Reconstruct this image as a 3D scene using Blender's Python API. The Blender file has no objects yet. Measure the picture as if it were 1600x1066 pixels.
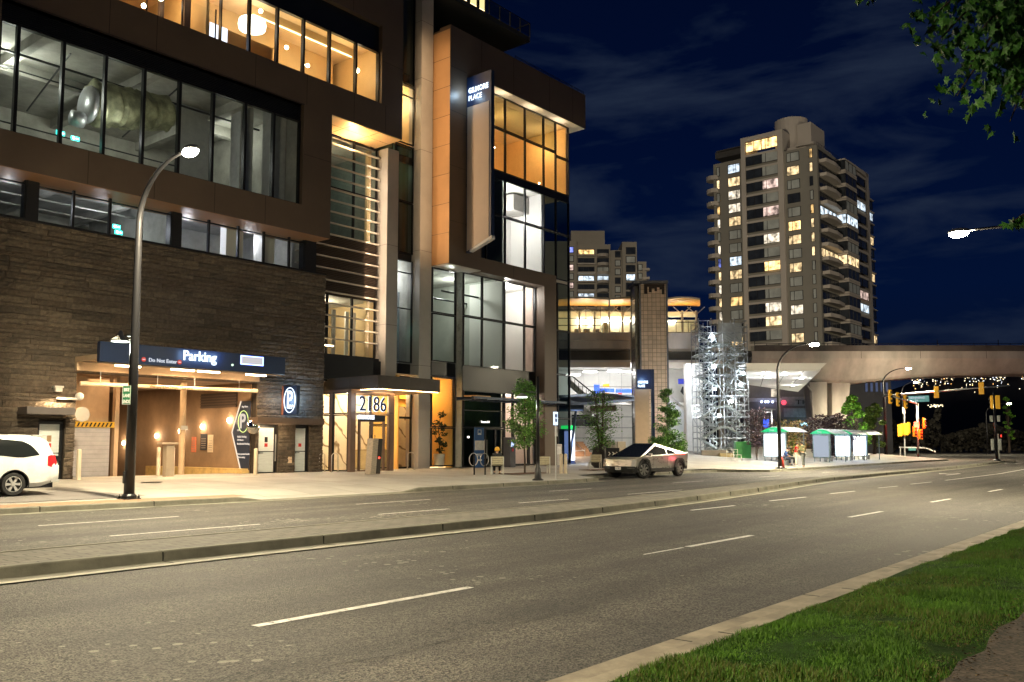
import bpy, bmesh, math, random
from mathutils import Vector, Matrix, noise
C = bpy.context.scene.collection
rnd = random.Random(11)
PI = math.pi

# ---------------------------------------------------------------- camera
PITCH = math.radians(5); FPX = 1390.0; SHY = 39.4; CAMH = 1.75
cam = bpy.data.objects.new('camera', bpy.data.cameras.new('camera'))
cam.data.sensor_width = 36; cam.data.lens = FPX / 1600 * 36
cam.data.shift_y = SHY / 1600
cam.data.clip_start = 0.05; cam.data.clip_end = 12000
cam.location = (0, 0, CAMH); cam.rotation_euler = (PI / 2 + PITCH, 0, 0)
C.objects.link(cam); bpy.context.scene.camera = cam

# ---------------------------------------------------------------- view
vs = bpy.context.scene.view_settings
vs.view_transform = 'Standard'; vs.look = 'None'; vs.gamma = 1; vs.exposure = 1.55
vs.use_curve_mapping = False
cy = bpy.context.scene.cycles
cy.max_bounces = 6; cy.transparent_max_bounces = 16; cy.sample_clamp_indirect = 4
cy.caustics_reflective = False; cy.caustics_refractive = False

# ---------------------------------------------------------------- night sky
world = bpy.data.worlds.new('World'); bpy.context.scene.world = world
world.use_nodes = True
wn = world.node_tree; wn.nodes.clear()
def wnode(t, **k):
    n = wn.nodes.new(t)
    for a, b in k.items(): setattr(n, a, b)
    return n
wo = wnode('ShaderNodeOutputWorld'); wb = wnode('ShaderNodeBackground')
tc = wnode('ShaderNodeTexCoord'); sep = wnode('ShaderNodeSeparateXYZ')
wn.links.new(tc.outputs['Generated'], sep.inputs[0])
mp = wnode('ShaderNodeMapping'); mp.inputs['Scale'].default_value = (1.2, 1.2, 5.0); mp.inputs['Rotation'].default_value = (0.25, 0.2, 0.4)
wn.links.new(tc.outputs['Generated'], mp.inputs[0])
nz = wnode('ShaderNodeTexNoise'); nz.inputs['Scale'].default_value = 3.4; nz.inputs['Detail'].default_value = 7; nz.inputs['Roughness'].default_value = .55
nz.inputs['Distortion'].default_value = .35
wn.links.new(mp.outputs[0], nz.inputs['Vector'])
cr = wnode('ShaderNodeValToRGB')
cr.color_ramp.elements[0].position = .46; cr.color_ramp.elements[0].color = (0, 0, 0, 1)
cr.color_ramp.elements[1].position = .70; cr.color_ramp.elements[1].color = (1, 1, 1, 1)
wn.links.new(nz.outputs['Fac'], cr.inputs[0])
# clear sky: deeper with height, glow near the western horizon
gr = wnode('ShaderNodeValToRGB')
e = gr.color_ramp.elements
e[0].position = 0.0; e[0].color = (.0015, .0030, .0085, 1)
e[1].position = .6; e[1].color = (.0003, .0014, .0075, 1)
m1 = e.new(.16); m1.color = (.0005, .0031, .0165, 1)
m2 = e.new(.33); m2.color = (.0003, .0021, .0130, 1)
wn.links.new(sep.outputs['Z'], gr.inputs[0])
cl = wnode('ShaderNodeMixRGB', blend_type='MIX'); cl.inputs[2].default_value = (.0088, .0140, .0275, 1)
ml = wnode('ShaderNodeMath', operation='MULTIPLY'); ml.inputs[1].default_value = 1.0
wn.links.new(cr.outputs[0], ml.inputs[0]); wn.links.new(ml.outputs[0], cl.inputs[0]); wn.links.new(gr.outputs[0], cl.inputs[1])
# faint real night-sky scatter from the sky model (sun well below the horizon line of sight)
wn.links.new(cl.outputs[0], wb.inputs[0]); wb.inputs[1].default_value = .62
wn.links.new(wb.outputs[0], wo.inputs[0])

# ---------------------------------------------------------------- geometry of the street
CP, SP = math.cos(PITCH), math.sin(PITCH)
def ray(px, py):
    y = (533 - py + SHY) / FPX
    return Vector(((px - 800) / FPX, CP - y * SP, SP + y * CP))
def GP(px, py, z=0.0):
    d = ray(px, py); k = (z - CAMH) / d.z
    return Vector((d.x * k, d.y * k, z))
def AT(px, py, Y):
    d = ray(px, py); k = Y / d.y
    return Vector((d.x * k, Y, d.z * k + CAMH))
TH = math.radians(39.5)
U = Vector((math.sin(TH), math.cos(TH), 0)); N = Vector((-math.cos(TH), math.sin(TH), 0))
P0 = Vector((-9.362, 44.101, 0)); ANG = PI / 2 - TH
def W(t, w, z=0.0): return P0 + U * t + N * w + Vector((0, 0, z))
def TW(p):
    q = p - P0; return q.dot(U), q.dot(N)
def FW(px, py, w):
    d = ray(px, py); k = (P0.dot(N) + w) / d.dot(N); p = d * k
    return (p - P0).dot(U), p.z + CAMH
def gh(t, w):
    if w <= -11: return .15
    a = .15 + .25 * min(1, (w + 11) / 7.)
    b = .15 + 1.25 * min(1, (w + 11) / 18.)
    k = min(1, max(0, (t - 20) / 12.)); k = k * k * (3 - 2 * k)
    return a * (1 - k) + b * k
def GG(px, py):
    z = .3
    for i in range(60):
        t, w = TW(GP(px, py, z)); z = .5 * z + .5 * gh(t, w)
    p = GP(px, py, z); return p
def lerp(tab, t):
    if t <= tab[0][0]: return tab[0][1]
    for (a, va), (b, vb) in zip(tab, tab[1:]):
        if t <= b:
            k = (t - a) / (b - a); k = k * k * (3 - 2 * k) if False else k
            return va + (vb - va) * k
    return tab[-1][1]

# ---------------------------------------------------------------- materials
MC = {}
def mat(name, col, rough=.6, metal=0, var=.15, scale=3.0, bump=0, bscale=40.0, emit=None, estr=0, spec=.5, coat=0, stretch=None, det=5):
    if name in MC: return MC[name]
    m = bpy.data.materials.new(name); m.use_nodes = True; nt = m.node_tree; b = nt.nodes['Principled BSDF']
    L = nt.links.new
    b.inputs['Roughness'].default_value = rough; b.inputs['Metallic'].default_value = metal
    b.inputs['Specular IOR Level'].default_value = spec; b.inputs['Coat Weight'].default_value = coat
    b.inputs['Base Color'].default_value = (*col, 1)
    if emit:
        b.inputs['Emission Color'].default_value = (*emit, 1); b.inputs['Emission Strength'].default_value = estr
    if var or bump:
        t = nt.nodes.new('ShaderNodeTexCoord'); src = t.outputs['Object']
        if stretch:
            mpn = nt.nodes.new('ShaderNodeMapping'); mpn.inputs['Scale'].default_value = stretch
            L(src, mpn.inputs[0]); src = mpn.outputs[0]
    if var:
        n = nt.nodes.new('ShaderNodeTexNoise'); n.inputs['Scale'].default_value = scale; n.inputs['Detail'].default_value = det
        n.inputs['Roughness'].default_value = .65
        L(src, n.inputs['Vector'])
        r = nt.nodes.new('ShaderNodeValToRGB')
        lo = [max(0, c * (1 - 1.6 * var)) for c in col]; hi = [min(1, c * (1 + 1.6 * var)) for c in col]
        r.color_ramp.elements[0].position = .3; r.color_ramp.elements[0].color = (*lo, 1)
        r.color_ramp.elements[1].position = .7; r.color_ramp.elements[1].color = (*hi, 1)
        L(n.outputs['Fac'], r.inputs[0]); L(r.outputs[0], b.inputs['Base Color'])
        rr = nt.nodes.new('ShaderNodeMapRange'); rr.inputs['To Min'].default_value = max(0, rough - .12); rr.inputs['To Max'].default_value = min(1, rough + .12)
        L(n.outputs['Fac'], rr.inputs['Value']); L(rr.outputs[0], b.inputs['Roughness'])
    if bump:
        n2 = nt.nodes.new('ShaderNodeTexNoise'); n2.inputs['Scale'].default_value = bscale; n2.inputs['Detail'].default_value = 4
        L(src, n2.inputs['Vector'])
        bp = nt.nodes.new('ShaderNodeBump'); bp.inputs['Strength'].default_value = bump; bp.inputs['Distance'].default_value = .02
        L(n2.outputs['Fac'], bp.inputs['Height']); L(bp.outputs[0], b.inputs['Normal'])
    MC[name] = m; return m
def emis(name, col, s):
    if name in MC: return MC[name]
    m = bpy.data.materials.new(name); m.use_nodes = True; nt = m.node_tree; nt.nodes.clear()
    o = nt.nodes.new('ShaderNodeOutputMaterial'); e = nt.nodes.new('ShaderNodeEmission')
    e.inputs[0].default_value = (*col, 1); e.inputs[1].default_value = s
    nt.links.new(e.outputs[0], o.inputs[0]); MC[name] = m; return m
def glass(name, tint=(.8, .85, .85), refl=1.0, rough=.02):
    if name in MC: return MC[name]
    m = bpy.data.materials.new(name); m.use_nodes = True; nt = m.node_tree; nt.nodes.clear(); L = nt.links.new
    o = nt.nodes.new('ShaderNodeOutputMaterial'); t = nt.nodes.new('ShaderNodeBsdfTransparent'); g = nt.nodes.new('ShaderNodeBsdfGlossy')
    t.inputs[0].default_value = (*tint, 1); g.inputs['Roughness'].default_value = rough; g.inputs['Color'].default_value = (refl, refl, refl, 1)
    f = nt.nodes.new('ShaderNodeFresnel'); gm = nt.nodes.new('ShaderNodeNewGeometry'); mr = nt.nodes.new('ShaderNodeMapRange'); mr.inputs['To Min'].default_value = 1.5; mr.inputs['To Max'].default_value = 1 / 1.5
    L(gm.outputs['Backfacing'], mr.inputs['Value']); L(mr.outputs[0], f.inputs[0])
    mx = nt.nodes.new('ShaderNodeMixShader'); L(f.outputs[0], mx.inputs[0]); L(t.outputs[0], mx.inputs[1]); L(g.outputs[0], mx.inputs[2]); L(mx.outputs[0], o.inputs[0])
    MC[name] = m; return m

asphalt = mat('asphalt', (.054, .051, .047), .75, var=.25, scale=1.1, bump=.0)
def speckle(m, scale, lo, hi, amt, bump=.4, crack=False):
    nt = m.node_tree; L = nt.links.new; b = nt.nodes['Principled BSDF']
    t = nt.nodes.new('ShaderNodeTexCoord')
    v = nt.nodes.new('ShaderNodeTexVoronoi'); v.inputs['Scale'].default_value = scale; L(t.outputs['Object'], v.inputs['Vector'])
    src = b.inputs['Base Color'].links[0].from_socket
    r = nt.nodes.new('ShaderNodeValToRGB'); r.color_ramp.elements[0].color = (*lo, 1); r.color_ramp.elements[1].color = (*hi, 1)
    r.color_ramp.elements[0].position = .15; r.color_ramp.elements[1].position = .85
    sp = nt.nodes.new('ShaderNodeSeparateColor'); L(v.outputs['Color'], sp.inputs[0]); L(sp.outputs[0], r.inputs[0])
    mx = nt.nodes.new('ShaderNodeMixRGB'); mx.blend_type = 'MULTIPLY'; mx.inputs[0].default_value = amt
    L(src, mx.inputs[1]); L(r.outputs[0], mx.inputs[2])
    last = mx.outputs[0]
    if crack:   # wheel tracks, seal patches and long stains that belong to the road itself
        mp = nt.nodes.new('ShaderNodeMapping'); mp.inputs['Scale'].default_value = (.035, .55, 1); L(t.outputs['Object'], mp.inputs[0])
        n = nt.nodes.new('ShaderNodeTexNoise'); n.inputs['Scale'].default_value = 1.6; n.inputs['Detail'].default_value = 4; L(mp.outputs[0], n.inputs['Vector'])
        r2 = nt.nodes.new('ShaderNodeValToRGB'); r2.color_ramp.elements[0].position = .35; r2.color_ramp.elements[1].position = .68
        r2.color_ramp.elements[0].color = (.6, .6, .6, 1); r2.color_ramp.elements[1].color = (1.35, 1.33, 1.3, 1)
        L(n.outputs['Fac'], r2.inputs[0])
        m2 = nt.nodes.new('ShaderNodeMixRGB'); m2.blend_type = 'MULTIPLY'; m2.inputs[0].default_value = 1; L(last, m2.inputs[1]); L(r2.outputs[0], m2.inputs[2]); last = m2.outputs[0]
        # pale flecks of old paint and gum
        v3 = nt.nodes.new('ShaderNodeTexVoronoi'); v3.inputs['Scale'].default_value = 4.2; L(t.outputs['Object'], v3.inputs['Vector'])
        n3 = nt.nodes.new('ShaderNodeTexNoise'); n3.inputs['Scale'].default_value = .35; L(t.outputs['Object'], n3.inputs['Vector'])
        lt = nt.nodes.new('ShaderNodeMath'); lt.operation = 'MULTIPLY_ADD'; lt.inputs[1].default_value = 1.2; lt.inputs[2].default_value = -.56; L(n3.outputs['Fac'], lt.inputs[0])
        cmpn = nt.nodes.new('ShaderNodeMath'); cmpn.operation = 'LESS_THAN'; L(v3.outputs['Distance'], cmpn.inputs[0]); L(lt.outputs[0], cmpn.inputs[1])
        m3 = nt.nodes.new('ShaderNodeMixRGB'); m3.inputs[2].default_value = (.2, .19, .16, 1); L(cmpn.outputs[0], m3.inputs[0]); L(last, m3.inputs[1]); last = m3.outputs[0]
    L(last, b.inputs['Base Color'])
    if bump:
        bp = nt.nodes.new('ShaderNodeBump'); bp.inputs['Strength'].default_value = bump; bp.inputs['Distance'].default_value = .01
        L(v.outputs['Distance'], bp.inputs['Height']); L(bp.outputs[0], b.inputs['Normal'])
speckle(asphalt, 62, (.12, .12, .12), (2.2, 2.15, 2.0), .95, .9, crack=True)
concrete = mat('concrete', (.34, .32, .28), .8, var=.14, scale=.9, bump=.25, bscale=25)
kerbc = mat('kerb_concrete', (.165, .160, .125), .85, var=.25, scale=1.3, bump=.4, bscale=18)
plaza = mat('plaza_concrete', (.36, .34, .30), .75, var=.12, scale=.5, bump=.15, bscale=30)
paint = mat('road_paint', (.62, .61, .57), .6, var=.22, scale=6)
def worn(m):
    nt = m.node_tree; L = nt.links.new; b = nt.nodes['Principled BSDF']; t = nt.nodes.new('ShaderNodeTexCoord'); n = nt.nodes.new('ShaderNodeTexNoise'); n.inputs['Scale'].default_value = 11; n.inputs['Detail'].default_value = 8; n.inputs['Roughness'].default_value = .75
    L(t.outputs['Object'], n.inputs['Vector']); r = nt.nodes.new('ShaderNodeValToRGB'); r.color_ramp.elements[0].position = .56; r.color_ramp.elements[1].position = .62
    L(n.outputs['Fac'], r.inputs[0]); src = b.inputs['Base Color'].links[0].from_socket; mx = nt.nodes.new('ShaderNodeMixRGB'); mx.inputs[2].default_value = (.07, .066, .058, 1); L(r.outputs[0], mx.inputs[0]); L(src, mx.inputs[1]); L(mx.outputs[0], b.inputs['Base Color'])
worn(paint)
grassbase = mat('lawn_soil', (.016, .045, .004), 1, var=.3, scale=4, bump=.8, bscale=15, spec=.05)
pathm = mat('path_asphalt', (.050, .040, .030), .95, var=.35, scale=5, bump=.9, bscale=45)
bronze = mat('bronze_panel', (.115, .080, .055), .45, .15, var=.06, scale=.7)
orangep = mat('copper_panel', (.42, .24, .11), .45, .3, var=.06, scale=.6)
darkmetal = mat('dark_frame', (.018, .018, .020), .4, .5, var=0)
blackm = mat('black_panel', (.008, .009, .011), .35, .1, var=.2, scale=1)
whitep = mat('white_panel', (.62, .58, .52), .45, 0, var=.04, scale=.7)
greyp = mat('grey_column_panel', (.40, .38, .35), .45, 0, var=.06, scale=.8)
steel = mat('brushed_steel', (.55, .54, .52), .32, .9, var=.06, scale=8)
galv = mat('galvanised_steel', (.55, .57, .58), .38, .6, var=.1, scale=5)
polem = mat('black_pole', (.02, .02, .022), .35, .4, var=0)
navy = mat('navy_sign', (.008, .02, .06), .35, 0, var=.1, scale=1)
gl = glass('window_glass', (.86, .9, .9), .9)
gld = glass('dark_glass', (.30, .36, .34), .9)
glc = glass('clear_glass', (.93, .95, .95), .7)
stone = [mat('split_stone_%s' % n, c, .92, var=.22, scale=7, bump=1.0, bscale=22) for n, c in
         (('brown', (.105, .080, .057)), ('dark', (.080, .062, .045)), ('tan', (.130, .100, .070)), ('umber', (.092, .068, .047)))]
rubber = mat('rubber', (.012, .012, .012), .8, var=.1)
leafm = [mat('leaf_%d' % i, c, .5, var=.2, scale=9, spec=.4) for i, c in enumerate([(.09, .22, .03), (.15, .33, .05), (.05, .13, .02)])]
bark = mat('bark', (.07, .05, .035), .9, var=.3, scale=9, bump=.6, bscale=30)
whitel = emis('white_light', (1, .93, .82), 14)

# ---------------------------------------------------------------- mesh builder
class MB:
    def __init__(s): s.v = []; s.f = []; s.m = []
    def add(s, vs, fs, m=0):
        o = len(s.v); s.v += [tuple(v) for v in vs]
        for f in fs: s.f.append(tuple(o + i for i in f)); s.m.append(m)
        return s
    def box(s, x0, y0, z0, x1, y1, z1, m=0):
        x0, x1 = min(x0, x1), max(x0, x1); y0, y1 = min(y0, y1), max(y0, y1); z0, z1 = min(z0, z1), max(z0, z1)
        v = [(x0, y0, z0), (x1, y0, z0), (x1, y1, z0), (x0, y1, z0), (x0, y0, z1), (x1, y0, z1), (x1, y1, z1), (x0, y1, z1)]
        return s.add(v, [(3, 2, 1, 0), (4, 5, 6, 7), (0, 1, 5, 4), (1, 2, 6, 5), (2, 3, 7, 6), (3, 0, 4, 7)], m)
    def quad(s, a, b, c, d, m=0): return s.add([a, b, c, d], [(0, 1, 2, 3)], m)
    def ext(s, pts, vec, m=0):
        n = len(pts); vec = Vector(vec); a = [Vector(p) for p in pts]; b = [p + vec for p in a]
        fs = [tuple(range(n - 1, -1, -1)), tuple(range(n, 2 * n))] + [(i, (i + 1) % n, n + (i + 1) % n, n + i) for i in range(n)]
        return s.add(a + b, fs, m)
    def tube(s, path, r, seg=8, m=0, cap=True):
        P = [Vector(p) for p in path]; n = len(P)
        R = r if isinstance(r, (list, tuple)) else [r] * n
        vs = []; up = None
        for i, p in enumerate(P):
            d = (P[min(i + 1, n - 1)] - P[max(i - 1, 0)])
            if d.length < 1e-9: d = Vector((0, 0, 1))
            d.normalize()
            if up is None:
                up = Vector((0, 0, 1)) if abs(d.z) < .9 else Vector((1, 0, 0))
            a = d.cross(up)
            if a.length < 1e-4: a = d.cross(Vector((0, 1, 0)))
            a.normalize(); b = a.cross(d).normalized(); up = b
            for k in range(seg):
                q = 2 * PI * k / seg; vs.append(p + (a * math.cos(q) + b * math.sin(q)) * R[i])
        fs = []
        for i in range(n - 1):
            for k in range(seg):
                k2 = (k + 1) % seg; fs.append((i * seg + k, i * seg + k2, (i + 1) * seg + k2, (i + 1) * seg + k))
        if cap: fs += [tuple(range(seg - 1, -1, -1)), tuple((n - 1) * seg + k for k in range(seg))]
        return s.add(vs, fs, m)
    def lathe(s, prof, c=(0, 0, 0), seg=16, m=0, axis='z', cap=True):
        vs = []
        for r, z in prof:
            for k in range(seg):
                q = 2 * PI * k / seg; x, y = r * math.cos(q), r * math.sin(q)
                if axis == 'z': p = (x, y, z)
                elif axis == 'y': p = (x, z, y)
                else: p = (z, x, y)
                vs.append((p[0] + c[0], p[1] + c[1], p[2] + c[2]))
        n = len(prof); fs = []
        for i in range(n - 1):
            for k in range(seg):
                k2 = (k + 1) % seg; fs.append((i * seg + k, i * seg + k2, (i + 1) * seg + k2, (i + 1) * seg + k))
        if cap: fs += [tuple(range(seg - 1, -1, -1)), tuple((n - 1) * seg + k for k in range(seg))]
        return s.add(vs, fs, m)
    def ball(s, c, r, seg=10, rings=6, m=0, sc=(1, 1, 1)):
        prof = [(max(1e-4, math.sin(PI * i / rings)) * r, -math.cos(PI * i / rings) * r) for i in range(rings + 1)]
        o = len(s.v); s.lathe(prof, (0, 0, 0), seg, m)
        for i in range(o, len(s.v)):
            x, y, z = s.v[i]; s.v[i] = (c[0] + x * sc[0], c[1] + y * sc[1], c[2] + z * sc[2])
        return s
    def build(s, name, mats, parent=None, smooth=False, bevel=0, loc=None, rotz=0, autos=None):
        me = bpy.data.meshes.new(name); me.from_pydata(s.v, [], s.f)
        if not isinstance(mats, (list, tuple)): mats = [mats]
        for m in mats: me.materials.append(m)
        me.polygons.foreach_set('material_index', s.m)
        if smooth: me.polygons.foreach_set('use_smooth', [True] * len(s.f))
        me.update()
        bm = bmesh.new(); bm.from_mesh(me)
        if bevel:
            es = [e for e in bm.edges if len(e.link_faces) == 2 and e.calc_face_angle(0) > .6]
            bmesh.ops.bevel(bm, geom=es, offset=bevel, segments=2, affect='EDGES', profile=.6)
        bmesh.ops.recalc_face_normals(bm, faces=bm.faces); bm.to_mesh(me); bm.free()
        if autos:
            me.polygons.foreach_set('use_smooth', [True] * len(me.polygons)); me.set_sharp_from_angle(angle=autos)
        o = bpy.data.objects.new(name, me); C.objects.link(o)
        if parent: o.parent = parent
        if loc is not None: o.location = loc
        o.rotation_euler.z = rotz
        return o
def each(g, name, mats, parent, **k):
    # one object for every separate piece collected in g
    n = len(g.v); par_ = list(range(n))
    def fd(i):
        while par_[i] != i: par_[i] = par_[par_[i]]; i = par_[i]
        return i
    for f in g.f:
        for i in f[1:]: par_[fd(i)] = fd(f[0])
    grp = {}
    for f, m in zip(g.f, g.m): grp.setdefault(fd(f[0]), []).append((f, m))
    for fs in grp.values():
        ids = sorted({i for f, _ in fs for i in f}); mp_ = {j: q for q, j in enumerate(ids)}; h = MB()
        h.v = [g.v[j] for j in ids]; h.f = [tuple(mp_[i] for i in f) for f, _ in fs]; h.m = [m for _, m in fs]; o = h.build(name, mats, parent, **k)
    return o
def tag(o, label=None, cat=None, group=None, kind=None):
    if label: o['label'] = label
    if cat: o['category'] = cat
    if group: o['group'] = group
    if kind: o['kind'] = kind
    return o
def thing(name, label, cat, loc=(0, 0, 0), rotz=0, group=None):
    o = bpy.data.objects.new(name, None); C.objects.link(o); o.location = loc; o.rotation_euler = (0, 0, rotz)
    o.empty_display_size = .2
    return tag(o, label, cat, group)
def dup(root, loc, rotz=None, label=None, sc=None):
    def cp(o, par):
        c = o.copy(); C.objects.link(c)
        if par: c.parent = par
        for ch in list(o.children): cp(ch, c)
        return c
    r = cp(root, None); r.location = loc
    if rotz is not None: r.rotation_euler.z = rotz
    if sc: r.scale = (sc, sc, sc)
    if label: r['label'] = label
    return r
def text(name, s, size, m, parent, loc, rot, ext=.01, align='LEFT', bold=0, sx=1, yalign='BOTTOM_BASELINE'):
    cu = bpy.data.curves.new(name, 'FONT'); cu.body = s; cu.size = size; cu.extrude = ext; cu.align_x = align; cu.offset = bold
    cu.resolution_u = 3; cu.materials.append(m)
    o = bpy.data.objects.new(name, cu)
    C.objects.link(o); dg = bpy.context.evaluated_depsgraph_get()
    me = bpy.data.meshes.new_from_object(o.evaluated_get(dg)); C.objects.unlink(o); bpy.data.objects.remove(o)
    me.materials.clear(); me.materials.append(m)
    o = bpy.data.objects.new(name, me); C.objects.link(o); o.parent = parent; o.location = loc; o.rotation_euler = rot; o.scale = (sx, 1, 1)
    return o
def light(kind, loc, power, col, parent=None, size=.3, rot=(0, 0, 0), cone=150, blend=.6, name='lamp_light', sy=None):
    d = bpy.data.lights.new(name, kind); d.energy = power; d.color = col
    if kind == 'AREA':
        d.size = size
        if sy: d.shape = 'RECTANGLE'; d.size_y = sy
    else: d.shadow_soft_size = size
    if kind == 'SPOT': d.spot_size = math.radians(cone); d.spot_blend = blend
    o = bpy.data.objects.new(name, d); C.objects.link(o); o.location = loc; o.rotation_euler = rot
    if parent: o.parent = parent
    return o
WARM = (1, .72, .38); SODIUM = (1, .85, .57); COOL = (.82, .9, 1); NEUT = (1, .92, .8); AMBER = (1, .55, .16)
# ================================================================ THE SETTING
SF = dict(loc=W(0, 0, 0), rotz=ANG)          # street frame: x along the road, y towards the building
def frange(a, b, s):
    n = max(1, int(round((b - a) / s))); return [a + (b - a) * i / n for i in range(n + 1)]
MG = [(-70, -23.2), (-11, -23.2), (-3.5, -22.6), (3, -21.85), (8, -21.1), (13.6, -20.4), (24, -20.05), (40, -19.6), (57, -18.6), (67, -17.6)]
MBK = [(-70, -20.5), (-10, -20.9), (-2, -20.4), (3, -19.9), (8, -19.3), (14, -18.9), (40, -18.3), (57, -17.7), (67, -17.2)]
NK = [(-70, -11.2), (-18, -11.3), (-12, -11.65), (5.5, -11.7), (7.2, -11.5), (8.6, -9.4), (21.5, -9.1), (23.2, -9.6), (25.4, -12.1), (36, -11.9), (60, -10.8), (74, -10.8)]
# ground to the horizon
g = MB(); g.box(-4000, -600, -3, 4000, 6000, -.05)
tag(g.build('ground', mat('far_ground', (.05, .05, .045), .9, var=.3, scale=.02)), kind='structure')
# the road: one sheet
g = MB(); ts = frange(-70, 200, 6)
for a, b in zip(ts, ts[1:]):
    g.quad((a, -32.2, 0), (b, -32.2, 0), (b, -8.5 if b < 76 else 60, 0), (a, -8.5 if b < 76 else 60, 0))
tag(g.build('road', asphalt, **SF), kind='structure')
# pavement (north): height field
cols = [0, .12, .5, 1.2, 2, 3, 4.5, 6, 8, 10, 12, 15, 19, 24, 30, 45, 60]
def dropz(t):      # lowered kerb of the driveway
    if -12.4 < t < -4.7:
        k = min(1, (t + 12.4) / .9, (-4.7 - t) / .9); return k
    return 0
def pavz(t, w):
    z = gh(t, w); d = dropz(t)
    if d:
        nk = lerp(NK, t); z -= d * .135 * max(0, 1 - (w - nk) / 1.6)
    return z
g = MB(); ts = sorted(set(frange(-70, 74, 1.5) + [-12.4, -11.5, -5.6, -4.7, 7.2, 8.6, 23.2, 25.4]))
grid = []
for t in ts:
    nk = lerp(NK, t); row = []
    for k, c in enumerate(cols):
        w = nk + c
        if t < 20 and w > .5: w = .5 + (w - .5) * .02
        row.append((t, w + .13, pavz(t, w)))
    grid.append(row)
n = len(cols); vs = [p for r in grid for p in r]
g.add(vs, [(i * n + j, (i + 1) * n + j, (i + 1) * n + j + 1, i * n + j + 1) for i in range(len(ts) - 1) for j in range(n - 1)])
o = g.build('pavement', plaza, **SF); tag(o, kind='structure')
# slab joints and broom pattern in the pavement material
nt = plaza.node_tree; L = nt.links.new; b = nt.nodes['Principled BSDF']
tcn = nt.nodes.new('ShaderNodeTexCoord'); bk = nt.nodes.new('ShaderNodeTexBrick'); bk.offset = 0
bk.inputs['Scale'].default_value = .55; bk.inputs['Mortar Size'].default_value = .006; bk.inputs['Brick Width'].default_value = 1; bk.inputs['Row Height'].default_value = 1
bk.inputs['Color1'].default_value = (1, 1, 1, 1); bk.inputs['Color2'].default_value = (.86, .86, .87, 1); bk.inputs['Mortar'].default_value = (.35, .34, .32, 1)
L(tcn.outputs['Object'], bk.inputs['Vector']); src = b.inputs['Base Color'].links[0].from_socket
mx = nt.nodes.new('ShaderNodeMixRGB'); mx.blend_type = 'MULTIPLY'; mx.inputs[0].default_value = 1; L(src, mx.inputs[1]); L(bk.outputs['Color'], mx.inputs[2]); L(mx.outputs[0], b.inputs['Base Color'])
# brown paver band behind the near kerb
g = MB()
for a, b2 in zip(frange(-40, -11.9, 2)[:-1], frange(-40, -11.9, 2)[1:]):
    wa, wb_ = lerp(NK, a) + .2, lerp(NK, b2) + .2
    g.quad((a, wa, gh(a, wa) + .006), (b2, wb_, gh(b2, wb_) + .006), (b2, wb_ + .85, gh(b2, wb_ + .85) + .008), (a, wa + .85, gh(a, wa + .85) + .008))
tag(g.build('paver_strip', mat('brown_pavers', (.24, .15, .09), .8, var=.2, scale=6, bump=.3, bscale=30), **SF), kind='structure')
# dark asphalt patch of the driveway where the van stands
g = MB(); pts = [(-24, -9.7), (-15.8, -9.9), (-14.2, -9.6), (-14.9, -7.5), (-16.5, -6.2), (-24, -6.0)]
g.add([(t, w, gh(t, w) + .012) for t, w in pts], [tuple(range(len(pts)))])
tag(g.build('driveway', mat('driveway_asphalt', (.16, .145, .135), .8, var=.15, scale=2, bump=.4, bscale=60), **SF), kind='structure')
def kerb(name, ts, wf, zt, side, width=.15, gutter=.42, mats=kerbc, drop=None):
    # side = -1: the face looks to -w; a face, a rounded top, and a gutter pan on the road
    g = MB(); prev = None
    for t in ts:
        w = wf(t); h = zt - (dropz(t) * .125 if drop else 0); s = side
        prof = [(w + s * gutter, .004), (w + s * gutter, .012), (w, .012), (w - s * .015, h - .02), (w - s * .035, h), (w - s * width, h + .001), (w - s * width, -.05)]
        cur = [(t, a, z) for a, z in prof]
        if prev:
            for i in range(len(prof) - 1): g.quad(prev[i], cur[i], cur[i + 1], prev[i + 1])
        prev = cur
    return tag(g.build(name, mats, **SF), kind='structure')
kt = sorted(set(frange(-70, 74, 2) + [-12.4, -11.5, -5.6, -4.7, 5.5, 6, 6.6, 7.2, 7.6, 8, 8.6, 21.5, 22.3, 23.2, 24, 24.8, 25.4]))
kerb('kerb', kt, lambda t: lerp(NK, t), .155, -1, drop=True)
mt = frange(-70, 67, 1.5)
kerb('kerb', mt, lambda t: lerp(MG, t) + .5, .16, -1, gutter=.5)
kerb('kerb', mt, lambda t: lerp(MBK, t), .16, 1, gutter=.1)
kerb('kerb', frange(-60, 120, 3), lambda t: -31.62 + max(0, t) * .008, .13, 1, width=.2, gutter=.42, mats=mat('kerb_south', (.26, .225, .17), .85, var=.3, scale=1.5, bump=.5, bscale=20))
g = MB()
for t in frange(-30, 40, 3.0): w = -31.62 + max(0, t) * .008; g.box(t - .008, w + .0, 0, t + .008, w + .42, .0155); g.box(t - .008, w - .2, .1, t + .008, w - .03, .1335)
tag(g.build('kerb_joint', mat('joint_dark', (.03, .03, .025), .9, var=0), **SF), kind='structure')
# gutter pans painted by wear: pale outer band
def band(name, ts, wf, wd, z, m):
    g = MB()
    for a, b2 in zip(ts, ts[1:]): g.quad((a, wf(a), z), (b2, wf(b2), z), (b2, wf(b2) + wd, z), (a, wf(a) + wd, z))
    return tag(g.build(name, m, **SF), kind='structure')
band('gutter', mt, lambda t: lerp(MG, t) - .02, .17, .018, mat('gutter_pale', (.36, .35, .28), .8, var=.15, scale=2))
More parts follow.
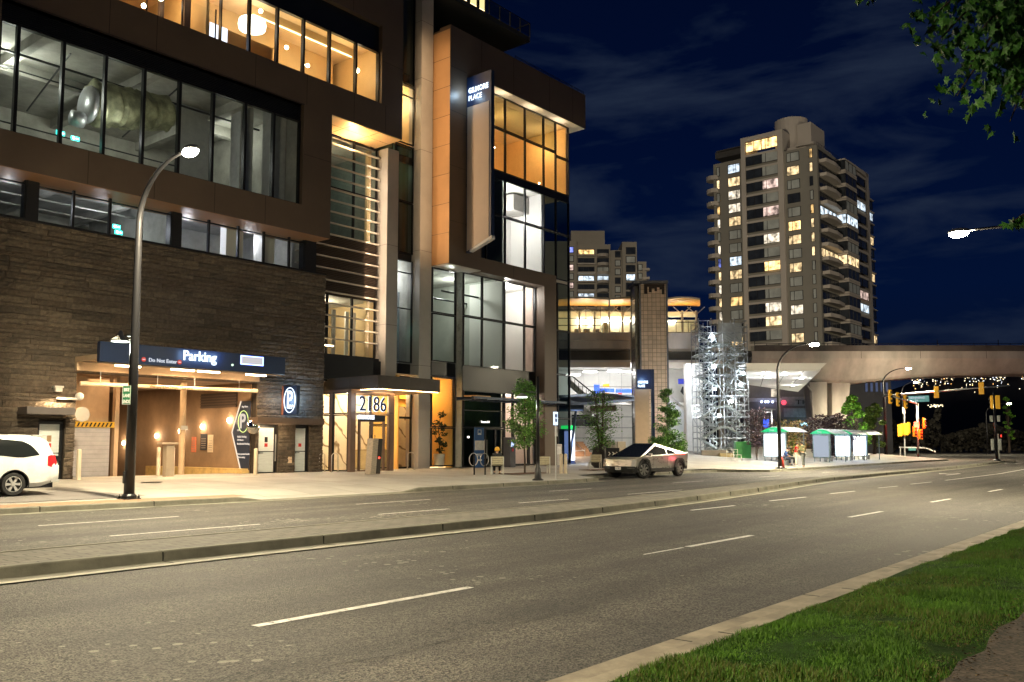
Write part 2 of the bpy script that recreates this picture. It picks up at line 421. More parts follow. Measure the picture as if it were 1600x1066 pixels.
# kerb joints
g = MB()
for t in frange(-30, 60, 3.05):
    w = lerp(MG, t); g.box(t - .008, w, .0, t + .008, w + .5, .016); g.box(t - .008, w + .495, 0, t + .008, w + .52, .145); g.box(t - .008, w + .53, .1, t + .008, w + .66, .1615)
    w = lerp(NK, t)
    if not dropz(t): g.box(t - .01, w - .4, 0, t + .01, w, .016); g.box(t - .01, w - .003, 0, t + .01, w + .02, .145); g.box(t - .01, w + .02, .1, t + .01, w + .16, .159)
tag(g.build('kerb_joint', mat('joint_dark', (.03, .03, .025), .9, var=0), **SF), kind='structure')
# median paving
pv = mat('paver', (.15, .14, .115), .85, var=.2, scale=2)
nt = pv.node_tree; L = nt.links.new; b = nt.nodes['Principled BSDF']
tcn = nt.nodes.new('ShaderNodeTexCoord'); bk = nt.nodes.new('ShaderNodeTexBrick')
bk.inputs['Scale'].default_value = 1; bk.inputs['Mortar Size'].default_value = .012; bk.inputs['Brick Width'].default_value = .42; bk.inputs['Row Height'].default_value = .2
bk.inputs['Color1'].default_value = (1, 1, 1, 1); bk.inputs['Color2'].default_value = (.8, .8, .8, 1); bk.inputs['Mortar'].default_value = (.3, .3, .3, 1)
L(tcn.outputs['Object'], bk.inputs['Vector']); src = b.inputs['Base Color'].links[0].from_socket
mx = nt.nodes.new('ShaderNodeMixRGB'); mx.blend_type = 'MULTIPLY'; mx.inputs[0].default_value = 1; L(src, mx.inputs[1]); L(bk.outputs['Color'], mx.inputs[2]); L(mx.outputs[0], b.inputs['Base Color'])
bp = nt.nodes.new('ShaderNodeBump'); bp.inputs['Strength'].default_value = .8; bp.inputs['Distance'].default_value = .02; L(bk.outputs['Fac'], bp.inputs['Height']); bp.invert = True; L(bp.outputs[0], b.inputs['Normal'])
g = MB()
for a, b2 in zip(mt, mt[1:]):
    g.quad((a, lerp(MG, a) + .64, .152), (b2, lerp(MG, b2) + .64, .152), (b2, lerp(MBK, b2) - .14, .152), (a, lerp(MBK, a) - .14, .152))
g.box(66.9, -18.3, -.02, 67.1, -16.8, .15)
tag(g.build('median', pv, **SF), kind='structure')
# painted markings
g = MB()
def dash(t0, w0, t1, w1, wd=.11, z=.006): g.quad((t0, w0 - wd / 2, z), (t1, w1 - wd / 2, z), (t1, w1 + wd / 2, z), (t0, w0 + wd / 2, z))
for a, b2 in ((-19.64, -16.4), (-10.8, -7.8), (-1.5, 1.2), (7.7, 10.6), (17, 19.6), (26, 28.6), (35, 37.6)): dash(a, -15.15, b2, -15.2, .08)
for a, b2 in ((-28.4, -25.4), (-19.7, -16.4), (-12.9, -10.4), (-7.35, -4.9), (-1.3, 2.5), (8.5, 11)): dash(a, -18.0 if a < -25 else -18.45, b2, -18.5, .09)
for a, b2 in ((-31, -28), (-22.9, -19.84), (-14.3, -11.8), (-6.3, -3.9), (.85, 3.0), (8.6, 10.8), (15.3, 17.6), (23, 25.4), (31, 33.5), (39, 41.5), (47, 49.5)): dash(a, -27.8, b2, -27.83, .12)
for a, b2 in ((-6.7, -4.3), (-1.7, 1.0), (3.5, 5.8), (8.8, 11.0), (13.2, 16.2)): dash(a, -23.8, b2, -23.9, .11)
for a, b2 in zip(frange(18.6, 60, 4), frange(18.6, 60, 4)[1:]): dash(a, -23.9 + max(0, a - 30) * .055, b2, -23.9 + max(0, b2 - 30) * .055, .12)
dash(-15.7, -27.78, -14.45, -27.8, .05)
# sealed longitudinal seams and a few cracks in the asphalt
ck = MB(); Rk = random.Random(14)
def crack(t0, w0, t1, w1, wd=.018, amp=.05):
    n = max(3, int(abs(t1 - t0) + abs(w1 - w0)) * 3); prev = None
    for i in range(n + 1):
        f = i / n; t = t0 + (t1 - t0) * f; w = w0 + (w1 - w0) * f; o_ = amp * noise.noise(Vector((t * 1.7, w * 1.7, 4))) + amp * .6 * noise.noise(Vector((t * 6, w * 6, 9))); q = wd * (.5 + Rk.random())
        cur = ((t + (o_ if abs(w1 - w0) > abs(t1 - t0) else 0) - q * .5, w + o_, .0045), (t + (o_ if abs(w1 - w0) > abs(t1 - t0) else 0) + q * .5, w + o_ + q, .0045))
        if prev: ck.quad(prev[0], cur[0], cur[1], prev[1])
        prev = cur
crack(-30, -25.75, 40, -25.6, .016, .06); crack(-28, -29.6, -8, -29.7, .012, .12); crack(-30, -16.7, 10, -16.6, .015, .05)
for t0, w0, t1, w1 in ((-20.5, -30.9, -19.6, -24.2), (-9.0, -31.0, -8.2, -26.5), (-13.2, -20.3, -12.9, -12.4), (4, -30.8, 4.6, -22.2), (-25.2, -27.2, -24.2, -23.4)): crack(t0, w0, t1, w1, .012, .16)
tag(ck.build('road_crack', mat('crack_tar', (.018, .017, .015), .6, var=.2), **SF), kind='structure')
# left turn arrow in the turn lane
for t in (26.5,):
    g.quad((t, -22.1, .006), (t + 3.2, -22.1, .006), (t + 3.2, -21.95, .006), (t, -21.95, .006))
    g.add([(t + 3.2, -22.1, .006), (t + 3.35, -21.95, .006), (t + 2.6, -21.2, .006), (t + 2.4, -21.3, .006)], [(0, 1, 2, 3)])
    g.add([(t + 2.8, -20.95, .006), (t + 1.7, -21.25, .006), (t + 2.9, -21.65, .006)], [(0, 1, 2)])
# crosswalk bars by the intersection
for k in range(14): g.quad((63, -30.6 + k * .95, .006), (66, -30.6 + k * .95, .006), (66, -30.2 + k * .95, .006), (63, -30.2 + k * .95, .006))
tag(g.build('road_marking', paint, **SF), kind='structure')
# far ground beyond the intersection
g = MB(); g.box(75, -34, -.04, 200, 60, -.012)
# lawn
GE = [(-40, -33.6), (-22, -33.62), (-18, -33.55), (-14, -33.6), (-8, -33.9), (0, -34.6), (12, -35.5), (120, -38)]
g = MB(); lt = frange(-40, 120, 1)
for a, b2 in zip(lt, lt[1:]):
    prev = None
    for k in range(7):
        f0, f1 = k / 7, (k + 1) / 7
        def pt(t, f):
            w = -31.8 + (lerp(GE, t) - .25 + 31.8) * f + max(0, t) * .008
            return (t, w, .125 + .06 * math.sin(f * 3) + .03 * noise.noise(Vector((t * .7, w * .9, 0))))
        g.quad(pt(a, f0), pt(b2, f0), pt(b2, f1), pt(a, f1))
tag(g.build('lawn', grassbase, smooth=True, **SF), kind='structure')
g = MB(); pe = frange(-45, 120, .5)
for a, b2 in zip(pe, pe[1:]):
    j = lambda t: .12 * noise.noise(Vector((t * 1.3, 0, 3))) + .06 * noise.noise(Vector((t * 5, 0, 3)))
    g.quad((a, lerp(GE, a) + j(a), .2), (b2, lerp(GE, b2) + j(b2), .2), (b2, -42, .2), (a, -42, .2))
tag(g.build('path', pathm, **SF), kind='structure')
speckle(pathm, 45, (.4, .38, .35), (1.7, 1.6, 1.5), .9, .6)
# bare earth and dry litter where the lawn meets the path
g = MB(); R2b = random.Random(9)
for k in range(2600):
    t = R2b.uniform(-23, 2); w = lerp(GE, t) + R2b.gauss(-.02, .12); s_ = R2b.uniform(.006, .022); q = R2b.uniform(0, PI)
    g.add([(t - s_ * math.cos(q), w - s_ * math.sin(q), .212), (t + s_ * .4 * math.sin(q), w - s_ * .4 * math.cos(q), .218), (t + s_ * math.cos(q), w + s_ * math.sin(q), .214), (t - s_ * .4 * math.sin(q), w + s_ * .4 * math.cos(q), .222)], [(0, 1, 2, 3)], R2b.choice((0, 0, 1)))
tag(g.build('leaf_litter', [mat('litter_brown', (.05, .03, .015), .9, var=.3), mat('litter_tan', (.16, .11, .05), .9, var=.3)], **SF), 'scattered dry leaf litter along the edge of the path', 'leaf litter', kind='stuff')
# grass blades
g = MB(); gv = []; gf = []; gm = []
R2 = random.Random(5)
def blade(t, w, z, h, wd):
    a = R2.uniform(0, 2 * PI); lean = R2.uniform(.1, .65) * h; b_ = R2.uniform(0, 2 * PI)
    dx, dy = math.cos(a) * wd, math.sin(a) * wd; lx, ly = math.cos(b_) * lean, math.sin(b_) * lean
    o = len(gv)
    gv.extend([(t - dx, w - dy, z), (t + dx, w + dy, z), (t + dx * .7 + lx * .35, w + dy * .7 + ly * .35, z + h * .6), (t - dx * .7 + lx * .35, w - dy * .7 + ly * .35, z + h * .6), (t + lx, w + ly, z + h * .93)])
    gf.append((o, o + 1, o + 2, o + 3)); gf.append((o + 3, o + 2, o + 4)); mi = R2.choice((0, 0, 1, 1 if PT > -.05 else 2, 2 if PT < -.12 else 0)); gm.extend((mi, mi))
cnt = 0
while cnt < 190000:
    q = R2.random(); t = -24.5 + 26 * q ** 1.5
    e = lerp(GE, t); w = R2.uniform(e - .18, -31.8)
    d = noise.noise(Vector((t * 1.1, w * 1.5, 7))) + .5 * noise.noise(Vector((t * 3.1, w * 3.1, 1)))
    if R2.random() > 1.0 + d * .5: continue
    f = (w + 31.8) / (e - .25 + 31.8)
    if w < e + .12 and R2.random() < .6: continue
    h = (.026 + .022 * R2.random()) * (1.0 + 1.2 * d) ; h = max(.014, h)
    if t > -14: h *= 1.15
    PT = noise.noise(Vector((t * .55, w * .8, 20)))
    blade(t, w, .115 + .06 * math.sin(f * 3), h, .0020 + .0018 * R2.random() + (.003 if t > -12 else 0)); cnt += 1
me = bpy.data.meshes.new('grass'); me.from_pydata(gv, [], gf)
for m in (mat('grass_green', (.058, .150, .009), .7, var=.25, scale=2.5), mat('grass_light', (.105, .225, .016), .7, var=.25, scale=2.5), mat('grass_dry', (.105, .115, .018), .6, var=.2, scale=3)): me.materials.append(m)
me.polygons.foreach_set('material_index', gm); me.update()
o = bpy.data.objects.new('grass', me); C.objects.link(o); o.location = SF['loc']; o.rotation_euler.z = ANG
tag(o, 'short green grass verge along the near kerb', 'grass', kind='stuff')
# ================================================================ THE MAIN BUILDING
B = thing('office_building', 'bronze and glass commercial building with rough stone base and lit windows along the street', 'building', W(0, 0, 0), ANG)
# --- split-face stone wall laid in courses, real relief
g = MB(); R3 = random.Random(3)
OPEN = [(-12.1, -3.85, 0, 4.55), (-13.47, -12.47, 0, 2.66), (-3.72, -2.62, 0, 2.66), (-1.66, -.8, 0, 2.66)]
z = .2; zs = []
while z < 10.14:
    h = R3.choice((.19, .19, .19, .25, .15)); zs.append((z, min(10.18, z + h))); z += h
for z0, z1 in zs:
    t = -24 - R3.random()
    while t < 0:
        L_ = R3.uniform(.35, 1.5); t1 = min(0, t + L_); segs = [(max(t, -24), t1)]
        for a, b2, c, d in OPEN:
            if z0 < d - .06:
                ns = []
                for s0, s1 in segs:
                    if s1 <= a or s0 >= b2: ns.append((s0, s1)); continue
                    if s0 < a: ns.append((s0, a))
                    if s1 > b2: ns.append((b2, s1))
                segs = ns
        for s0, s1 in segs:
            if s1 - s0 < .04: continue
            rec = .035 if (-12.1 < s0 and s1 < -3.4 and 4.5 < z0 < 7.6) else 0
            d = R3.uniform(0, .05) - rec; e = .004; m = R3.choice((0, 0, 1, 2, 3))
            # a split face: every block broken off unevenly
            k = max(1, int((s1 - s0) / .11)); hh = z1 - z0
            vs = []; fs = []
            for i in range(k + 1):
                x = s0 + e + (s1 - s0 - 2 * e) * i / k; ed_ = .4 if i in (0, k) else 1; xj = x + (0 if i in (0, k) else R3.uniform(-.03, .03))
                vs += [(x, .05, z0 + e), (x, -d - .004, z0 + e + .004), (xj, -d - R3.uniform(.0, .05) * ed_, z0 + hh * R3.uniform(.22, .42)), (xj, -d - R3.uniform(.005, .06) * ed_, z0 + hh * R3.uniform(.55, .8)), (x, -d - .004, z1 - e - .004), (x, .05, z1 - e)]
            for i in range(k):
                for j in range(5): fs.append((i * 6 + j, (i + 1) * 6 + j, (i + 1) * 6 + j + 1, i * 6 + j + 1))
            fs.append((0, 1, 2, 3, 4, 5)); fs.append(tuple(k * 6 + j for j in (5, 4, 3, 2, 1, 0)))
            g.add(vs, fs, m)
        t = t1
# backing wall with the openings
def wallcut(g, x0, x1, z0, z1, y0, y1, cuts, m=0):
    xs = sorted({x0, x1} | {c[0] for c in cuts} | {c[1] for c in cuts}); xs = [x for x in xs if x0 <= x <= x1]
    for a, b2 in zip(xs, xs[1:]):
        cs = [c for c in cuts if c[0] <= a + 1e-6 and c[1] >= b2 - 1e-6]
        zz = z0
        for c in sorted(cs, key=lambda c: c[2]):
            if c[2] > zz: g.box(a, y0, zz, b2, y1, c[2], m)
            zz = max(zz, c[3])
        if zz < z1: g.box(a, y0, zz, b2, y1, z1, m)
wallcut(g, -24, -.004, .1, 10.16, .04, .42, OPEN, 4)
# stone reveals of the piers beside the openings
g.box(-.35, .42, .1, -.004, 8, 10.16, 4)
g.build('stone_wall', stone + [mat('mortar', (.03, .022, .015), .95, var=.2, scale=10)], B)
MB().box(-24, -.07, 10.18, 0.02, .5, 10.25).build('wall_cap', darkmetal, B)

# --- window helper: every window is a frame with its own pane
def window(x0, x1, z0, z1, y, fr=darkmetal, pane=gl, t=.045, d=.12, parent=None, rails=(), name='window', label=None, face=None):
    par = parent or B; g = MB()
    g.box(x0, y - d / 2, z0, x0 + t, y + d / 2, z1); g.box(x1 - t, y - d / 2, z0, x1, y + d / 2, z1)
    g.box(x0 + t, y - d / 2, z0, x1 - t, y + d / 2, z0 + t); g.box(x0 + t, y - d / 2, z1 - t, x1 - t, y + d / 2, z1)
    for r in rails: g.box(x0 + t, y - d / 2 + .01, r - .025, x1 - t, y + d / 2 - .01, r + .025)
    w = g.build(name, fr, par)
    if label: w['label'] = label
    MB().quad((x0 + t, y, z0 + t), (x1 - t, y, z0 + t), (x1 - t, y, z1 - t), (x0 + t, y, z1 - t)).build('pane', pane, w)
    return w
def room(name, x0, x1, y0, y1, z0, z1, wall, ceil=None, floor=None, back=None, sides=True):
    # an interior shell: back, side walls, ceiling and floor, open to the glass
    g = MB(); t = .08
    g.box(x0, y1, z0, x1, y1 + t, z1, 0)
    if sides: g.box(x0 - t, y0, z0, x0, y1 + t, z1, 1); g.box(x1, y0, z0, x1 + t, y1 + t, z1, 1)
    g.box(x0 - t, y0, z1, x1 + t, y1 + t, z1 + t, 2); g.box(x0 - t, y0, z0 - t, x1 + t, y1 + t, z0, 3)
    return g.build(name, [back or wall, wall, ceil or wall, floor or wall], B)
rawconc = mat('raw_concrete', (.36, .35, .31), .85, var=.22, scale=.6, bump=.2, bscale=12)
rawconc2 = mat('raw_concrete_floor', (.2, .19, .17), .85, var=.2, scale=.6)
drywall = mat('white_drywall', (.78, .76, .72), .8, var=.02, scale=.5)
timber = mat('raw_plywood', (.30, .19, .11), .7, var=.1, scale=2)
warmwall = mat('cream_wall', (.62, .46, .25), .7, var=.05, scale=.8)

# --- strip windows above the stone
BW = [(-17.4, -15.85), (-15.75, -14.27), (-13.83, -12.47), (-12.47, -11.0), (-11.0, -9.64), (-9.64, -8.32), (-7.87, -6.5), (-6.5, -5.0), (-5.0, -3.6), (-3.6, -2.16), (-2.16, -1.28)]
for a, b2 in BW: window(a, b2, 10.25, 12.0, .12, rails=(11.62,))
g = MB()
for a, b2 in ((-24, -17.4), (-14.27, -13.83), (-8.32, -7.87), (-1.28, -.6)): g.box(a, .0, 10.25, b2, .5, 12.1)
g.box(-24, .04, 12.0, -.6, .5, 12.12); each(g, 'window_post', darkmetal, B)
room('interior', -17.2, -7.95, .5, 8.5, 10.2, 12.7, rawconc, rawconc, rawconc2)
room('interior', -7.8, -1.0, .5, 6, 10.2, 12.7, rawconc, rawconc, rawconc2)
g = MB()
for x in (-16.3, -12.2, -9.0): g.box(x, .6, 12.3, x + .3, 8.4, 12.7)
for y in (2.2, 3.9, 5.6): g.tube([(-17, y, 12.15), (-8, y, 12.15)], .04, 6)
each(g, 'ceiling_beam', rawconc, B)
each(MB().box(-5.1, .9, 10.2, -4.2, 1.4, 12.7).box(-3.0, 1.1, 10.2, -2.3, 1.8, 12.7), 'interior_column', drywall, B)

# --- bronze box with the big windows (lower) and the lit one above it: one flush face
FY = -1.1
def frame(g, x0, x1, z0, z1, hx0, hx1, hz0, hz1, y0, y1, m=0):
    g.box(x0, y0, z0, hx0, y1, z1, m); g.box(hx1, y0, z0, x1, y1, z1, m)
    g.box(hx0, y0, z0, hx1, y1, hz0, m); g.box(hx0, y0, hz1, hx1, y1, z1, m)
g = MB()
frame(g, -24, -.65, 11.78, 18.05, -15.85, -2.35, 13.12, 18.05, FY, FY + .5)
frame(g, -24, 4.1, 18.05, 27.5, -14, 2.6, 19.6, 23.85, FY, FY + .5)
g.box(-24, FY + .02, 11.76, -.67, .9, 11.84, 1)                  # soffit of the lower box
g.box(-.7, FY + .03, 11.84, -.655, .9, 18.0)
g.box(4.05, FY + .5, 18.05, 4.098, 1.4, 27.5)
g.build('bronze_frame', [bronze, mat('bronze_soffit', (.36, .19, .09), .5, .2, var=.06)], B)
# panel joints: shallow dark grooves
g = MB()
for x in (-12.5, -9.77, -7.0, -4.4): g.box(x - .012, FY - .004, 11.8, x + .012, FY + .02, 13.1)
for x in (-11.9, -9.9, -5.1, -2.2, .75, 2.9): g.box(x - .012, FY - .004, 18.07, x + .012, FY + .02, 19.58)
for x in (-5.2, -2.3, .6): g.box(x - .012, FY - .004, 23.9, x + .012, FY + .02, 27.4)
g.box(2.65, FY - .004, 21.9, 4.08, FY + .02, 21.925); g.box(-2.3, FY - .004, 15.6, -.67, FY + .02, 15.62)
g.box(-15.85, FY - .03, 18.0, -2.35, FY + .03, 18.06)
each(g, 'panel_joint', mat('joint_bronze', (.03, .02, .013), .5, .2, var=0), B)
xs = [-15.8, -15.15, -13.5, -11.85, -10.23, -8.64, -7.04, -5.41, -3.87, -2.37]
for a, b2 in zip(xs, xs[1:]): window(a, b2, 13.14, 17.28, -.8, d=.2, t=.06)
g = MB()                                                          # louvred spandrel over the glass
g.box(-15.85, -.8, 17.28, -2.35, -.7, 18.0)
for k in range(9): g.box(-15.84, -.86, 17.34 + k * .075, -2.36, -.8, 17.375 + k * .075)
g.build('louvre', blackm, B)
big = room('interior', -17, -2.3, -.65, 10, 13.0, 17.9, rawconc, rawconc, rawconc2)
g = MB()
for x in (-14, -9.4, -5): g.box(x, -.5, 17.45, x + .35, 10, 17.9)
g.box(-17, 4.2, 17.4, -2.4, 4.6, 17.9)
each(g, 'ceiling_beam', rawconc, B)
g = MB()
for z in (15.35, 16.5):  g.tube([(-16.9, 9.5 - (z - 15), z), (-3, 9.5 - (z - 15), z)], .035, 6)
g.tube([(-16.9, 1.6, 17.2), (-3, 1.6, 17.2)], .05, 6); g.tube([(-16.9, 3.4, 17.25), (-6, 3.4, 17.25)], .03, 6)
for x in (-12.8, -8.2): g.tube([(x, .2, 17.3), (x + 1.5, 8, 17.3)], .04, 6)
g.build('pipe_run', mat('dark_pipe', (.05, .05, .05), .4, .5, var=0), B)
each(MB().box(-4.7, .6, 13, -4.0, 1.4, 17.9).box(-3.2, .3, 13, -2.35, 1.0, 17.9).box(-6.4, 3, 13, -4.8, 3.1, 17.9), 'interior_column', mat('column_plaster', (.42, .43, .43), .8, var=.08), B)
# wrapped air duct hanging under the ceiling
g = MB(); path = [(-11.5 + 3.6 * i / 40, .95 + .7 * i / 40, 15.85 + .75 * i / 40) for i in range(41)]
g.tube(path, [.86 + (.05 if i % 10 not in (0,) else -.03) - .004 * i for i in range(41)], 40)
o = g.build('duct', mat('insulation_foil', (.36, .37, .23), .5, .3, var=.3, scale=2.2, bump=1, bscale=4), B, smooth=True)
for v in o.data.vertices: v.co += Vector((0, noise.noise(v.co * 1.3) * .16 + abs(noise.noise(v.co * 4.5)) * .12, noise.noise(v.co * 2.9 + Vector((4, 0, 0))) * .2))
g = MB(); g.lathe([(.74, -.12), (.8, 0), (.74, .14), (.3, .2)], (0, 0, 0), 24, axis='x'); g.lathe([(.3, -.3), (.34, 0), (.3, .2)], (-.4, -.1, -.75), 16, axis='x')
g.build('duct_collar', galv, o, smooth=True, loc=(-11.7, .9, 15.7))
light('POINT', (-11.0, -.35, 14.4), 26, (1, 1, .92), B, .2)  # lamp added only to brighten the duct
def exit_sign(x, y, z, par=B):
    o = MB().box(x - .16, y, z - .08, x + .16, y + .04, z + .08).build('exit_sign', emis('exit_green', (.02, .75, .55), 3.2), par)
    g = MB().box(x - .12, y - .004, z - .05, x - .02, y, z + .05).box(x + .03, y - .004, z - .03, x + .13, y, z + .03)
    g.build('exit_symbol', emis('exit_white', (.7, 1, .95), 3), o)
exit_sign(-12.95, .4, 14.05); exit_sign(-12.35, .45, 14.0); exit_sign(-10.3, .9, 10.85); exit_sign(-10.05, 1.2, 10.7)
for x, y, p in ((-14, 3, 75), (-8.6, 5.5, 75), (-3.6, 3.6, 22)):
    light('POINT', (x, y, 16.9), p, (.93, .95, .82), B, .2)
for x, y, p in ((-14, 2.5, 26), (-10, 3, 34), (-6.5, 2, 40), (-3.2, 2, 20)):
    light('POINT', (x, y, 11.6), p, (.9, .92, 1), B, .15)
light('POINT', (-7.0, 3.4, 10.8), 30, (.55, .6, 1), B, .15)
g = MB()
for x, y, z in ((-15.6, 2, 17.0),): g.tube([(x - .4, y, z), (x + .4, y, z)], .04, 8)
g.build('tube_lamp', emis('cool_tube', (.9, .97, 1), 6), B)

# --- upper lit floor
xs = [-6.82, -5.32, -3.79, -2.27, -.68, 1.03, 2.6]
for a, b2 in zip(xs, xs[1:]): window(a, b2, 19.62, 22.45, -.8, d=.2, t=.055)
MB().box(-6.9, -.8, 22.45, 2.6, -.65, 23.85).build('spandrel', blackm, B)
up = room('interior', -13.9, 3.2, -.6, 7, 19.6, 23.2, warmwall, mat('cream_ceiling', (.7, .55, .36), .75, var=.03), warmwall)
g = MB()                                                          # ceiling cove, bulkhead and inner wall
g.box(-6.8, 2.6, 22.2, -1.5, 2.75, 23.2); g.box(-4.0, 1.2, 22.7, 2.6, 1.3, 23.2); g.box(-1.2, 3.2, 19.6, 2.8, 3.3, 23.2); g.box(-6.9, .2, 19.6, -6.75, 7, 23.2)
each(g, 'partition', warmwall, B)
g = MB(); g.box(-3.8, 1.12, 22.68, 2.4, 1.17, 22.72)
g.build('cove_light', emis('cove', (1, .72, .32), 3), B)
for x, y, z, r in ((-3.9, .4, 22.6, .1), (-2.0, .9, 21.6, .1), (-1.5, .2, 20.7, .1), (2.1, .3, 21.6, .12), (-11.2, -.2, 21.2, .12), (-9.2, 0, 21.0, .12), (-7.6, .1, 22.2, .12), (-10.1, -.3, 20.2, .1), (.3, 2.2, 21.8, .1)):
    MB().ball((x, y, z), r).build('pendant_lamp', emis('pendant', (1, .85, .6), 14), B)
# the round frosted chandelier
MB().lathe([(.05, .28), (.62, .22), (.66, 0), (.62, -.22), (.05, -.26)], (-4.15, .7, 21.9), 28).build('drum_lamp', emis('drum', (1, .82, .6), 2.5), B, smooth=True)
MB().box(-6.5, .5, 19.6, -5.6, .55, 21.1).build('screen', emis('pale_screen', (.75, .8, .95), .8), B)
for x, y in ((-11.5, 2), (-8, 2), (-4.5, 1.2), (-1, 1.5), (1.6, 1.2)): light('POINT', (x, y, 22.0), 27, (1, .64, .28), B, .2)
# glass balustrade of the balcony part
for k, x in enumerate((-13.5, -11.9, -10.3, -8.7, -7.1)):
    MB().box(x - .025, -.95, 19.6, x + .025, -.9, 21.0).build('balustrade_post', darkmetal, B)
MB().quad((-14, -.93, 19.65), (-7.1, -.93, 19.65), (-7.1, -.93, 20.9), (-14, -.93, 20.9)).build('balustrade_glass', glc, B)
each(MB().box(-13.9, .1, 19.6, -13.6, .4, 23.2).box(-8.9, .6, 19.6, -8.7, .8, 23.2).box(-7.9, .3, 19.6, -7.6, .6, 23.2), 'interior_column', mat('brown_column', (.16, .1, .07), .5, var=.1), B)

# --- lit soffit of the upper box over the louvre bay
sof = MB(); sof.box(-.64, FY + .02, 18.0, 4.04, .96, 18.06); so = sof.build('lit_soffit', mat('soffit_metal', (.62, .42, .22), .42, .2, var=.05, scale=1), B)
g = MB()
for x in (.9, 2.5): g.box(x - .01, FY + .05, 17.992, x + .01, .94, 18.0)
g.box(-.6, -.1, 17.992, 4.0, -.085, 18.0); g.build('soffit_joint', darkmetal, B)
light('AREA', (1.9, .3, 17.0), 70, (1, .62, .28), B, .3, rot=(PI, 0, 0), sy=.3)
# --- louvre bay
LY = .95
g = MB(); g.box(-1, LY + .12, 6.2, 4.4, LY + .16, 18)
g = MB()
BZ = [7.16 + .605 * k for k in range(18)]
for z in BZ: g.box(-1.2 if z > 10.3 else .02, LY - .14, z - .032, 4.3, LY, z + .032)
g.build('sun_louvre', mat('louvre_bar', (.56, .50, .42), .45, .2, var=.04), B)
g = MB()
for k in range(34): g.box(-.9, LY + .0, 9.6 + k * .088, 4.28, LY + .05, 9.63 + k * .088)
g.box(-.9, LY + .1, 9.5, 4.28, LY + .2, 12.55)
g.build('louvre', mat('louvre_dark', (.045, .028, .018), .5, .3, var=0), B)
for a, b2 in ((.02, 1.0), (1.0, 2.65), (2.65, 4.28)):
    window(a, b2, 6.35, 9.5, LY + .15, t=.05)
for a, b2 in ((-.9, 1.0), (1.0, 2.65), (2.65, 4.28)):
    window(a, b2, 12.55, 17.98, LY + .15, t=.05, rails=(15.2,))
room('interior', -.8, 4.3, LY + .3, 6, 6.3, 9.5, warmwall, rawconc, rawconc2)
room('interior', -.8, 4.3, LY + .3, 6, 12.5, 17.9, mat('dim_wall', (.22, .25, .22), .8, var=.1), rawconc, rawconc2)
g = MB()
for x in (1.4, 2.1, 3.0, 3.5): g.box(x, 2.0, 6.4, x + .22, 2.1, 8.9)
each(g, 'curtain', drywall, B)
light('POINT', (2.2, 3, 9.0), 70, (1, .85, .6), B, .2); light('POINT', (2, 3, 16.5), 14, (.8, .95, .8), B, .2)
each(MB().box(3.85, LY + .4, 12.5, 4.1, LY + .6, 17.9).box(3.85, LY + .4, 6.4, 4.1, LY + .6, 9.5), 'interior_column', warmwall, B)
MB().box(.02, LY - .1, 4.95, 4.4, LY + .25, 6.35).box(-.0, .7, 5.05, 4.4, .8, 6.2).build('spandrel', blackm, B)
MB().box(.3, LY - .2, 6.75, 1.2, LY - .14, 6.8).build('strip_lamp', emis('strip_warm', (1, .7, .35), 9), B)
# --- panelled columns
g = MB(); g.box(4.42, .35, 4.9, 5.24, 1.4, 18.0); g.build('column', greyp, B)
g = MB(); g.box(6.6, 0, .2, 7.52, 1.0, 34); g.build('column', greyp, B)
g = MB()
for z in (8.2, 12.6, 5.1): g.box(4.415, .345, z, 5.245, .37, z + .02); g.box(4.415, .36, z, 4.43, 1.3, z + .02)
for z in (6.1, 12.6, 18.4, 22.6, 26): g.box(6.595, -.005, z, 7.525, .02, z + .02); g.box(6.595, 0, z, 6.61, .9, z + .02)
each(g, 'panel_joint', mat('joint_grey', (.12, .11, .10), .6, var=0), B)
light('AREA', (3.3, .62, 12), 60, (1, .74, .5), B, 10, rot=(0, -PI / 2, 0), sy=.1); light('AREA', (4.38, .45, 12), 12, (1, .74, .5), B, 10, rot=(0, PI / 2, 0), sy=.1)
# --- glazed slot between the columns
each(MB().box(5.24, .95, .3, 6.6, 1.1, .5).box(5.24, .7, 5.4, 6.6, .85, 6.2).box(5.24, .66, 17.6, 6.6, .8, 18.0).box(5.24, .68, 12.0, 6.6, .8, 12.4), 'spandrel', blackm, B)
window(5.24, 6.6, 6.25, 12.0, .62, rails=(9.27, 11.3)); window(5.24, 6.6, 12.4, 15.3, .62, pane=gld); window(5.24, 6.6, 15.35, 18.6, .62, pane=gld)
window(5.24, 6.6, 18.7, 22.1, .62, rails=(21.5,)); window(5.24, 6.6, 22.15, 27.5, .62, pane=gld)
room('interior', 5.2, 7.0, .8, 6, 6.2, 12.3, rawconc, rawconc, rawconc2)
room('interior', 4.3, 7.0, .8, 4, 18.6, 22.3, warmwall)
room('interior', 5.2, 7.0, .8, 4, 12.4, 18.5, mat('dim_green', (.12, .14, .08), .8, var=.2, scale=1))
g = MB()
for k in range(6): g.box(5.3 + k * .24, 1.6, 6.3, 5.36 + k * .24, 1.7, 10.4)
g.build('curtain', mat('metal_fins', (.45, .5, .55), .4, .5, var=.1), B)
exit_sign(5.8, 1.3, 8.2)
light('POINT', (6.1, 2.6, 11.3), 60, (.95, .97, 1), B, .15); light('POINT', (6, 2, 21.6), 70, (1, .78, .45), B, .15); light('POINT', (6, 2, 17.5), 6, (.8, 1, .7), B, .15)

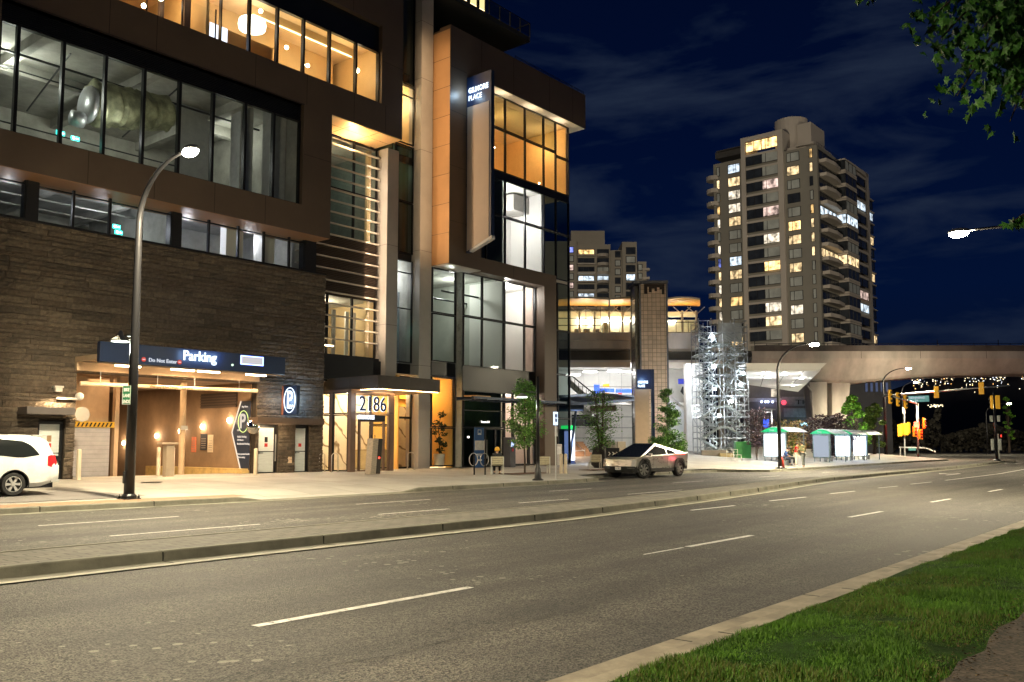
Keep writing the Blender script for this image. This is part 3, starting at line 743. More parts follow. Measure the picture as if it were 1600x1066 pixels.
# --- right block: C-shaped bronze surround with a copper return
RY = -1.3; GY = -.55
g = MB()
g.box(7.6, RY, 11.85, 10.32, GY + .1, 25.55)                     # left panel
g.box(10.32, RY, 23.36, 21.1, GY + .1, 25.75); g.box(7.6, RY, 25.55, 10.32, GY + .1, 25.75)
g.box(10.32, RY, 11.75, 17.65, GY + .1, 12.6); g.box(16.38, RY, .25, 17.65, GY + .1, 11.75)
g.box(7.7, GY + .1, 23.4, 21.05, 8, 25.7)
g.build('bronze_frame', bronze, B)
g = MB(); g.box(7.58, RY, 11.88, 7.597, .2, 25.5); g.build('copper_panel', orangep, B)
g = MB()
for z in (13.6, 15.3, 17.0, 18.7, 20.4, 22.1, 23.8): g.box(7.572, RY - .003, z, 7.60, .2, z + .02)
for z in (14.3, 17.5, 20.7, 23.3): g.box(7.6, RY - .005, z, 9.0, RY + .01, z + .02)
for x in (10.3, 13.3, 17.0, 19.6): g.box(x - .012, RY - .005, 23.4, x + .012, RY + .01, 25.72)
for x in (13.3,): g.box(x - .012, RY - .005, 11.8, x + .012, RY + .01, 12.58)
each(g, 'panel_joint', mat('joint_bronze', (.03, .02, .013)), B)
g = MB(); g.box(10.32, RY + .02, 23.33, 21.08, GY + .1, 23.355); g.box(20.15, GY + .1, 23.33, 21.08, 3, 23.355); g.box(7.62, RY + .02, 11.8, 10.3, -.02, 11.845)
each(g, 'lit_soffit', whitep, B)
for x in (12.5, 15.5, 18.5): light('AREA', (x, RY + .4, 22.6), 5, (1, .8, .55), B, .5, rot=(PI, 0, 0), sy=.2)
light('AREA', (6.2, -.75, 18.6), 55, (1, .66, .36), B, 12.5, rot=(0, -PI / 2, 0), sy=.3)
# glazing, left of the step
bl = gld
for z0, z1 in ((6.42, 9.17), (9.2, 11.78)): window(7.56, 9.52, z0, z1, 0, t=.06)
for z0, z1 in ((.5, 2.68), (2.70, 5.55)): window(7.56, 9.52, z0, z1, 0, t=.06)
MB().box(7.56, -.02, 5.6, 9.52, .1, 6.4).build('spandrel', blackm, B)
stepg = mat('step_panel', (.25, .27, .26), .3, 0, var=.1)
g = MB(); g.box(9.53, GY + .02, .45, 9.57, -.03, 11.75); g.build('corner_panel', stepg, B)
# glazing, right
for z0, z1, sp in ((6.25, 9.16, 0), (9.18, 11.72, 0)):
    for a, b2 in ((9.58, 11.24), (11.24, 13.25), (13.3, 15.25), (15.25, 16.36)): window(a, b2, z0, z1, GY, t=.06)
MB().box(9.55, GY - .02, 4.85, 16.38, GY + .1, 6.25).build('spandrel', blackm, B)
UX = [10.34, 11.6, 13.36, 15.34, 17.3, 18.62, 20.1]
for a, b2 in zip(UX, UX[1:]):
    corner = a > 18
    for z0, z1 in ((12.62, 15.72), (15.76, 18.05), (18.5, 20.95 if corner else 21.18), (21.0 if corner else 21.22, 23.3)):
        dim = (a < 12 or a > 17) and z0 < 18.2
        window(a, b2, z0, z1, GY, t=.055, pane=gld if (dim or (z0 > 21 and not corner)) else gl)
MB().box(10.33, GY - .01, 18.05, 20.1, GY + .06, 18.5).build('spandrel', blackm, B)
for z0, z1 in ((.45, 3.4), (3.42, 6.3), (6.32, 9.2), (9.22, 12.4)):
    window(17.68, 18.75, z0, z1, GY, t=.05, pane=gld); window(18.75, 20.1, z0, z1, GY, t=.05, pane=gld)
each(MB().box(20.04, GY, .3, 20.14, GY + .1, 23.3).box(20.04, 7, .3, 20.14, 7.1, 23.3), 'corner_mullion', darkmetal, B)
# rooms of the right block
white = drywall
room('interior', 7.6, 13.27, .2, 6, 6.2, 11.9, mat('grey_fitout', (.5, .51, .46), .8, var=.06, scale=.7), rawconc, rawconc2)
room('interior', 13.33, 16.6, -.4, 2.2, 6.2, 11.7, white, white, white)
room('interior', 13.33, 17.25, -.4, 2.2, 12.6, 18.1, white, white, white)
room('interior', 10.34, 20.0, -.4, 5, 18.4, 23.3, mat('amber_wall', (.72, .50, .24), .7, var=.04), mat('cream_ceiling', (.7, .55, .36)), warmwall)
room('interior', 10.0, 13.3, -.3, 5, 12.6, 18.1, mat('dim_wall', (.22, .25, .22)), rawconc, rawconc2)
each(MB().box(14.3, 2.1, 6.22, 15.2, 2.2, 8.5).box(14.0, 2.1, 12.62, 15.2, 2.2, 14.2), 'interior_door', timber, B)
MB().box(15.6, .6, 16.9, 17.2, 2.0, 17.95).build('bulkhead', mat('bulkhead_grey', (.45, .43, .40), .8, var=.05), B)
MB().box(13.34, -.42, 6.2, 13.4, 2, 11.7).box(16.3, -.42, 6.2, 16.36, .2, 11.7).build('window_reveal', mat('reveal_rose', (.65, .5, .42), .6, var=.05), B)
g = MB(); g.tube([(9.9, 1.5, 10.9), (13.2, 1.5, 10.9)], .06, 8); g.tube([(9.9, 2.5, 10.6), (13.2, 2.5, 10.6)], .06, 8)
for k in range(5): a = -1 + k * .5; g.tube([(10.4, .6, 11.2), (10.4 + .5 * math.sin(a), .6, 11.2 + .35 * math.cos(a))], .03, 6)
g.build('pipe_run', mat('dark_pipe', (.05, .05, .05)), B)
for x, y, z, p, c in ((14.8, .6, 11.3, 100, (1, .97, .92)), (14.3, .4, 16.2, 190, (1, .95, .92)), (11.5, 2.2, 11.3, 60, (.95, 1, .9)), (8.5, 2.2, 11.2, 16, (.9, .95, .85)),
                      (12, 1.5, 22.2, 50, (1, .62, .24)), (15.5, 1.5, 22.2, 60, (1, .62, .24)), (18.8, 1.2, 22.2, 50, (1, .66, .3))):
    light('POINT', (x, y, z), p, c, B, .15)
for x, y, z in ((12.6, .8, 20.2), (13.9, .8, 20.6), (13.7, 1.2, 19.2), (18.2, .5, 19.2)): MB().ball((x, y, z), .05).build('pendant_lamp', emis('pendant', (1, .85, .6), 30), B)
MB().box(10.4, .1, 18.6, 19.9, .16, 18.66).build('cove_light', emis('cove', (1, .72, .32), 22), B)
# ground floor of the right block: dark shop entrance, then a lit cream lobby
window(9.6, 13.26, 2.7, 4.85, GY, pane=gld, t=.07, rails=(3.7,)); window(9.6, 10.5, .45, 2.68, GY, pane=gld, t=.07)
for a, b2 in ((10.5, 11.5), (11.5, 12.45)):
    o = window(a, b2, .42, 2.68, GY, pane=gld, t=.08, name='door')
    MB().tube([(11.5 + (.1 if a > 11 else -.1), GY - .1, .9), (11.5 + (.1 if a > 11 else -.1), GY - .1, 2.0)], .02, 8).build('handle', steel, o)
window(12.45, 13.26, .45, 2.68, GY, pane=gld, t=.07)
room('interior', 9.7, 13.2, -.3, 6, .4, 4.8, mat('dim_green', (.12, .14, .08)), blackm, rawconc2)
for a, b2 in ((13.3, 14.1), (15.7, 16.36)): window(a, b2, .45, 4.85, GY, rails=(2.7,), t=.06)
window(14.1, 15.7, 2.7, 4.85, GY, t=.06); window(14.1, 15.7, .42, 2.68, GY, t=.12, name='door')
room('interior', 13.33, 16.36, -.3, 2.0, .4, 4.8, mat('pink_wall', (.82, .70, .62), .7, var=.03), white, white)
MB().box(14.2, 1.9, .4, 15.5, 1.98, 2.7).build('interior_door', mat('pale_wood', (.7, .52, .36), .6, var=.1), B)
light('POINT', (14.8, .5, 4.4), 55, (1, .84, .72), B, .15); light('POINT', (12, 2.0, 4.2), 2.5, (.7, 1, .7), B, .15)
text('door_lettering', 'Towers 2-3', .16, emis('pale_letters', (1, .95, .85), 1.2), B, (11.1, GY - .08, 3.0), (PI / 2, 0, 0))
MB().box(10.0, GY - .06, 2.1, 10.1, GY - .03, 2.2).build('card_reader', emis('small_spot', (1, .9, .8), 2), B)
# --- lobby behind the amber window and the marble wall
room('lobby', 5.25, 9.4, .12, 7, .35, 5.5, mat('amber_lobby', (.78, .46, .13), .6, var=.05, scale=.5), mat('cream_ceiling', (.7, .55, .36)), mat('lobby_floor', (.5, .36, .2), .25, var=.1))
marble = mat('marble', (.80, .72, .58), .3, var=.06, scale=1.0)
nt = marble.node_tree; L = nt.links.new; b = nt.nodes['Principled BSDF']; tcn = nt.nodes.new('ShaderNodeTexCoord'); wv = nt.nodes.new('ShaderNodeTexWave')
wv.inputs['Scale'].default_value = .5; wv.inputs['Distortion'].default_value = 9; wv.inputs['Detail'].default_value = 3; wv.bands_direction = 'DIAGONAL'; L(tcn.outputs['Object'], wv.inputs['Vector'])
rr = nt.nodes.new('ShaderNodeValToRGB'); rr.color_ramp.elements[0].position = .0; rr.color_ramp.elements[0].color = (.3, .24, .17, 1); rr.color_ramp.elements[1].position = .06; rr.color_ramp.elements[1].color = (1, 1, 1, 1)
L(wv.outputs['Fac'], rr.inputs[0]); src = b.inputs['Base Color'].links[0].from_socket; mx = nt.nodes.new('ShaderNodeMixRGB'); mx.blend_type = 'MULTIPLY'; mx.inputs[0].default_value = 1
L(src, mx.inputs[1]); L(rr.outputs[0], mx.inputs[2]); L(mx.outputs[0], b.inputs['Base Color'])
MB().box(5.0, 2.4, .4, 9.2, 2.5, 3.9).build('marble_wall', marble, B)
window(3.6, 5.3, .45, 2.75, .6, t=.06); window(3.6, 5.3, 2.77, 5.0, .6, t=.06); window(5.3, 6.6, .45, 3.2, .6, t=.06); window(5.3, 6.6, 3.2, 5.35, .6, t=.06)
light('POINT', (8.6, 2.2, 4.9), 75, (1, .56, .14), B, .15); light('POINT', (6.2, 1.5, 4.7), 45, (1, .74, .42), B, .12); light('POINT', (3.8, 1.6, 4.4), 60, (1, .72, .4), B, .12)
MB().box(7.8, 3, 4.4, 9.3, 3.1, 5.0).box(7.6, 3.4, 3.9, 8.9, 3.5, 4.4).build('bulkhead', mat('amber_lobby', (1, 1, 1)), B)
MB().box(7.65, .5, .42, 9.3, .54, .45).build('cove_light', emis('cove_low', (1, .72, .32), 1.5), B)
# --- upper residential tower slab and lit storey above the roof
g = MB(); g.box(1.5, 0, 28.3, 16.6, 9, 28.65); g.box(1.5, .0, 31.6, 14.6, 9, 31.9); g.build('balcony_slab', mat('dark_slab', (.035, .035, .035), .7, var=.1), B)
g = MB(); g.box(8, 3.2, 25.7, 15.2, 9, 28.3); g.box(8, 2.4, 28.65, 14.8, 9, 31.6); g.build('tower_core', blackm, B)
for a, b2 in ((9.9, 10.7), (10.9, 12.0), (12.1, 13.0), (13.1, 13.9), (14.0, 14.7)):
    o = window(a, b2, 29.0, 31.3, 2.3, pane=emis('lit_flat', (1, .68, .32), 1.4), t=.07)
g = MB(); g.box(10.4, -.02, 29.55, 16.6, .03, 29.6)
for k in range(7): x = 10.4 + k * 1.03; g.box(x, -.02, 28.65, x + .04, .03, 29.6)
g.box(16.55, -.02, 29.55, 16.6, 4, 29.6); g.box(16.55, 2, 28.65, 16.6, 2.05, 29.6)
g.build('balcony_rail', darkmetal, B)
MB().quad((10.4, 0, 28.7), (16.58, 0, 28.7), (16.58, 0, 29.5), (10.4, 0, 29.5)).build('balustrade_glass', gld, B)
g = MB(); g.tube([(13.6, -1.2, 25.95), (21, -1.2, 25.95)], .02, 6)
for k in range(12): g.box(13.6 + k * .67, -1.22, 25.75, 13.63 + k * .67, -1.19, 26.0)
g.build('roof_rail', darkmetal, B)
# curved pale wall high between the blocks
g = MB(); pts = [(5.2 + .0, .9)]
g.box(4.1, .95, 23.0, 6.6, 1.1, 34); g.build('upper_wall', greyp, B)

# --- parking entrance: ramp walls, floor, ceiling (part of the building)
rampw = mat('ramp_wall', (.26, .17, .10), .85, var=.16, scale=.8, bump=.15, bscale=20)
g = MB()
g.ext([(-3.9, .4, -3), (-3.9, 26, -3), (-3.9, 26, 5), (-3.9, .4, 5)], (.1, 0, 0)); g.ext([(-12.15, .4, -3), (-12.15, 26, -3), (-12.15, 26, 5), (-12.15, .4, 5)], (.05, 0, 0))
g.box(-12.1, 25, -3, -3.9, 25.2, 5); g.box(-12.1, .42, 4.62, -3.9, 26, 4.8)
g.build('ramp_wall', rampw, B)
g = MB(); g.quad((-12.1, .4, .34), (-3.9, .4, .34), (-3.9, 26, -1.6), (-12.1, 26, -1.6)); g.build('ramp_floor', mat('ramp_floor', (.3, .27, .22), .8, var=.1), B)
g = MB(); g.box(-4.3, .4, .1, -3.9, 9, .62); g.build('ramp_kerb', mat('yellow_kerb', (.6, .42, .16), .7, var=.15), B)
MB().box(-3.98, 1.45, 3.5, -3.9, 4.5, 4.2).build('louvre', mat('ramp_louvre', (.05, .035, .025)), B)
g = MB()
for k in range(5): g.box(-4.02, 1.45, 3.53 + k * .13, -3.97, 4.5, 3.58 + k * .13)
g.build('louvre_blade', mat('louvre_blade', (.10, .065, .045), .6, var=0), B)
for y, z in ((2.0, 2.87), (4.3, 2.6), (6.3, 2.4), (8.6, 2.18), (12, 1.8)):
    o = MB().ball((-4.0, y, z), .09, sc=(.6, 1, 1.3)).build('wall_lamp', emis('bulb', (1, .85, .6), 25), B)
    light('POINT', (-4.35, y, z), 10, (1, .66, .36), B, .05)
# grey roller door with a striped clearance board, in the left lane
o = MB().box(-11.6, 1.9, .1, -9.75, 2.0, 2.45).build('roller_door', mat('grey_door', (.30, .29, .30), .6, var=.08), B)
g = MB()
for k in range(12): g.box(-11.6, 1.885, .25 + k * .18, -9.75, 1.9, .26 + k * .18)
g.build('door_rib', mat('rib_dark', (.16, .155, .16), .6, var=0), o)
hz = MB().box(-11.4, 1.84, 2.45, -9.6, 2.02, 2.68).build('clearance_board', mat('hazard_yellow', (.75, .42, .03), .5, var=.08), B)
g = MB()
for k in range(10): x = -11.36 + k * .17; g.add([(x, 1.836, 2.47), (x + .07, 1.836, 2.47), (x + .15, 1.836, 2.64), (x + .08, 1.836, 2.64)], [(0, 1, 2, 3)])
g.build('stripe', blackm, hz)
each(MB().box(-11.8, 2.1, 2.7, -10.7, 2.2, 4.6).box(-9.58, 1.85, .1, -9.4, 2.1, 4.6), 'partition', mat('ramp_panel', (.42, .29, .18), .8, var=.08), B)
MB().box(-10.65, 2.4, 2.7, -9.6, 2.5, 4.6).build('partition', mat('ramp_panel', (.42, .29, .18), .8, var=.08), B)
g = MB(); g.tube([(-6.25, 2.2, .1), (-6.25, 2.2, 4.6)], .14, 16); g.tube([(-8.6, 6, -.3), (-8.6, 6, 4.6)], .12, 12)
each(g, 'ramp_column', mat('column_tan', (.5, .36, .22), .6, var=.05), B)
MB().box(-6.4, 2.0, 2.4, -6.1, 2.1, 2.58).build('camera_box', whitep, B)
light('POINT', (-4.9, 2.2, 1.85 + .4), 1, (1, .7, .4), B, .05)
light('AREA', (-8, 3.0, 4.5), 75, (1, .68, .38), B, 5, sy=2)
light('AREA', (-8, 9.0, 4.5), 60, (1, .66, .36), B, 5, sy=3)
# notices on the ramp wall
for (y0, y1, z0, z1, c) in ((4.9, 5.3, 1.35, 2.1, (.7, .2, .1)), (3.95, 4.5, 1.45, 2.25, (.03, .03, .04)), (3.4, 3.85, 1.35, 2.2, (.75, .62, .45))):
    o = MB().box(-3.93, y0, z0, -3.905, y1, z1).build('notice', mat('notice_%d' % int(y0 * 10), c, .5, var=.1), B)
    g = MB()
    for k in range(5): g.box(-3.935, y0 + .06, z0 + .1 + k * .11, -3.931, y1 - .08, z0 + .13 + k * .11)
    g.build('notice_text', mat('ink_grey', (.35, .3, .25), .6, var=0), o)
# steel doors in the stone wall with their frames
def sdoor(x0, x1, yy, lab, mark):
    o = MB().box(x0, yy, .42, x0 + .09, yy + .14, 2.62).box(x1 - .09, yy, .42, x1, yy + .14, 2.62).box(x0 + .09, yy, 2.52, x1 - .09, yy + .14, 2.62).build('door_frame', darkmetal, B)
    d = MB().box(x0 + .1, yy + .05, .45, x1 - .1, yy + .1, 1.38).box(x0 + .1, yy + .05, 1.42, x1 - .1, yy + .1, 2.51).build('door', mat('door_pale', (.66, .70, .68), .4, .1, var=.06, scale=3, stretch=(1, 1, 9)), B, bevel=.006)
    if lab: d['label'] = lab
    MB().box(x0 + .14, yy + .0, 1.32, x0 + .36, yy + .03, 1.35).box(x0 + .14, yy + .03, 1.30, x0 + .17, yy + .05, 1.37).build('handle', blackm, d)
    if mark:
        g = MB().box(mark[0], yy + .03, 1.62, mark[0] + .16, yy + .049, 1.78, 0).box(mark[0], yy + .03, 1.84, mark[0] + .16, yy + .049, 2.08, 1)
        g.build('notice', [mat('notice_red', (.6, .03, .02), .5, var=0), mark[1]], d)
    MB().box(x0, yy + .16, .3, x1, yy + .2, 2.66).build('door_backing', blackm, B)
sdoor(-13.45, -12.49, .12, 'pale door with a slanting bar and a red notice', (-13.05, mat('notice_tan', (.35, .22, .12), .5, var=.1)))
MB().tube([(-13.3, .06, 2.0), (-12.75, .06, 1.2), (-12.6, .06, 1.25)], .022, 6).box(-12.75, .04, 1.1, -12.55, .12, 1.3).build('door_closer', darkmetal, B)
sdoor(-3.7, -2.64, .12, 'pale door with a vertical pull bar', (-3.25, blackm)); MB().box(-2.76, .0, .95, -2.72, .04, 2.2).build('pull_bar', steel, B)
sdoor(-1.64, -.82, .12, 'pale grey door with a small red notice', (-1.32, mat('door_pale', (1, 1, 1))))
MB().box(-14.25, -.9, 2.85, -12.5, .04, 3.12).build('door_canopy', mat('canopy_grey', (.16, .14, .13), .4, .3, var=.05), B, bevel=.01)
MB().box(-4.25, -.7, 2.68, -.45, .04, 2.97).build('door_canopy', mat('canopy_bronze', (.12, .08, .055), .4, .3, var=.05), B, bevel=.01)
MB().box(-13.0, -.3, 3.75, -12.75, -.02, 3.95).box(-13.05, -.35, 3.9, -12.72, -.0, 3.97).build('wall_lamp', mat('lamp_white', (.7, .66, .6), .4, var=0), B)
MB().tube([(-12.9, -.2, 3.5), (-12.0, -.2, 3.5)], .05, 8).ball((-12.05, -.2, 3.6), .16).build('security_camera', mat('lamp_white', (.7, .66, .6)), B)
MB().box(-2.05, -.06, .85, -1.85, .02, 1.15).build('outlet_cover', mat('pale_wood', (.7, .52, .36)), B)
for x, z in ((-12.9, 3.3), ): light('SPOT', (x, -.5, 3.62), 110, (1, .74, .42), B, .05, cone=165)
light('POINT', (-3.0, -.6, 2.5), 22, (1, .72, .42), B, .05)
# ================================================================ ENTRANCE AND SIGNS ON THE BUILDING
def bt(name, label, cat, group=None): return thing(name, label, cat, W(0, 0, 0), ANG, group)
sgl = emis('sign_white', (.66, .82, 1), .95); sgb = emis('sign_halo', (.08, .25, 1), 3.0)
# vestibule (fixed glass box of the building) and its canopy
VF, VX0, VX1 = -1.7, .35, 3.2
brf = mat('bronze_mullion', (.16, .10, .07), .4, .3, var=.05)
g = MB()
g.box(VX0, VF, .4, VX0 + .3, VF + .22, 4.4); g.box(VX1 - .3, VF, .4, VX1, VF + .22, 4.4); g.box(VX0, -.3, .4, VX0 + .1, -.1, 4.4); g.box(VX0, .9, .4, VX0 + .1, 1.1, 4.4)
g.box(VX0, VF, 4.3, VX1, 1.0, 4.42)
g.build('vestibule_frame', brf, B)
def sidewin(x, y0, y1, z0, z1):
    g = MB(); t = .06
    g.box(x - .05, y0, z0, x + .05, y0 + t, z1); g.box(x - .05, y1 - t, z0, x + .05, y1, z1); g.box(x - .05, y0 + t, z0, x + .05, y1 - t, z0 + t); g.box(x - .05, y0 + t, z1 - t, x + .05, y1 - t, z1)
    w = g.build('window', darkmetal, B); MB().quad((x, y0 + t, z0 + t), (x, y1 - t, z0 + t), (x, y1 - t, z1 - t), (x, y0 + t, z1 - t)).build('pane', gl, w)
for y0, y1 in ((VF + .22, -.3), (-.1, .9)):
    sidewin(VX0 + .05, y0, y1, .42, 3.2); sidewin(VX0 + .05, y0, y1, 3.22, 4.3)
window(VX0 + .3, VX0 + .62, .42, 3.2, VF + .1, fr=brf, t=.04); window(VX1 - .62, VX1 - .3, .42, 3.2, VF + .1, fr=brf, t=.04)
window(VX0 + .3, VX1 - .3, 3.22, 4.3, VF + .1, fr=brf, t=.05)
for a, b2 in ((.97, 1.77), (1.77, 2.57)):
    o = window(a, b2, .42, 2.9, VF + .1, fr=brf, t=.05, name='door')
    x = 1.77 + (-.12 if a < 1.5 else .12)
    MB().tube([(x, VF - .02, 1.0), (x, VF - .02, 2.2)], .02, 8).build('handle', blackm, o)
MB().box(.97, VF, 2.9, 2.57, VF + .2, 3.2).build('door_header', darkmetal, B)
room('vestibule_wall', VX0 + .15, 5.2, 2.0, 2.3, .4, 4.4, mat('cream_lobby', (.85, .72, .50), .6, var=.03), back=marble, sides=False)
MB().box(-.1, 1.15, .4, .2, 2.2, 4.5).build('partition', mat('cream_lobby', (1, 1, 1)), B)
light('POINT', (1.8, .2, 3.9), 150, (1, .74, .42), B, .12); light('POINT', (.9, 1.4, 3.6), 60, (1, .74, .42), B, .12)
MB().lathe([(.9, 0), (.95, .05), (.95, 1.0), (1.0, 1.05), (.02, 1.06)], (4.7, 1.7, .4), 24).build('reception_desk', mat('desk_gold', (.45, .33, .17), .5, var=.1), B, smooth=False)
can = MB(); can.box(.9, -3.0, 4.42, 5.2, 1.5, 5.08, 0); can.box(.96, -2.94, 4.38, 5.14, 1.4, 4.42, 1)
co = can.build('entrance_canopy', [mat('canopy_fascia', (.10, .085, .075), .35, .4, var=.06), mat('soffit_metal', (1, 1, 1))], B)
g = MB()
for y in (-1.9, -.8, .3): g.box(.895, y, 4.43, .9, y + .015, 5.07)
g.box(3.0, -3.005, 4.43, 3.015, -3.0, 5.07); g.build('panel_joint', mat('joint_grey', (1, 1, 1)), co)
MB().box(1.0, -2.95, 4.40, 5.1, -2.9, 4.43).box(.93, -2.9, 4.40, .96, 1.3, 4.43).build('cove_light', emis('cove_warm', (1, .6, .25), 10), co)
light('AREA', (3, -1.2, 4.35), 90, (1, .64, .3), B, 2.5, sy=1.5)
# illuminated house number hung under the canopy edge
A = bt('number_sign', 'bright white 2186 digits above the entrance doors', 'sign')
dm = emis('digit_light', (.80, .9, 1), .8)
MB().box(.45, VF - .12, 4.18, 3.0, VF - .08, 4.2).box(.45, VF - .12, 3.3, 3.0, VF - .08, 3.32).build('rail', darkmetal, A)
text('digits', '2186', 1.05, emis('digit_dark', (.10, .14, .24), .1), A, (.72, VF - .16, 3.38), (PI / 2, 0, 0), ext=.02, sx=.86)
text('digit_glow', '2186', 1.05, emis('digit_panel', (.75, .87, 1), .8), A, (.72, VF - .12, 3.38), (PI / 2, 0, 0), ext=.01, sx=.86, bold=.022)
light('AREA', (1.7, VF - .5, 3.75), 8, (.7, .85, 1), A, 2, rot=(PI / 2, 0, 0), sy=.8)
text('name', 'GILMORE', .26, dm, A, (.62, VF - .16, 2.98), (PI / 2, 0, 0), ext=.02, bold=.012)
# --- parking canopy sign
A = bt('parking_sign', 'long navy parking sign over the garage entrance', 'sign')
MB().box(-12.22, -2.1, 4.85, -3.84, -1.85, 5.62).build('sign_board', navy, A, bevel=.01)
g = MB(); g.add([(-12.22, -1.85, 4.95), (-3.84, -1.85, 4.95), (-3.84, -.06, 5.0), (-12.22, -.06, 5.0)], [(0, 1, 2, 3)]); g.box(-12.2, -.2, 4.62, -3.86, -.02, 4.95)
g.box(-12.22, -1.85, 4.95, -12.1, -.06, 5.15); g.box(-3.96, -1.85, 4.95, -3.84, -.06, 5.15); g.box(-12.2, -1.9, 4.80, -3.9, -1.82, 4.87)
g.build('canopy_frame', mat('canopy_beige', (.55, .40, .26), .5, .1, var=.05), A)
for x0 in (-11.2, -8.85, -7.65, -5.3):
    o = MB().box(x0, -1.35, 4.78, x0 + 1.0, -1.23, 4.86).build('tube_lamp', emis('tube_warm', (1, .72, .42), 8), A)
    light('AREA', (x0 + .5, -1.29, 4.74), 50, (1, .68, .38), A, 1.0, sy=.12)
text('lettering', 'Parking', .56, sgl, A, (-8.85, -2.13, 5.16), (PI / 2, 0, 0), ext=.015, bold=.009, sx=.92)
light('AREA', (-8.0, -2.4, 5.35), 5, (.35, .6, 1), A, 1.8, rot=(PI / 2, 0, 0), sy=.4)
MB().box(-6.15, -2.115, 5.16, -5.0, -2.1, 5.55).build('display_frame', emis('blue_edge', (.2, .3, 1), 2.5), A)
MB().box(-6.1, -2.13, 5.2, -5.05, -2.116, 5.51).build('display', emis('display_pale', (.72, .70, .72), .3), A)
text('lettering', 'Do Not Enter', .21, emis('soft_letters', (.8, .85, .95), .33), A, (-10.3, -2.12, 4.98), (PI / 2, 0, 0), bold=.003)
for x in (-10.5, -8.98):
    o = MB().lathe([(.09, 0), (.09, .02)], (x, -2.125, 5.05), 16, axis='y').build('stop_symbol', emis('dim_red', (.5, .06, .04), .5), A)
    MB().box(x - .06, -2.13, 5.035, x + .06, -2.126, 5.065).build('symbol_bar', emis('soft_letters', (1, 1, 1), 1), o)
MB().ball((-6.55, -2.12, 5.1), .05).build('indicator', emis('small_green', (.5, .7, .5), .8), A)
A = bt('clearance_bar', 'long hanging height clearance bar across the garage opening', 'barrier')
MB().tube([(-12.1, -.3, 4.1), (-4.05, -.3, 4.18)], .085, 12).build('bar', mat('bar_pale', (.72, .55, .36), .5, var=.05), A)
g = MB()
for x in (-11.3, -8.9, -7.2, -5.0): g.tube([(x, -.3, 4.2), (x, -.3, 4.62)], .012, 6)
g.build('chain', galv, A)
text('lettering', 'Warning 4.5m Height Clearance', .15, mat('ink_brown', (.2, .12, .06), .6, var=0), A, (-9.3, -.395, 4.08), (PI / 2, 0, 0))
# --- round P EV+ blade sign
A = bt('charging_sign', 'square blade sign with glowing ring and letter P by the stone wall', 'sign')
SX = -2.45
MB().box(SX - .09, -1.25, 3.12, SX + .09, -.25, 4.48).box(SX - .05, -.25, 3.3, SX + .05, .0, 3.5).box(SX - .05, -.25, 4.1, SX + .05, .0, 4.3).build('sign_box', navy, A, bevel=.01)
MB().box(SX - .12, -.22, 3.1, SX + .02, -.14, 4.5).build('mount', mat('copper_mount', (.3, .1, .05), .5), A)
g = MB(); pts = []
for k in range(33): q = 2 * PI * k / 32; pts.append((SX - .11, -.74 + .42 * math.cos(q), 3.80 + .58 * math.sin(q)))
g.tube(pts, .020, 6, cap=False); g.build('ring', sgl, A)
RL = (PI / 2, 0, -PI / 2)
text('letter', 'P', 1.15, sgl, A, (SX - .1, -.42, 3.42), RL, bold=.022, sx=.78).location = (SX - .105, -.50, 3.44); text('lettering', 'EV+', .26, sgl, A, (SX - .13, -.72, 3.40), RL, bold=.006)
light('POINT', (SX - .35, -.7, 3.8), 14, (.5, .75, 1), A, .3); light('POINT', (SX + .7, -.6, 3.8), 34, (.4, .65, 1), A, .25)
# --- tall blade sign on the right block
A = bt('blade_sign', 'tall navy and beige blade sign high on the facade', 'sign')
BX0, BX1 = 8.98, 9.26
g = MB(); g.ext([(BX0, RY - .02, 12.65), (BX0, RY - 1.9, 13.3), (BX0, RY - 1.9, 23.0), (BX0, RY - .02, 23.0)], (BX1 - BX0, 0, 0)); g.build('sign_body', navy, A)
MB().ext([(BX0 - .03, RY - .1, 12.75), (BX0 - .03, RY - 1.75, 13.32), (BX0 - .03, RY - 1.75, 21.2), (BX0 - .03, RY - .1, 21.2)], (.028, 0, 0)).build('beige_face', mat('beige_face', (.50, .41, .33), .5, 0, var=.05, scale=.5), A)
MB().ext([(BX0 - .01, RY - .3, 12.68), (BX0 - .01, RY - 1.95, 13.22), (BX0 - .01, RY - 1.95, 13.4), (BX0 - .01, RY - .3, 12.8)], (.3, 0, 0)).build('pale_foot', mat('pale_foot', (.6, .6, .6), .4, var=0), A)
text('lettering', 'GILMORE', .42, sgl, A, (BX0 - .05, RY - .2, 22.0), RL, bold=.012, sx=.86); text('lettering', 'PLACE', .42, sgl, A, (BX0 - .05, RY - .2, 21.55), RL, bold=.004, sx=.86)
light('POINT', (BX0 - .5, RY - .5, 21.9), 16, (.5, .75, 1), A, .2)
for z in (16.5, 19.5, 14.2): MB().box(BX0 - .0, RY - .1, z, BX0 + .2, RY + .05, z + .2).build('bracket', darkmetal, A)
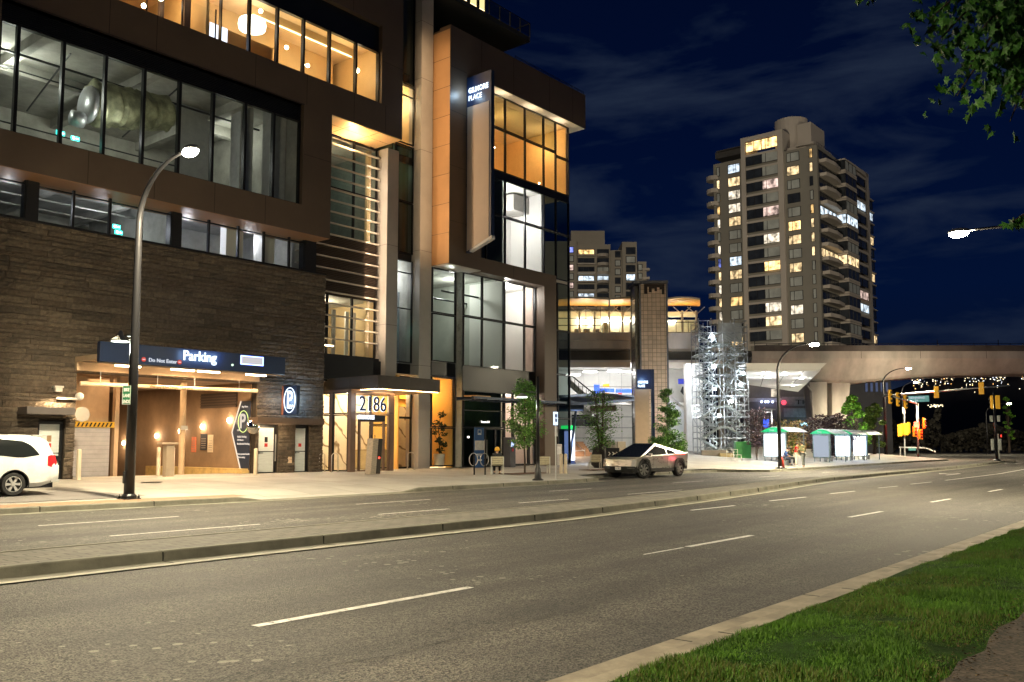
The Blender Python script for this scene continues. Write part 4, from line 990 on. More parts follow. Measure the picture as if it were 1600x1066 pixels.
# --- garage wall hexagon sign, mirror, awning
A = bt('pointed_sign', 'pointed navy payment sign on the ramp wall with pale edge', 'sign')
hexp = [(-3.94, .35, .55), (-3.94, 1.0, .55), (-3.94, 1.78, 2.3), (-3.94, 1.1, 3.75), (-3.94, .35, 3.75)]
MB().ext(hexp, (.03, 0, 0)).build('sign_board', mat('navy_face', (.02, .03, .06), .5, var=.05), A)
g = MB(); g.tube([hexp[1], hexp[2], hexp[3]], .035, 6); g.build('edge_strip', emis('edge_cream', (1, .8, .6), .4), A)
text('letter', 'P', .95, emis('soft_cream', (1, .85, .7), .28), A, (-3.97, 1.15, 2.5), RL, bold=.02)
g = MB(); g.tube([(-3.97, .85 + .4 * math.cos(2 * PI * k / 24), 2.8 + .5 * math.sin(2 * PI * k / 24)) for k in range(25)], .018, 6, cap=False); g.build('ring', emis('ring_green', (.75, .9, .3), .5), A)
for s, z in (('Pay Here', 3.45), ('EV+', 2.35), ('Public Parking', 2.05), ('24 Hours', 1.9), ('Residential Parking', 1.72), ('Rates posted inside', 1.25), ('before entry', 1.1)): text('lettering', s, .13, emis('soft_cream', (1, 1, 1), 1), A, (-3.965, 1.3 if z < 3 else 1.0, z), RL)
A = bt('convex_mirror', 'round convex traffic mirror at the garage corner', 'mirror')
MB().lathe([(.02, -.12), (.2, -.10), (.34, -.02), (.36, .02), (.3, .05)], (-4.15, -.25, 2.55), 24, axis='y').build('mirror', mat('mirror_face', (.8, .75, .68), .06, 1, var=0), A, smooth=True)
MB().tube([(-4.15, -.2, 2.55), (-3.9, -.1, 2.7), (-3.8, 0, 2.75)], .02, 6).build('bracket', darkmetal, A)
A = bt('street_awning', 'long thin dark glass and steel awning over the shop doors', 'awning')
MB().box(8.9, -2.05, 4.3, 17.7, -1.85, 4.42).box(8.9, -.75, 4.25, 17.7, -.6, 4.42).build('beam', mat('blue_steel', (.05, .07, .11), .35, .5, var=.05), A)
g = MB()
for k in range(9): x = 9.0 + k * 1.08; g.box(x, -2.0, 4.22, x + .08, -.6, 4.3)
g.build('rib', mat('blue_steel', (1, 1, 1)), A); MB().quad((8.9, -2.0, 4.31), (17.7, -2.0, 4.31), (17.7, -.6, 4.31), (8.9, -.6, 4.31)).build('glass_panel', glc, A)
MB().box(9.2, -1.9, 4.44, 10.5, -1.0, 4.5).build('lit_plate', mat('copper_panel', (1, 1, 1)), A)  # copper-coloured plate above the awning beams
# ================================================================ STREET FURNITURE
def at_g(px, py): return GG(px, py)
def onw(px, w, py=735):
    t = FW(px, py, w)[0]; return W(t, w, gh(t, w))
def bollard(p, label, h=1.15, m=None):
    o = MB().lathe([(.1, 0), (.1, .02), (.085, .03), (.085, h - .03), (.07, h), (.01, h + .01)], (0, 0, 0), 16).build('bollard', m or mat('bollard_cream', (.62, .52, .38), .5, .1, var=.05), None, loc=p, autos=.6)
    return tag(o, label, 'bollard', 'short posts on the pavement')
bollard(at_g(122, 750), 'pale bollard left of the roller door'); bollard(at_g(399, 742), 'pale bollard in front of the pale doors, below the mirror')
for px, py, l in ((247, 744, 'left bollard of the pair at the garage ticket stand'), (269, 744, 'right bollard of the pair at the garage ticket stand'), (201.5, 746, 'low bollard behind the near lamp pole')):
    p = at_g(px, py); p = W(*TW(p), .26); bollard(p, l, 1.35 if px > 210 else .35)
for px, l in ((877, 'left bollard of the pair beside the bench near the kerb'), (884, 'right bollard of the pair beside the bench near the kerb')):
    bollard(at_g(px, 740), l, 1.0)
A = thing('ticket_stand', 'small ticket machine on a low yellow island in the garage mouth', 'machine', W(*TW(at_g(258, 745)), .24), ANG)
MB().box(-.5, -.35, -.05, .7, .35, .12).build('island', mat('yellow_kerb', (1, 1, 1)), A, bevel=.02)
MB().box(-.05, -.15, .12, .3, .15, 1.45).box(-.3, -.2, 1.5, .45, .2, 1.58).build('machine', mat('machine_grey', (.35, .28, .2), .5, var=.05), A, bevel=.01)
# entrance totem
A = thing('intercom_totem', 'slanted stone intercom totem in front of the entrance doors', 'totem', at_g(582, 741), ANG)
MB().ext([(-.28, -.2, 0), (.28, -.2, 0), (.42, -.2, 1.62), (-.16, -.2, 1.62)], (0, .4, 0)).build('body', mat('totem_stone', (.3, .25, .19), .6, var=.2, scale=8, stretch=(1, 1, 6)), A, bevel=.01)
MB().ext([(.02, -.212, .02), (.27, -.212, .02), (.41, -.212, 1.6), (.16, -.212, 1.6)], (0, .01, 0)).build('glass_face', mat('totem_glass', (.05, .045, .04), .1, var=0), A)
MB().box(.15, -.225, .7, .24, -.213, .78).build('red_button', emis('red_dot', (1, .05, .03), 2), A)
def hoop(p, label, w=.55, h=.9, m=steel):
    A = thing('bicycle_rack', label, 'bicycle rack', p, ANG, 'steel bicycle hoops')
    MB().tube([(-w / 2, 0, 0), (-w / 2, 0, h - .1), (-w / 2 + .1, 0, h), (w / 2 - .1, 0, h), (w / 2, 0, h - .1), (w / 2, 0, 0)], .025, 8).build('hoop', m, A, smooth=True)
    MB().lathe([(.06, 0), (.06, .012)], (-w / 2, 0, 0), 12).lathe([(.06, 0), (.06, .012)], (w / 2, 0, 0), 12).build('base_plate', darkmetal, A)
hoop(at_g(503, 737), 'steel bicycle hoop against the stone corner', .35); hoop(at_g(523, 737.5), 'steel bicycle hoop left of the entrance doors', .4); hoop(at_g(642, 734), 'steel bicycle hoop in front of the marble lobby window', .5)
for px, l in ((741, 'left ring bicycle stand near the bench'), (758, 'right ring bicycle stand near the bench')):
    A = thing('ring_rack', l, 'bicycle rack', at_g(px, 742), ANG, 'ring bicycle stands')
    MB().tube([(0, 0, 0), (0, 0, 1.0)], .035, 10).build('post', polem, A)
    MB().tube([(.3 * math.cos(2 * PI * k / 24), .05, .72 + .3 * math.sin(2 * PI * k / 24)) for k in range(25)], .022, 8, cap=False).build('ring', steel, A, smooth=True)
def bench(p, label, rz, w=.62):
    A = thing('bench', label, 'bench', p, rz, 'small benches with pale timber slats')
    st = mat('bench_steel', (.55, .54, .48), .4, .5, var=.05); wd = mat('bench_wood', (.46, .40, .26), .6, var=.2, scale=6, stretch=(1, 6, 6))
    for s in (-1, 1): MB().box(s * w / 2 - .025, -.26, 0, s * w / 2 + .025, -.2, .86).box(s * w / 2 - .025, .2, 0, s * w / 2 + .025, .26, .46).box(s * w / 2 - .025, -.26, .40, s * w / 2 + .025, .26, .46).build('leg', st, A, bevel=.006)
    g = MB()
    for k in range(4): g.box(-w / 2 + .03, -.18 + k * .11, .44, w / 2 - .03, -.09 + k * .11, .475)
    g.build('seat', wd, A)
    g = MB()
    for k in range(4): g.box(-w / 2 + .03, -.25, .50 + k * .095, w / 2 - .03, -.22, .58 + k * .095)
    g.build('backrest', wd, A)
    return A
BEN1 = bench(at_g(777, 741.5), 'slatted bench with a person in a yellow hat sitting on it', ANG * 0 + .05, .58)
bench(at_g(848, 740.5), 'empty slatted bench behind the slim black lamp post', .25, .6)
bench(at_g(930, 734.5), 'slatted bench beside the planter tree left of the pickup', .1, .6)
# litter bins, kiosk, information pillars
A = thing('litter_bin', 'slim grey litter bin by the cream shop window', 'bin', onw(796, -1.6, 730), ANG)
MB().box(-.26, -.26, 0, .26, .26, 1.75).build('body', mat('bin_grey', (.14, .14, .16), .4, .4, var=.06), A, bevel=.02)
MB().box(-.15, -.27, 1.2, .15, -.255, 1.45).build('opening', emis('bin_screen', (.5, .6, 1), .8), A); MB().lathe([(.09, 0), (.09, .01)], (0, -.27, 1.0), 14, axis='y').build('sticker', mat('sticker_red', (.7, .05, .08)), A)
A = thing('information_banner', 'blue and white standing banner before the dark shop door', 'banner', onw(749, -1.0, 733), ANG)
MB().box(-.4, 0, 0, .4, .06, 2.3).build('board', mat('banner_blue', (.03, .10, .28), .5, var=.05), A)
MB().box(-.4, -.008, 1.0, .4, 0, 1.55).build('white_panel', mat('banner_white', (.62, .6, .6), .5), A)
g = MB(); g.box(-.15, -.012, 1.88, -.12, -.001, 2.18); g.box(.12, -.012, 1.88, .15, -.001, 2.18); g.box(-.15, -.012, 2.15, .15, -.001, 2.18); g.box(-.15, -.012, 1.88, .15, -.001, 1.93); g.box(-.1, -.012, 1.94, .1, -.001, 1.99)
g.box(-.25, -.012, .75, .25, -.001, .79); g.box(-.2, -.012, .66, .2, -.001, .69); g.box(-.15, -.012, .4, .2, -.001, .46); g.build('print', mat('print_white', (.8, .8, .8)), A)
A = thing('information_kiosk', 'glowing white and green information kiosk at the building corner', 'kiosk', onw(883, .3, 727), ANG)
MB().box(-.55, -.35, 0, .75, .35, .12).build('base', mat('kiosk_blue', (.05, .09, .25), .4), A)
MB().box(-.5, -.3, .12, .7, .3, 2.35).build('body', mat('kiosk_blue', (1, 1, 1)), A, bevel=.01)
MB().box(-.48, -.33, .3, -.0, -.3, 2.2).build('screen', emis('kiosk_blue_screen', (.35, .45, 1), .4), A)
MB().box(.05, -.33, .25, .68, -.3, 2.25).build('screen', emis('kiosk_white', (.85, .92, 1), 1.1), A)
MB().box(-.05, -.36, 2.35, .75, .3, 2.6).build('header', emis('kiosk_green', (.02, .6, .12), .9), A)
light('POINT', (.2, -.9, 1.4), 30, (.6, .72, 1), A, .3)
A = thing('ticket_cabinet', 'pale steel cabinet left of the glowing kiosk', 'cabinet', onw(866, -.9, 727), ANG)
MB().box(-.45, -.3, 0, .45, .3, 1.35).build('body', mat('cabinet_pale', (.45, .42, .42), .4, .3, var=.06), A, bevel=.02); MB().box(-.3, -.32, .7, .3, -.3, 1.2).build('panel', mat('banner_white', (1, 1, 1)), A)
# sign posts
A = thing('bus_stop_sign', 'thin pole with a glowing white bus stop plate near the kerb', 'sign', onw(868.5, -11.15, 751), ANG + .2)
MB().tube([(0, 0, 0), (0, 0, 3.0)], .03, 8).build('post', galv, A); MB().box(-.2, -.02, 2.45, .2, .02, 3.05).build('plate', emis('stop_plate', (.65, .8, 1), .6), A); MB().box(-.12, -.05, 1.95, .1, -.02, 2.4).build('timetable', mat('banner_white', (1, 1, 1)), A)
MB().box(-.1, -.03, 2.6, .1, -.022, 2.75).box(-.12, -.03, 2.8, .12, -.022, 2.95).build('bus_symbol', mat('kiosk_blue', (1, 1, 1)), A)

# ---------------------------------------------------------------- street lamps
def lamp(px_base, w0, hz, reach, label, power, lens=60, py=735, r=.135, base=None, col=SODIUM, second=None, hd=None, size=.25, side=-1, z0=None):
    if base is None: t = FW(px_base, py, w0)[0]; base = W(t, w0, gh(t, w0))
    A = thing('street_lamp', label, 'street lamp', base, ANG, 'tall curved street lamps')
    g = MB(); s = side; H_ = hz - base.z
    k0 = H_ - 1.75 if reach else H_
    path = [(0, 0, 0), (0, 0, k0 * .55), (0, 0, k0)]; rr = [r, r * .85, r * .62]
    if reach:
        n = 10
        for i in range(1, n + 1):
            q = PI / 2 * i / n; path.append((0, s * reach * .92 * (1 - math.cos(q)), k0 + 1.65 * math.sin(q))); rr.append(r * (.62 - .3 * i / n))
        path.append((0, s * reach, k0 + 1.66)); rr.append(r * .3)
    g.tube(path, rr, 12); g.build('pole', polem, A, smooth=True)
    MB().box(-.24, -.24, 0, .24, .24, .03).lathe([(r * 1.5, .03), (r * 1.45, .1), (r * 1.05, .16)], (0, 0, 0), 14).build('base_plate', polem, A)
    for dx in (-.19, .19):
        for dy in (-.19, .19): MB().lathe([(.035, .03), (.035, .09), (.012, .09), (.012, .14)], (dx, dy, 0), 6).build('anchor_bolt', darkmetal, A)
    MB().box(-r - .03, -.06, .45, -r + .02, .06, .8).build('access_cover', polem, A, bevel=.008)
    hy = s * (reach + .3); hzz = H_ - .08
    g = MB(); g.ball((0, hy, hzz), .36, 14, 8, sc=(.45, 1.0, .32)); g.build('lamp_head', mat('lamp_housing', (.3, .3, .28), .4, .4, var=0), A, smooth=True)
    MB().ball((0, hy, hzz - .075), .31, 14, 8, sc=(.55, 1.05, .46)).build('lens', emis('lens_%s' % ('c' if col != SODIUM else 's'), (1, .93, .70), lens), A, smooth=True)
    light('SPOT', (0, hy, hzz - .28), power, col, A, size, cone=168, blend=.5)
    light('POINT', (0, hy + .0, hzz - .3), power * .10, col, A, .12)
    if second:
        z2, p2, sd = second
        MB().tube([(0, 0, z2 + .1), (0, sd * .55, z2 + .12)], .03, 8).build('side_arm', polem, A)
        MB().lathe([(.30, 0), (.26, .06), (.1, .16), (.05, .3), (.01, .34)], (0, sd * .85, z2 - .02), 20).build('side_lamp', mat('lamp_housing', (1, 1, 1)), A, smooth=True)
        MB().lathe([(.25, -.03), (.27, -.005)], (0, sd * .85, z2), 20).build('side_lens', emis('side_lens', (.85, 1, .85), 3), A)
        light('POINT', (0, sd * .85, z2 - .25), p2, (.9, 1, .8), A, .15)
    return A
L1 = lamp(201, 0, 10.0, 2.4, 'near tall curved street lamp in front of the garage, with a green bike lane sign', 5200, base=W(-15.16, -10.35, .17), r=.15, second=(4.65, 60, 1))
L1.rotation_euler.z = ANG
lamp(1219, -11.6, 8.3, 2.2, 'curved street lamp beside the first bus shelter', 5200, py=735)
D_ = W(80.0, -2.6, .4)
lamp(0, 0, 10.6, 2.6, 'curved street lamp on the traffic signal pole right of the bus shelters', 6500, base=D_)
# far-side lamps (south kerb): one in view, its neighbour of the same row stands behind the photographer
lamp(0, 0, 9.12, 4.4, 'street lamp reaching in from the right edge over the road', 3900, base=W(4.9, -32.7, .15), side=1, col=SODIUM)
lamp(0, 0, 9.2, 3.6, 'street lamp of the near kerb row beside the path', 2600, base=W(-30.0, -32.9, .15), side=1)
lamp(0, 0, 9.0, 3.0, 'street lamp of the near kerb row further up the road', 5200, base=W(46, -32.6, .15), side=1)  # added outside the frame to light the road further up
p = AT(1412, 690, 150); lamp(0, 0, 12.2, 2.0, 'distant street lamp below the guideway girder', 2500, base=Vector((p.x, p.y, 0)), lens=60)
p = AT(1543, 700, 150); o = lamp(0, 0, 8.6, 3.2, 'distant curved lamp behind the right signal pole', 900, base=Vector((p.x, p.y, 0)), lens=6)
# slim pedestrian lamp post
A = thing('pedestrian_lamp', 'slim black lamp post with a small side lantern near the kerb', 'street lamp', onw(840.5, -11.0, 751), ANG)
MB().lathe([(.26, 0), (.26, .04), (.16, .1), (.13, .5), (.09, .62), (.085, .9)], (0, 0, 0), 16).build('base', polem, A, smooth=True)
MB().tube([(0, 0, .6), (0, 0, 4.6)], [.085, .06], 12).build('pole', polem, A, smooth=True)
MB().tube([(0, 0, 3.9), (0, .75, 3.95)], .025, 8).build('arm', polem, A)
MB().lathe([(.28, 0), (.22, .07), (.08, .15), (.02, .18)], (0, .9, 3.72), 20).build('lantern', mat('lamp_housing', (1, 1, 1)), A, smooth=True)
MB().lathe([(.22, -.02), (.25, 0)], (0, .9, 3.71), 20).build('lens', emis('side_lens', (1, 1, 1), 1), A)
light('POINT', (0, .9, 3.5), 45, (.9, 1, .8), A, .12)
# bike lane sign on the near pole (its own thing)
A = thing('bike_lane_sign', 'small green BIKE LANE ENDS sign fixed to the near lamp pole', 'sign', W(-15.16, -10.35, .17), ANG - .85)
MB().box(-.23, -.16, 2.72, .0, -.14, 3.26).build('plate', mat('sign_green', (.01, .16, .06), .5, var=.05), A)
MB().box(-.23, -.165, 2.72, -.222, -.16, 3.26).box(-.008, -.165, 2.72, .0, -.16, 3.26).box(-.23, -.165, 3.252, .0, -.16, 3.26).box(-.23, -.165, 2.72, .0, -.16, 2.728).build('border', mat('sign_white_p', (.7, .72, .68), .5, var=0), A)
for s, z in (('BIKE', 3.10), ('LANE', 2.93), ('ENDS', 2.76)): text('lettering', s, .13, mat('sign_white_p', (1, 1, 1)), A, (-.115, -.165, z), (PI / 2, 0, 0), ext=.002, align='CENTER', sx=.62, bold=.004)
MB().tube([(-.1, -.14, 3.15), (-.1, 0, 3.15)], .012, 6).build('bracket', galv, A)
o = MB().lathe([(.02, .0), (.36, .004), (.36, .012)], (0, 0, .0), 24).build('manhole_cover', mat('cast_iron', (.06, .055, .05), .6, .4, var=.2, scale=8), None, loc=at_g(237, 754) + Vector((0, 0, .01))); tag(o, 'round iron manhole cover in the driveway', 'manhole cover')
# stop paddle facing into the garage on the stone pier
A = bt('round_sign_back', 'pale back of an octagonal sign on the pier beside the garage', 'sign')
MB().lathe([(.3, 0), (.3, .02)], (-11.95, -.3, 2.9), 8, axis='y').build('plate', mat('sign_back', (.28, .26, .23), .5, var=.05), A); MB().tube([(-12.0, -.27, 2.9), (-12.15, 0, 2.9)], .02, 6).build('bracket', galv, A)

# ================================================================ VEHICLES
def wheel(par, x, y, z, r, wd, side, spokes=7, steer=0, rimm=None):
    A = MB().lathe([(r * .60, -wd / 2 + .03), (r * .68, -wd / 2), (r * .93, -wd / 2), (r, -wd / 2 + .05), (r, wd / 2 - .05), (r * .93, wd / 2), (r * .68, wd / 2), (r * .60, wd / 2 - .03), (r * .60, -wd / 2 + .03)], (0, 0, 0), 32, axis='y', cap=False).build('wheel', rubber, par, autos=.7, loc=(x, y, z), rotz=steer)
    g = MB(); o = side * (wd / 2 - .03)
    g.lathe([(r * .66, o - side * .04), (r * .69, o + side * .022), (r * .62, o + side * .03), (r * .60, o - side * .05)], (0, 0, 0), 32, axis='y', cap=False)
    g.lathe([(.001, o - side * .06), (r * .60, o - side * .07)], (0, 0, 0), 32, axis='y', m=1); g.lathe([(.001, o + side * .02), (r * .16, o + side * .018), (r * .17, o - side * .03)], (0, 0, 0), 16, axis='y')
    for k in range(spokes):
        q = 2 * PI * k / spokes; c, s_ = math.cos(q), math.sin(q); a = r * .1
        p1 = [(c * r * .12 - s_ * a * .7, o, s_ * r * .12 + c * a * .7), (c * r * .12 + s_ * a * .7, o, s_ * r * .12 - c * a * .7), (c * r * .63 + s_ * a * 1.3, o, s_ * r * .63 - c * a * 1.3), (c * r * .63 - s_ * a * 1.3, o, s_ * r * .63 + c * a * 1.3)]
        g.ext(p1, (0, -side * .035, 0))
    g.build('rim', [rimm or steel, blackm], A, autos=.6)
    return A
# --- angular steel pickup (an added red lamp tints its rear quarter pink)
cs = mat('stainless_skin', (.50, .49, .47), .30, .85, var=.05, scale=1.5, stretch=(1, 1, 6)); blk = mat('black_cladding', (.022, .022, .022), .65, var=.1); tg = mat('vehicle_glass', (.012, .014, .014), .06, 0, var=0, spec=.9)
pF, pR = W(11.55, -11.3, 0), W(15.2, -11.3, 0)
A = thing('pickup_truck', 'angular steel pickup truck parked at the kerb', 'pickup truck', W(15.2, -10.42, .0), ANG + PI)
# local: x forward from the rear axle, y to the left (road side is +y)
yb, yt = .985, .62
rear, nose = -.95, 4.55
Pk = 2.05; PZ = 1.79
for s in (1, -1):
    # lower side skin between belt and sill, cut round trapezoid arches
    def S(x, z, yy=None): return (x, s * (yy if yy is not None else yb - max(0, .72 - z) * .08), z)
    g = MB()
    sill = .50; belt = lambda x: 1.19 - (x - rear) * .022
    archF = [(3.02, sill), (3.20, .92), (3.45, 1.02), (3.85, 1.02), (4.12, .86), (4.28, sill)]; archR = [(-.62, sill), (-.42, .90), (-.22, 1.0), (.22, 1.0), (.42, .92), (.62, sill)]
    top = [(rear, 1.25), (-.62, belt(-.62)), (-.42, belt(-.42)), (-.22, belt(-.22)), (.22, belt(.22)), (.42, belt(.42)), (.62, belt(.62)), (3.02, belt(3.02)), (3.20, belt(3.2)), (3.45, belt(3.45)), (3.85, belt(3.85)), (4.12, 1.06), (4.28, 1.04), (nose - .12, .97)]
    bot = [(rear + .12, .62)] + archR + archF + [(nose - .05, .60)]
    for i in range(len(top) - 1):
        a, b2, c, d = bot[i], bot[i + 1], top[i + 1], top[i]
        g.ext([S(*a), S(*b2), S(*c), S(*d)], (0, -s * .03, 0), 0)
    o = g.build('side_panel', cs, A)
    # upper side: frame and glass in the sloping plane
    def U_(x, z): # plane between belt (yb) and peak (yt)
        k = (z - belt(x)) / (PZ - belt(Pk)); return (x, s * (yb - .0 - (yb - yt) * k), z)
    bl_, bf, pk = (rear + .05, 1.25), (3.95, 1.085), (Pk, PZ)
    g = MB(); g.add([(rear, s * yb, 1.25), (3.95, s * .93, 1.085), (Pk, s * yt, PZ)], [(0, 1, 2)])
    g.build('upper_side', cs, A)
    off = s * .006
    def K(x, z): v = U_(x, z); return (v[0], v[1] + off * 1.5, v[2] + .004)
    W1 = [(3.55, 1.17), (2.12, 1.66), (1.28, 1.50), (1.36, 1.21)]; W2 = [(1.24, 1.21), (1.16, 1.485), (.50, 1.35), (.30, 1.23)]
    for pts in (W1, W2): MB().add([K(*q) for q in pts], [(0, 1, 2, 3)]).build('side_window', tg, A)
    g = MB()
    for arch in (archF, archR):
        for i in range(len(arch) - 1):
            (x0, z0), (x1, z1) = arch[i], arch[i + 1]; cx = sum(a[0] for a in arch) / len(arch)
            q = lambda x, z: (x + (.13 if x < cx else -.13) * (1 if z < .99 else .5), z - (.10 if z > .6 else 0))
            (x2, z2), (x3, z3) = q(x0, z0), q(x1, z1)
            g.ext([(x0, s * yb, z0), (x1, s * yb, z1), (x3, s * yb, z3), (x2, s * yb, z2)], (0, s * .045, 0))
    g.box(.62, s * (yb - .08), .34, 3.02, s * (yb - .0), .50); g.box(rear + .1, s * (yb - .1), .42, -.5, s * (yb - .02), .64)
    g.build('cladding', blk, A)
    g = MB(); g.box(3.12, s * (yb + .0), 1.14, 3.26, s * (yb + .16), 1.28); g.build('door_mirror', cs, A, bevel=.02)
    g = MB()
    for x in (1.32, 2.75): g.box(x - .004, s * yb, .52, x + .004, s * (yb + .003), 1.14)
    g.build('door_gap', blackm, A)
    wheel(A, 0, s * .86, .44, .44, .28, s, 7); wheel(A, 3.63, s * .86, .44, .44, .28, s, 7, steer=-.38)
g = MB()
g.add([(3.95, .93, 1.085), (3.95, -.93, 1.085), (Pk, -yt, PZ), (Pk, yt, PZ)], [(0, 1, 2, 3)])
g.build('windscreen', tg, A)
g = MB(); g.add([(Pk, yt, PZ), (Pk, -yt, PZ), (rear, -yb, 1.25), (rear, yb, 1.25)], [(0, 1, 2, 3)]); g.build('roof_cover', blk, A)
g = MB(); g.add([(3.95, .93, 1.085), (nose - .12, .97, .97), (nose, .78, .96), (nose + .06, 0, .965), (nose, -.78, .96), (nose - .12, -.97, .97), (3.95, -.93, 1.085)], [(0, 1, 2, 3, 4, 5, 6)]); g.build('bonnet', mat('bonnet_steel', (.20, .19, .18), .35, .8, var=.05), A)
g = MB(); F_ = [(nose - .12, .975), (nose, .78), (nose + .06, 0), (nose, -.78), (nose - .12, -.975)]
for (x0, y0), (x1, y1) in zip(F_, F_[1:]): g.add([(x0, y0, .95), (x1, y1, .95), (x1 + .04, y1, .62), (x0 + .04, y0, .62)], [(0, 1, 2, 3)])
g.build('front_panel', cs, A)
g = MB()
for (x0, y0), (x1, y1) in zip(F_, F_[1:]): g.ext([(x0 + .05, y0, .62), (x1 + .05, y1, .62), (x1 - .1, y1, .33), (x0 - .1, y0, .33)], (-.12, 0, 0))
g.box(3.5, -.8, .3, nose - .1, .8, .6); g.box(rear + .02, -.9, .4, rear + .3, .9, .68); g.build('bumper', blk, A)
g = MB()
for (x0, y0), (x1, y1) in zip(F_, F_[1:]): g.ext([(x0 + .003, y0, .945), (x1 + .003, y1, .945), (x1 + .003, y1, .965), (x0 + .003, y0, .965)], (.012, 0, 0))
g.build('light_bar', mat('bar_glass', (.8, .78, .7), .2, 0, var=0), A)
for y in (-.72, .72): MB().box(nose - .02, y - .2, .50, nose + .06, y + .2, .56).build('headlight', mat('headlight_dark', (.12, .12, .12), .15, .2, var=0), A)
o = MB().box(nose + .07, -.17, .44, nose + .085, .17, .6).build('number_plate', mat('plate_white', (.75, .75, .72), .5, var=0), A)
text('lettering', 'PK 482', .1, mat('ink_blue', (.03, .05, .2), .6, var=0), o, (nose + .087, -.14, .48), (PI / 2, 0, PI / 2), ext=.001, sx=.8)
g = MB(); g.add([(rear, yb, 1.25), (rear, -yb, 1.25), (rear + .12, -yb, .62), (rear + .12, yb, .62)], [(0, 1, 2, 3)]); g.build('tailgate', cs, A)
MB().box(rear - .01, -.95, 1.17, rear + .02, .95, 1.2).build('tail_light', emis('tail_red', (1, .03, .02), 2), A)
g = MB(); g.add([(Pk, yt - .02, PZ - .03), (Pk, -yt + .02, PZ - .03), (rear + .1, -.9, 1.2), (3.9, -.9, 1.05), (3.9, .9, 1.05), (rear + .1, .9, 1.2)], [(0, 1, 2), (0, 3, 4), (0, 5, 2), (1, 2, 3)])
g.box(rear + .12, -.9, .45, 3.4, .9, 1.0); g.build('underbody', blackm, A)
# added red lamp imitates red light reflected in the rear quarter
light('POINT', (-.1, 1.5, .95), 1.6, (1, .1, .14), A, .1)

# --- white minivan, rear three quarters in view
A = thing('minivan', 'white minivan at the left edge, its tail beside the pale door', 'minivan', W(0, 0, 0), ANG)
wp = FW(22, 755, -8.2)[0]
van = mat('white_paint', (.60, .61, .60), .28, 0, var=.02, spec=.5, coat=.6)
# local x = towards the rear (right in the picture), y: near side is -y
def sect(x, zb, zt, hw, belt=1.02, rw=.74):
    # half section (y, z) from bottom to roof centre
    return [(x, hw * .90, zb), (x, hw * .985, zb + .12), (x, hw, .62), (x, hw * .995, .85), (x, hw * .965, belt), (x, hw * (.965 + rw) / 2 + .012, belt + (zt - belt) * .55), (x, hw * rw + .02, zt - .10), (x, hw * rw - .10, zt - .025), (x, hw * .3, zt), (x, 0, zt + .005)]
ST = [(-4.05, .38, .80, .72, .78, .9), (-3.95, .25, .92, .86, .88, .9), (-3.5, .22, 1.04, .96, .98, .86), (-2.9, .22, 1.16, 1.0, 1.02, .8), (-2.2, .22, 1.52, 1.0, 1.02, .75), (-1.6, .22, 1.70, 1.0, 1.03, .74), (-.8, .22, 1.745, 1.0, 1.04, .74), (.2, .22, 1.75, 1.0, 1.05, .74), (.75, .24, 1.735, .995, 1.06, .74), (.98, .30, 1.60, .985, 1.07, .76), (1.10, .33, 1.30, .975, 1.0, .84), (1.16, .36, 1.02, .97, .86, .92), (1.24, .36, .80, .955, .70, .95), (1.24, .38, .66, .93, .62, .95)]
g = MB(); rows = []
for x, zb, zt, hw, be, rw in ST:
    h = sect(x, zb, zt, hw, be, rw); rows.append([(a, -b2, c) for a, b2, c in h] + [(a, b2, c) for a, b2, c in reversed(h[:-1])])
n = len(rows[0])
for r_ in rows: g.v += r_
for i in range(len(rows) - 1):
    for j in range(n): g.f.append((i * n + j, (i + 1) * n + j, (i + 1) * n + (j + 1) % n, i * n + (j + 1) % n)); g.m.append(0)
g.f.append(tuple(range(n))); g.m.append(0); g.f.append(tuple((len(rows) - 1) * n + j for j in range(n))); g.m.append(0)
body = g.build('body', [van, blackm], A)
cut = MB()
for x in (0, -3.08):
    for s in (-1, 1): cut.lathe([(.40, -.22), (.40, .22)], (x, s * .92, .33), 32, axis='y', m=0)
co = cut.build('cut', blackm, A)
md = body.modifiers.new('b', 'BOOLEAN'); md.operation = 'DIFFERENCE'; md.solver = 'EXACT'; md.object = co
dg = bpy.context.evaluated_depsgraph_get(); me = bpy.data.meshes.new_from_object(body.evaluated_get(dg)); body.modifiers.clear(); body.data = me; bpy.data.objects.remove(co)
me.polygons.foreach_set('use_smooth', [True] * len(me.polygons)); me.set_sharp_from_angle(angle=.55)
